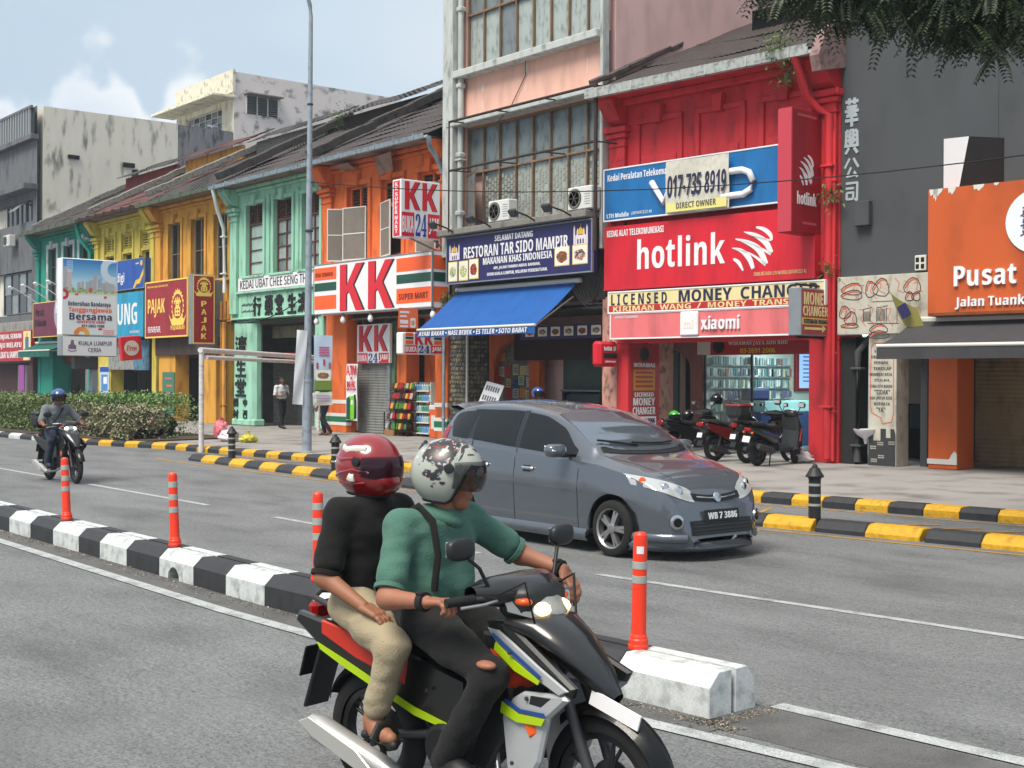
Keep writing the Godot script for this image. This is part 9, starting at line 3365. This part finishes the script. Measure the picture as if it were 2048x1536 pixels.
func two_wheelers()->void:
	var turn:=0.209
	var at:=V(-4.9,0,-3.2)
	var F:=Transform3D(Basis(Vector3.UP,turn),at)
	var lime:=plain("decal_lime",Color(0.62,0.74,0.05),0.35)
	motorcycle("black and lime motorcycle carrying two riders past the divider",at,turn,{
		"main": paint("bike_black",Color(0.045,0.048,0.055),0.3,0.6),"rim": plain("rim_dark",Color(0.09,0.09,0.1),0.4),"muffler": plain("muffler_silver",Color(0.74,0.74,0.73),0.3,0.5),
		"stripe": lime,"accent": paint("accent_orange",Color(0.72,0.16,0.07),0.4,0.3),"shield": paint("shield_silver",Color(0.62,0.63,0.64),0.35,0.4),"spring": plain("spring_red",Color(0.6,0.12,0.08),0.4),
		"lit": true,"front_plate": true,"steer": -0.04,"cover": paint("bike_black",Color(0.045,0.048,0.055),0.3,0.6)})
	bag_hung(F)
	rider_front(F)
	rider_pillion(F)
	turn=0.02
	at=V(-23.58,0,-8.28)
	F=Transform3D(Basis(Vector3.UP,turn),at)
	var dk:=paint("bike_dark",Color(0.06,0.065,0.07),0.35,0.4)
	motorcycle("black motorcycle with its headlight on, ridden alone along the hedge",at,turn,{"main": dk,"rim": mats.iron,"muffler": plain("muffler_silver",Color(0.74,0.74,0.73),0.3,0.5),"shield": dk,"lit": true,"cold": true,"box": mats.dark_plastic,"steer": -0.05})
	rider_lone(F)
	var red:=paint("bike_red",Color(0.45,0.05,0.06),0.35,0.5)
	motorcycle("parked black motorcycle with red side panels, second from the stair arch",V(-18.6,0.15,-20.5),1.45,{"main": red,"rim": mats.iron,"muffler": mats.iron,"shield": red,"steer": 0.3},"motorcycles parked at the phone shop")
	motorcycle("parked dark motorcycle with a red-lidded top box, close beside the scooter",V(-17.75,0.15,-20.55),1.5,{"main": dk,"rim": mats.iron,"muffler": mats.iron,"shield": dk,"box": red,"steer": 0.1},"motorcycles parked at the phone shop")
	motorcycle("parked dark motorcycle with helmets on it, by the stair arch",V(-19.75,0.15,-20.5),1.4,{"main": dk,"rim": mats.iron,"muffler": mats.iron,"shield": dk,"steer": 0.25},"motorcycles parked at the phone shop")
	scooter("parked dark grey scooter with a large rear tyre, nearest the red pier",V(-17.1,0.15,-20.1),1.62,0.08)
	var vis:=pane_mat("visor_clear",Color(0.05,0.05,0.06),0.75)
	for q in [[V(-19.35,1.42,-21.4),V(0.5,0,0.85),paint("helmet_black",Color(0.05,0.05,0.055),0.25,0.8),"glossy black helmet hung on the mirror by the stair arch"],[V(-19.8,1.06,-20.95),V(0.6,0,0.8),paint("helmet_black",Color(0.05,0.05,0.055),0.25,0.8),"black helmet on the seat behind the green one"],[V(-19.72,1.05,-20.45),V(0.8,0,0.6),paint("helmet_green",Color(0.10,0.62,0.08),0.3,0.8),"bright green helmet on a parked motorcycle"]]:
		var h:=thing("helmet",q[3],"helmet",q[0])
		origin_of[h]=Vector3.ZERO
		helmet(h,Vector3.ZERO,(q[1] as Vector3).normalized(),q[2],"open",vis)
func bag_hung(F: Transform3D)->void:
	var p:=F*V(0.80,0.74,0.02)
	var t:=thing("hung_bag","orange bag hung before the rider's knees on the lime motorcycle","bag",p)
	part(t,"bag",lump(p - V(0,0.12,0),V(0.12,0.19,0.13),4,0.3),cloth("bag_orange",Color(0.72,0.20,0.06)))
	piped(t,"strap",[p+V(-0.03,0.08,0),p+V(0,0.16,-0.02),p+V(0.03,0.08,0)],0.008,cloth("bag_orange",Color(0.72,0.20,0.06)),6)
func helmet_print()->StandardMaterial3D:
	var im:=Image.create(160,80,false,Image.FORMAT_RGB8)
	var n:=FastNoiseLite.new()
	n.seed=6
	n.frequency=0.045
	n.fractal_octaves=3
	var n2:=FastNoiseLite.new()
	n2.seed=16
	n2.frequency=0.12
	for y in 80:
		for x in 160:
			var v:=y/80.0
			var c:=Color(0.62,0.64,0.61)
			var k:=n.get_noise_2d(x,y*1.3)+(v - 0.5)*1.5 - (0.4 if x>60 and x<105 else 0.0)
			if k>0.0:
				c=Color(0.10,0.10,0.12)
			if k>0.12 and n2.get_noise_2d(x,y)>0.25:
				c=Color(0.42,0.12,0.12)
			elif k>0.1 and n2.get_noise_2d(x+70,y)>0.3:
				c=Color(0.72,0.72,0.72)
			elif k<-0.15 and v>0.45 and n2.get_noise_2d(x,y+90)>0.3:
				c=[Color(0.35,0.55,0.60),Color(0.80,0.80,0.82),Color(0.50,0.20,0.25)][(x/9) % 3]
			im.set_pixel(x,y,c)
	var m:=picture("helmet_print",im)
	m.roughness=0.35
	m.clearcoat_enabled=true
	m.clearcoat=0.5
	return m
func seat_pose(F: Transform3D,d: Dictionary)->Dictionary:
	var o:={}
	for k in d:
		if d[k] is Array:
			o[k]=[F.basis*d[k][0],F.basis*d[k][1],F.basis*d[k][2],d[k][3]]
		elif k=="face":
			o[k]=(F.basis*d[k]).normalized()
		else:
			o[k]=F*d[k]
	return o
func person(label: String,base: Vector3)->Node3D:
	var t:=thing("person",label,"person",base)
	return t
func rider_front(F: Transform3D)->void:
	var j:=seat_pose(F,{
		"hip": V(0.36,0.86,0),"chest": V(0.34,1.15,0),"neck": V(0.38,1.315,0),"head": V(0.41,1.43,0.0),"face": V(1,-0.12,-0.55),
		"sh_r": V(0.31,1.245,0.185),"el_r": V(0.38,0.965,0.335),"wr_r": V(0.60,0.975,0.335),"hand_r": [V(1,0.12,-0.1),V(0,-1,0.1),V(0,0,-1),0.95],
		"sh_l": V(0.37,1.245,-0.185),"el_l": V(0.50,1.085,-0.38),"wr_l": V(0.73,1.035,-0.40),"hand_l": [V(0.7,-0.8,0.0),V(-0.6,-0.7,0),V(0.1,0,1),0.42],
		"hp_r": V(0.37,0.84,0.10),"kn_r": V(0.83,0.69,0.21),"an_r": V(0.60,0.335,0.22),"to_r": V(0.74,0.29,0.24),
		"hp_l": V(0.37,0.84,-0.10),"kn_l": V(0.83,0.69,-0.21),"an_l": V(0.60,0.335,-0.22),"to_l": V(0.74,0.29,-0.24)})
	var t:=person("person in a green polo shirt and graphic helmet steering the lime motorcycle",F*V(0.36,0.0,0))
	figure(t,j,{"skin": Color(0.58,0.38,0.29),"shirt": Color(0.27,0.42,0.37),"sleeve": 0.72,"trousers": Color(0.055,0.055,0.06),"leg": 0.97,"shoe": "shoe","shoe_color": Color(0.06,0.06,0.065),"collar": true},0.0115)
	helmet(t,j.head+V(0,0.035,0),j.face,helmet_print(),"deep",pane_mat("visor_smoke",Color(0.10,0.09,0.09),0.55))
	var B:=F.basis
	var s2:=Shape.new()
	s2.tube([F*V(0.44,0.98,0.12),F*V(0.47,1.13,0.13),F*V(0.44,1.27,0.13),F*V(0.36,1.325,0.13),F*V(0.25,1.27,0.12),F*V(0.20,1.1,0.08)],0.02,8,0.5,B*V(0,0,1))
	part(t,"strap",s2,cloth("strap_black",Color(0.04,0.04,0.045)))
	for q in [["wr_r","el_r"],["wr_l","el_l"]]:
		var w: Vector3=j[q[0]].lerp(j[q[1]],0.1)
		var ax: Vector3=(j[q[0]] - j[q[1]]).normalized()
		var s:=Shape.new()
		s.lathe(w - ax*0.016,ax,[[0.030,0.0],[0.040,0.003],[0.040,0.03],[0.030,0.033]],20)
		s.box(w+V(0,0.035,0.012),V(0.036,0.016,0.036),0.005,B)
		part(t,"watch",s,mats.rubber)
	var kn: Vector3=j.kn_r
	var s3:=Shape.new()
	s3.grid(ball(kn+F.basis*V(0.012,0.055,0.045),V(0.05,0.018,0.035)),true,true)
	part(t,"bare_knee",s3,plain("skin_%s" % Color(0.58,0.38,0.29).to_html(),Color(0.58,0.38,0.29)))
func rider_pillion(F: Transform3D)->void:
	var j:=seat_pose(F,{
		"hip": V(-0.07,0.88,0),"chest": V(-0.06,1.18,0),"neck": V(-0.06,1.335,0),"head": V(-0.07,1.45,0.0),"face": V(1,-0.08,-0.12),
		"sh_r": V(-0.08,1.265,0.172),"el_r": V(-0.06,1.0,0.275),"wr_r": V(0.15,0.895,0.25),"hand_r": [V(0.9,-0.3,-0.15),V(-0.2,-1,0),V(0,0,-1),0.35],
		"sh_l": V(-0.06,1.265,-0.172),"el_l": V(-0.02,1.0,-0.27),"wr_l": V(0.17,0.895,-0.23),"hand_l": [V(0.9,-0.3,0.15),V(-0.2,-1,0),V(0,0,1),0.35],
		"hp_r": V(-0.06,0.86,0.11),"kn_r": V(0.33,0.745,0.25),"an_r": V(0.21,0.42,0.25),"to_r": V(0.35,0.375,0.28),
		"hp_l": V(-0.06,0.86,-0.11),"kn_l": V(0.33,0.745,-0.25),"an_l": V(0.21,0.42,-0.25),"to_l": V(0.35,0.375,-0.28)})
	var t:=person("person in a black shirt, cream trousers and red helmet riding pillion",F*V(-0.04,0.0,0))
	figure(t,j,{"skin": Color(0.56,0.37,0.27),"shirt": Color(0.028,0.028,0.032),"sleeve": 0.78,"trousers": Color(0.60,0.55,0.45),"leg": 0.80,"shoe": "sandal","shoe_color": Color(0.06,0.055,0.055),"collar": false},0.0115)
	var c: Vector3=j.head+V(0,0.02,0)
	var hm:=helmet(t,c,j.face,paint("helmet_red",Color(0.50,0.02,0.06),0.25,1.0),"full",pane_mat("visor_violet",Color(0.10,0.07,0.16),0.6))
	var f: Vector3=j.face
	var sd:=f.cross(Vector3.UP).normalized()
	var up:=sd.cross(f).normalized()
	for q in [[[1.15,0.62],[1.5,0.60],[1.9,0.52],[2.2,0.58]],[[1.45,-0.28],[1.58,-0.3],[1.66,-0.26]]]:
		var path:=[]
		for e in q:
			path.append(c+f*cos(e[1])*cos(e[0])*0.164+up*sin(e[1])*0.151+sd*cos(e[1])*sin(e[0])*0.134)
		var s:=Shape.new()
		s.tube(path,0.016 if q.size()==4 else 0.02,8,0.35,sd)
		part(hm,"white_flash",s,mats.off_white)
	for q in [[[1.0,-0.1],[1.5,-0.05],[2.0,-0.2],[2.5,-0.35]],[[1.1,-0.42],[1.6,-0.5],[2.2,-0.5]],[[1.5,0.3],[2.0,0.2],[2.6,0.25]]]:
		var path:=[]
		for e in q:
			path.append(c+f*cos(e[1])*cos(e[0])*0.162+up*sin(e[1])*0.149+sd*cos(e[1])*sin(e[0])*0.132)
		var s:=Shape.new()
		s.tube(path,0.009,8)
		part(hm,"shell_ridge",s,paint("helmet_red",Color(0.50,0.02,0.06),0.25,1.0))
func rider_lone(F: Transform3D)->void:
	var j:=seat_pose(F,{
		"hip": V(0.28,0.88,0),"chest": V(0.32,1.20,0),"neck": V(0.36,1.36,0),"head": V(0.41,1.47,0.0),"face": V(1,-0.1,0.1),
		"sh_r": V(0.32,1.29,0.20),"el_r": V(0.40,1.05,0.31),"wr_r": V(0.63,1.0,0.335),"hand_r": [V(1,-0.05,-0.1),V(0,-1,0.1),V(0,0,-1),0.95],
		"sh_l": V(0.32,1.29,-0.20),"el_l": V(0.44,1.08,-0.36),"wr_l": V(0.65,1.0,-0.345),"hand_l": [V(1,-0.05,0.1),V(0,-1,-0.1),V(0,0,1),0.95],
		"hp_r": V(0.28,0.86,0.10),"kn_r": V(0.66,0.74,0.21),"an_r": V(0.50,0.335,0.22),"to_r": V(0.64,0.29,0.24),
		"hp_l": V(0.28,0.86,-0.10),"kn_l": V(0.66,0.74,-0.21),"an_l": V(0.50,0.335,-0.22),"to_l": V(0.64,0.29,-0.24)})
	var t:=person("person in a grey shirt, jeans and blue helmet riding alone by the hedge",F*V(0.28,0,0))
	figure(t,j,{"skin": Color(0.50,0.32,0.24),"shirt": Color(0.42,0.44,0.46),"sleeve": 0.8,"trousers": Color(0.12,0.17,0.25),"leg": 0.97,"shoe": "shoe","shoe_color": Color(0.10,0.12,0.2),"collar": false},0.02)
	helmet(t,j.head+V(0,0.03,0),j.face,paint("helmet_blue",Color(0.12,0.27,0.52),0.3,0.7),"open",pane_mat("visor_smoke",Color(0.10,0.09,0.09),0.55))
	var s:=Shape.new()
	s.tube([F*V(0.3,1.37,-0.12),F*V(0.44,1.28,-0.06),F*V(0.46,1.1,0.06),F*V(0.36,0.95,0.16)],0.02,8,0.5)
	part(t,"strap",s,cloth("strap_black",Color(0.04,0.04,0.045)))
	var b:=thing("sling_bag","dark bag slung at the lone rider's side","bag",F*V(0.02,1.0,0.22))
	boxed(b,"bag",F*V(0.04,1.05,0.24),V(0.36,0.2,0.14),cloth("strap_black",Color(0.04,0.04,0.045)),0.05)
func people_on_foot()->void:
	var T:=Transform3D(Basis(Vector3.UP,0.12),V(-38.75,0.15,-21.35))
	var j:=seat_pose(T,{
		"hip": V(0,0.95,0),"chest": V(0.02,1.27,0),"neck": V(0.03,1.46,0),"head": V(0.06,1.585,0),"face": V(1,-0.28,0.12),
		"sh_r": V(0.0,1.39,0.20),"el_r": V(0.0,1.12,0.26),"wr_r": V(0.24,1.10,0.15),"hand_r": [V(1,0.25,-0.2),V(0,0.5,-1),V(0,1,0),0.5],
		"sh_l": V(0.0,1.39,-0.20),"el_l": V(0.02,1.12,-0.26),"wr_l": V(0.25,1.12,-0.12),"hand_l": [V(1,0.3,0.2),V(0,0.5,1),V(0,1,0),0.5],
		"hp_r": V(0,0.93,0.10),"kn_r": V(0.13,0.50,0.10),"an_r": V(0.2,0.09,0.10),"to_r": V(0.38,0.035,0.12),
		"hp_l": V(0,0.93,-0.10),"kn_l": V(0.0,0.50,-0.10),"an_l": V(-0.2,0.10,-0.10),"to_l": V(-0.03,0.035,-0.11)})
	var t:=person("person in a white polo shirt reading a phone before the grey shutter",T.origin)
	figure(t,j,{"skin": Color(0.42,0.27,0.2),"shirt": Color(0.80,0.80,0.82),"sleeve": 0.8,"trousers": Color(0.05,0.055,0.07),"leg": 0.97,"shoe": "shoe","shoe_color": Color(0.07,0.07,0.08),"collar": true},0.02)
	hair_cap(t,j.head,j.face,plain("hair_black",Color(0.03,0.028,0.028),0.7))
	face_marks(t,j.head,j.face,plain("hair_black",Color(0.03,0.028,0.028),0.7))
	var ph:=thing("phone","dark phone held by the person in white at the shutter","phone",T*V(0.36,1.15,0.02))
	boxed(ph,"phone",T*V(0.36,1.16,0.02),V(0.012,0.15,0.075),mats.black,0.004,T.basis*Basis(Vector3.BACK,0.5))
	T=Transform3D(Basis(Vector3.UP,PI+0.75),V(-33.5,0.15,-19.9))
	j=seat_pose(T,{
		"hip": V(0,0.93,0),"chest": V(0.03,1.24,0),"neck": V(0.05,1.43,0),"head": V(0.09,1.55,0),"face": V(1,-0.1,0),
		"sh_r": V(0.02,1.36,0.20),"el_r": V(-0.08,1.10,0.26),"wr_r": V(-0.02,0.84,0.28),"hand_r": [V(0.2,-1,0),V(0,0,-1),V(1,0,0),0.4],
		"sh_l": V(0.02,1.36,-0.20),"el_l": V(0.02,1.09,-0.27),"wr_l": V(0.14,0.85,-0.27),"hand_l": [V(0.3,-1,0),V(0,0,1),V(1,0,0),0.4],
		"hp_r": V(0,0.91,0.10),"kn_r": V(0.1,0.49,0.10),"an_r": V(0.02,0.09,0.10),"to_r": V(0.18,0.035,0.11),
		"hp_l": V(0,0.91,-0.10),"kn_l": V(0.02,0.49,-0.10),"an_l": V(-0.22,0.12,-0.10),"to_l": V(-0.06,0.04,-0.11)})
	t=person("person in a brown top and dark striped trousers walking behind the lamp post",T.origin)
	figure(t,j,{"skin": Color(0.42,0.27,0.2),"shirt": Color(0.20,0.14,0.11),"sleeve": 0.85,"trousers": Color(0.09,0.11,0.16),"leg": 0.95,"shoe": "sandal","shoe_color": Color(0.35,0.22,0.16),"collar": false},0.02)
	hair_cap(t,j.head,j.face,plain("hair_black",Color(0.03,0.028,0.028),0.7))
	face_marks(t,j.head,j.face,plain("hair_black",Color(0.03,0.028,0.028),0.7))
	piped(t,"trouser_stripe",[T*V(-0.02,0.55,0.185),T*V(0.06,0.45,0.18),T*V(0.02,0.16,0.165)],0.018,mats.off_white,6)
	T=Transform3D(Basis(Vector3.UP,0.1),V(-22.6,0.15,-18.9))
	j=seat_pose(T,{
		"hip": V(0,0.78,0),"chest": V(0.04,1.08,0),"neck": V(0.07,1.25,0),"head": V(0.11,1.36,0),"face": V(1,-0.1,0.2),
		"sh_r": V(0.04,1.18,0.20),"el_r": V(0.1,0.93,0.27),"wr_r": V(0.34,0.90,0.25),"hand_r": [V(1,0,0),V(0,-1,0),V(0,0,-1),0.6],
		"sh_l": V(0.04,1.18,-0.20),"el_l": V(0.1,0.93,-0.27),"wr_l": V(0.34,0.90,-0.25),"hand_l": [V(1,0,0),V(0,-1,0),V(0,0,1),0.6],
		"hp_r": V(0,0.77,0.10),"kn_r": V(0.38,0.62,0.18),"an_r": V(0.3,0.2,0.2),"to_r": V(0.45,0.14,0.21),
		"hp_l": V(0,0.77,-0.10),"kn_l": V(0.38,0.62,-0.18),"an_l": V(0.3,0.2,-0.2),"to_l": V(0.45,0.14,-0.21)})
	t=person("person in a glossy blue helmet seated on a motorcycle behind the car roof",T.origin)
	figure(t,j,{"skin": Color(0.45,0.28,0.2),"shirt": Color(0.10,0.10,0.12),"sleeve": 0.9,"trousers": Color(0.08,0.09,0.12),"leg": 0.97,"shoe": "shoe","shoe_color": Color(0.07,0.07,0.08)},0.024)
	helmet(t,j.head+V(0,0.03,0),j.face,paint("helmet_shiny",Color(0.03,0.22,0.52),0.15,1.0),"open",pane_mat("visor_clear",Color(0.05,0.05,0.06),0.75))
	var dk:=paint("bike_dark",Color(0.06,0.065,0.07),0.35,0.4)
	motorcycle("dark motorcycle under the blue-helmeted person, hidden by the car",T.origin+V(-0.3,0,0),0.1,{"main": dk,"rim": mats.iron,"muffler": mats.iron,"shield": dk})
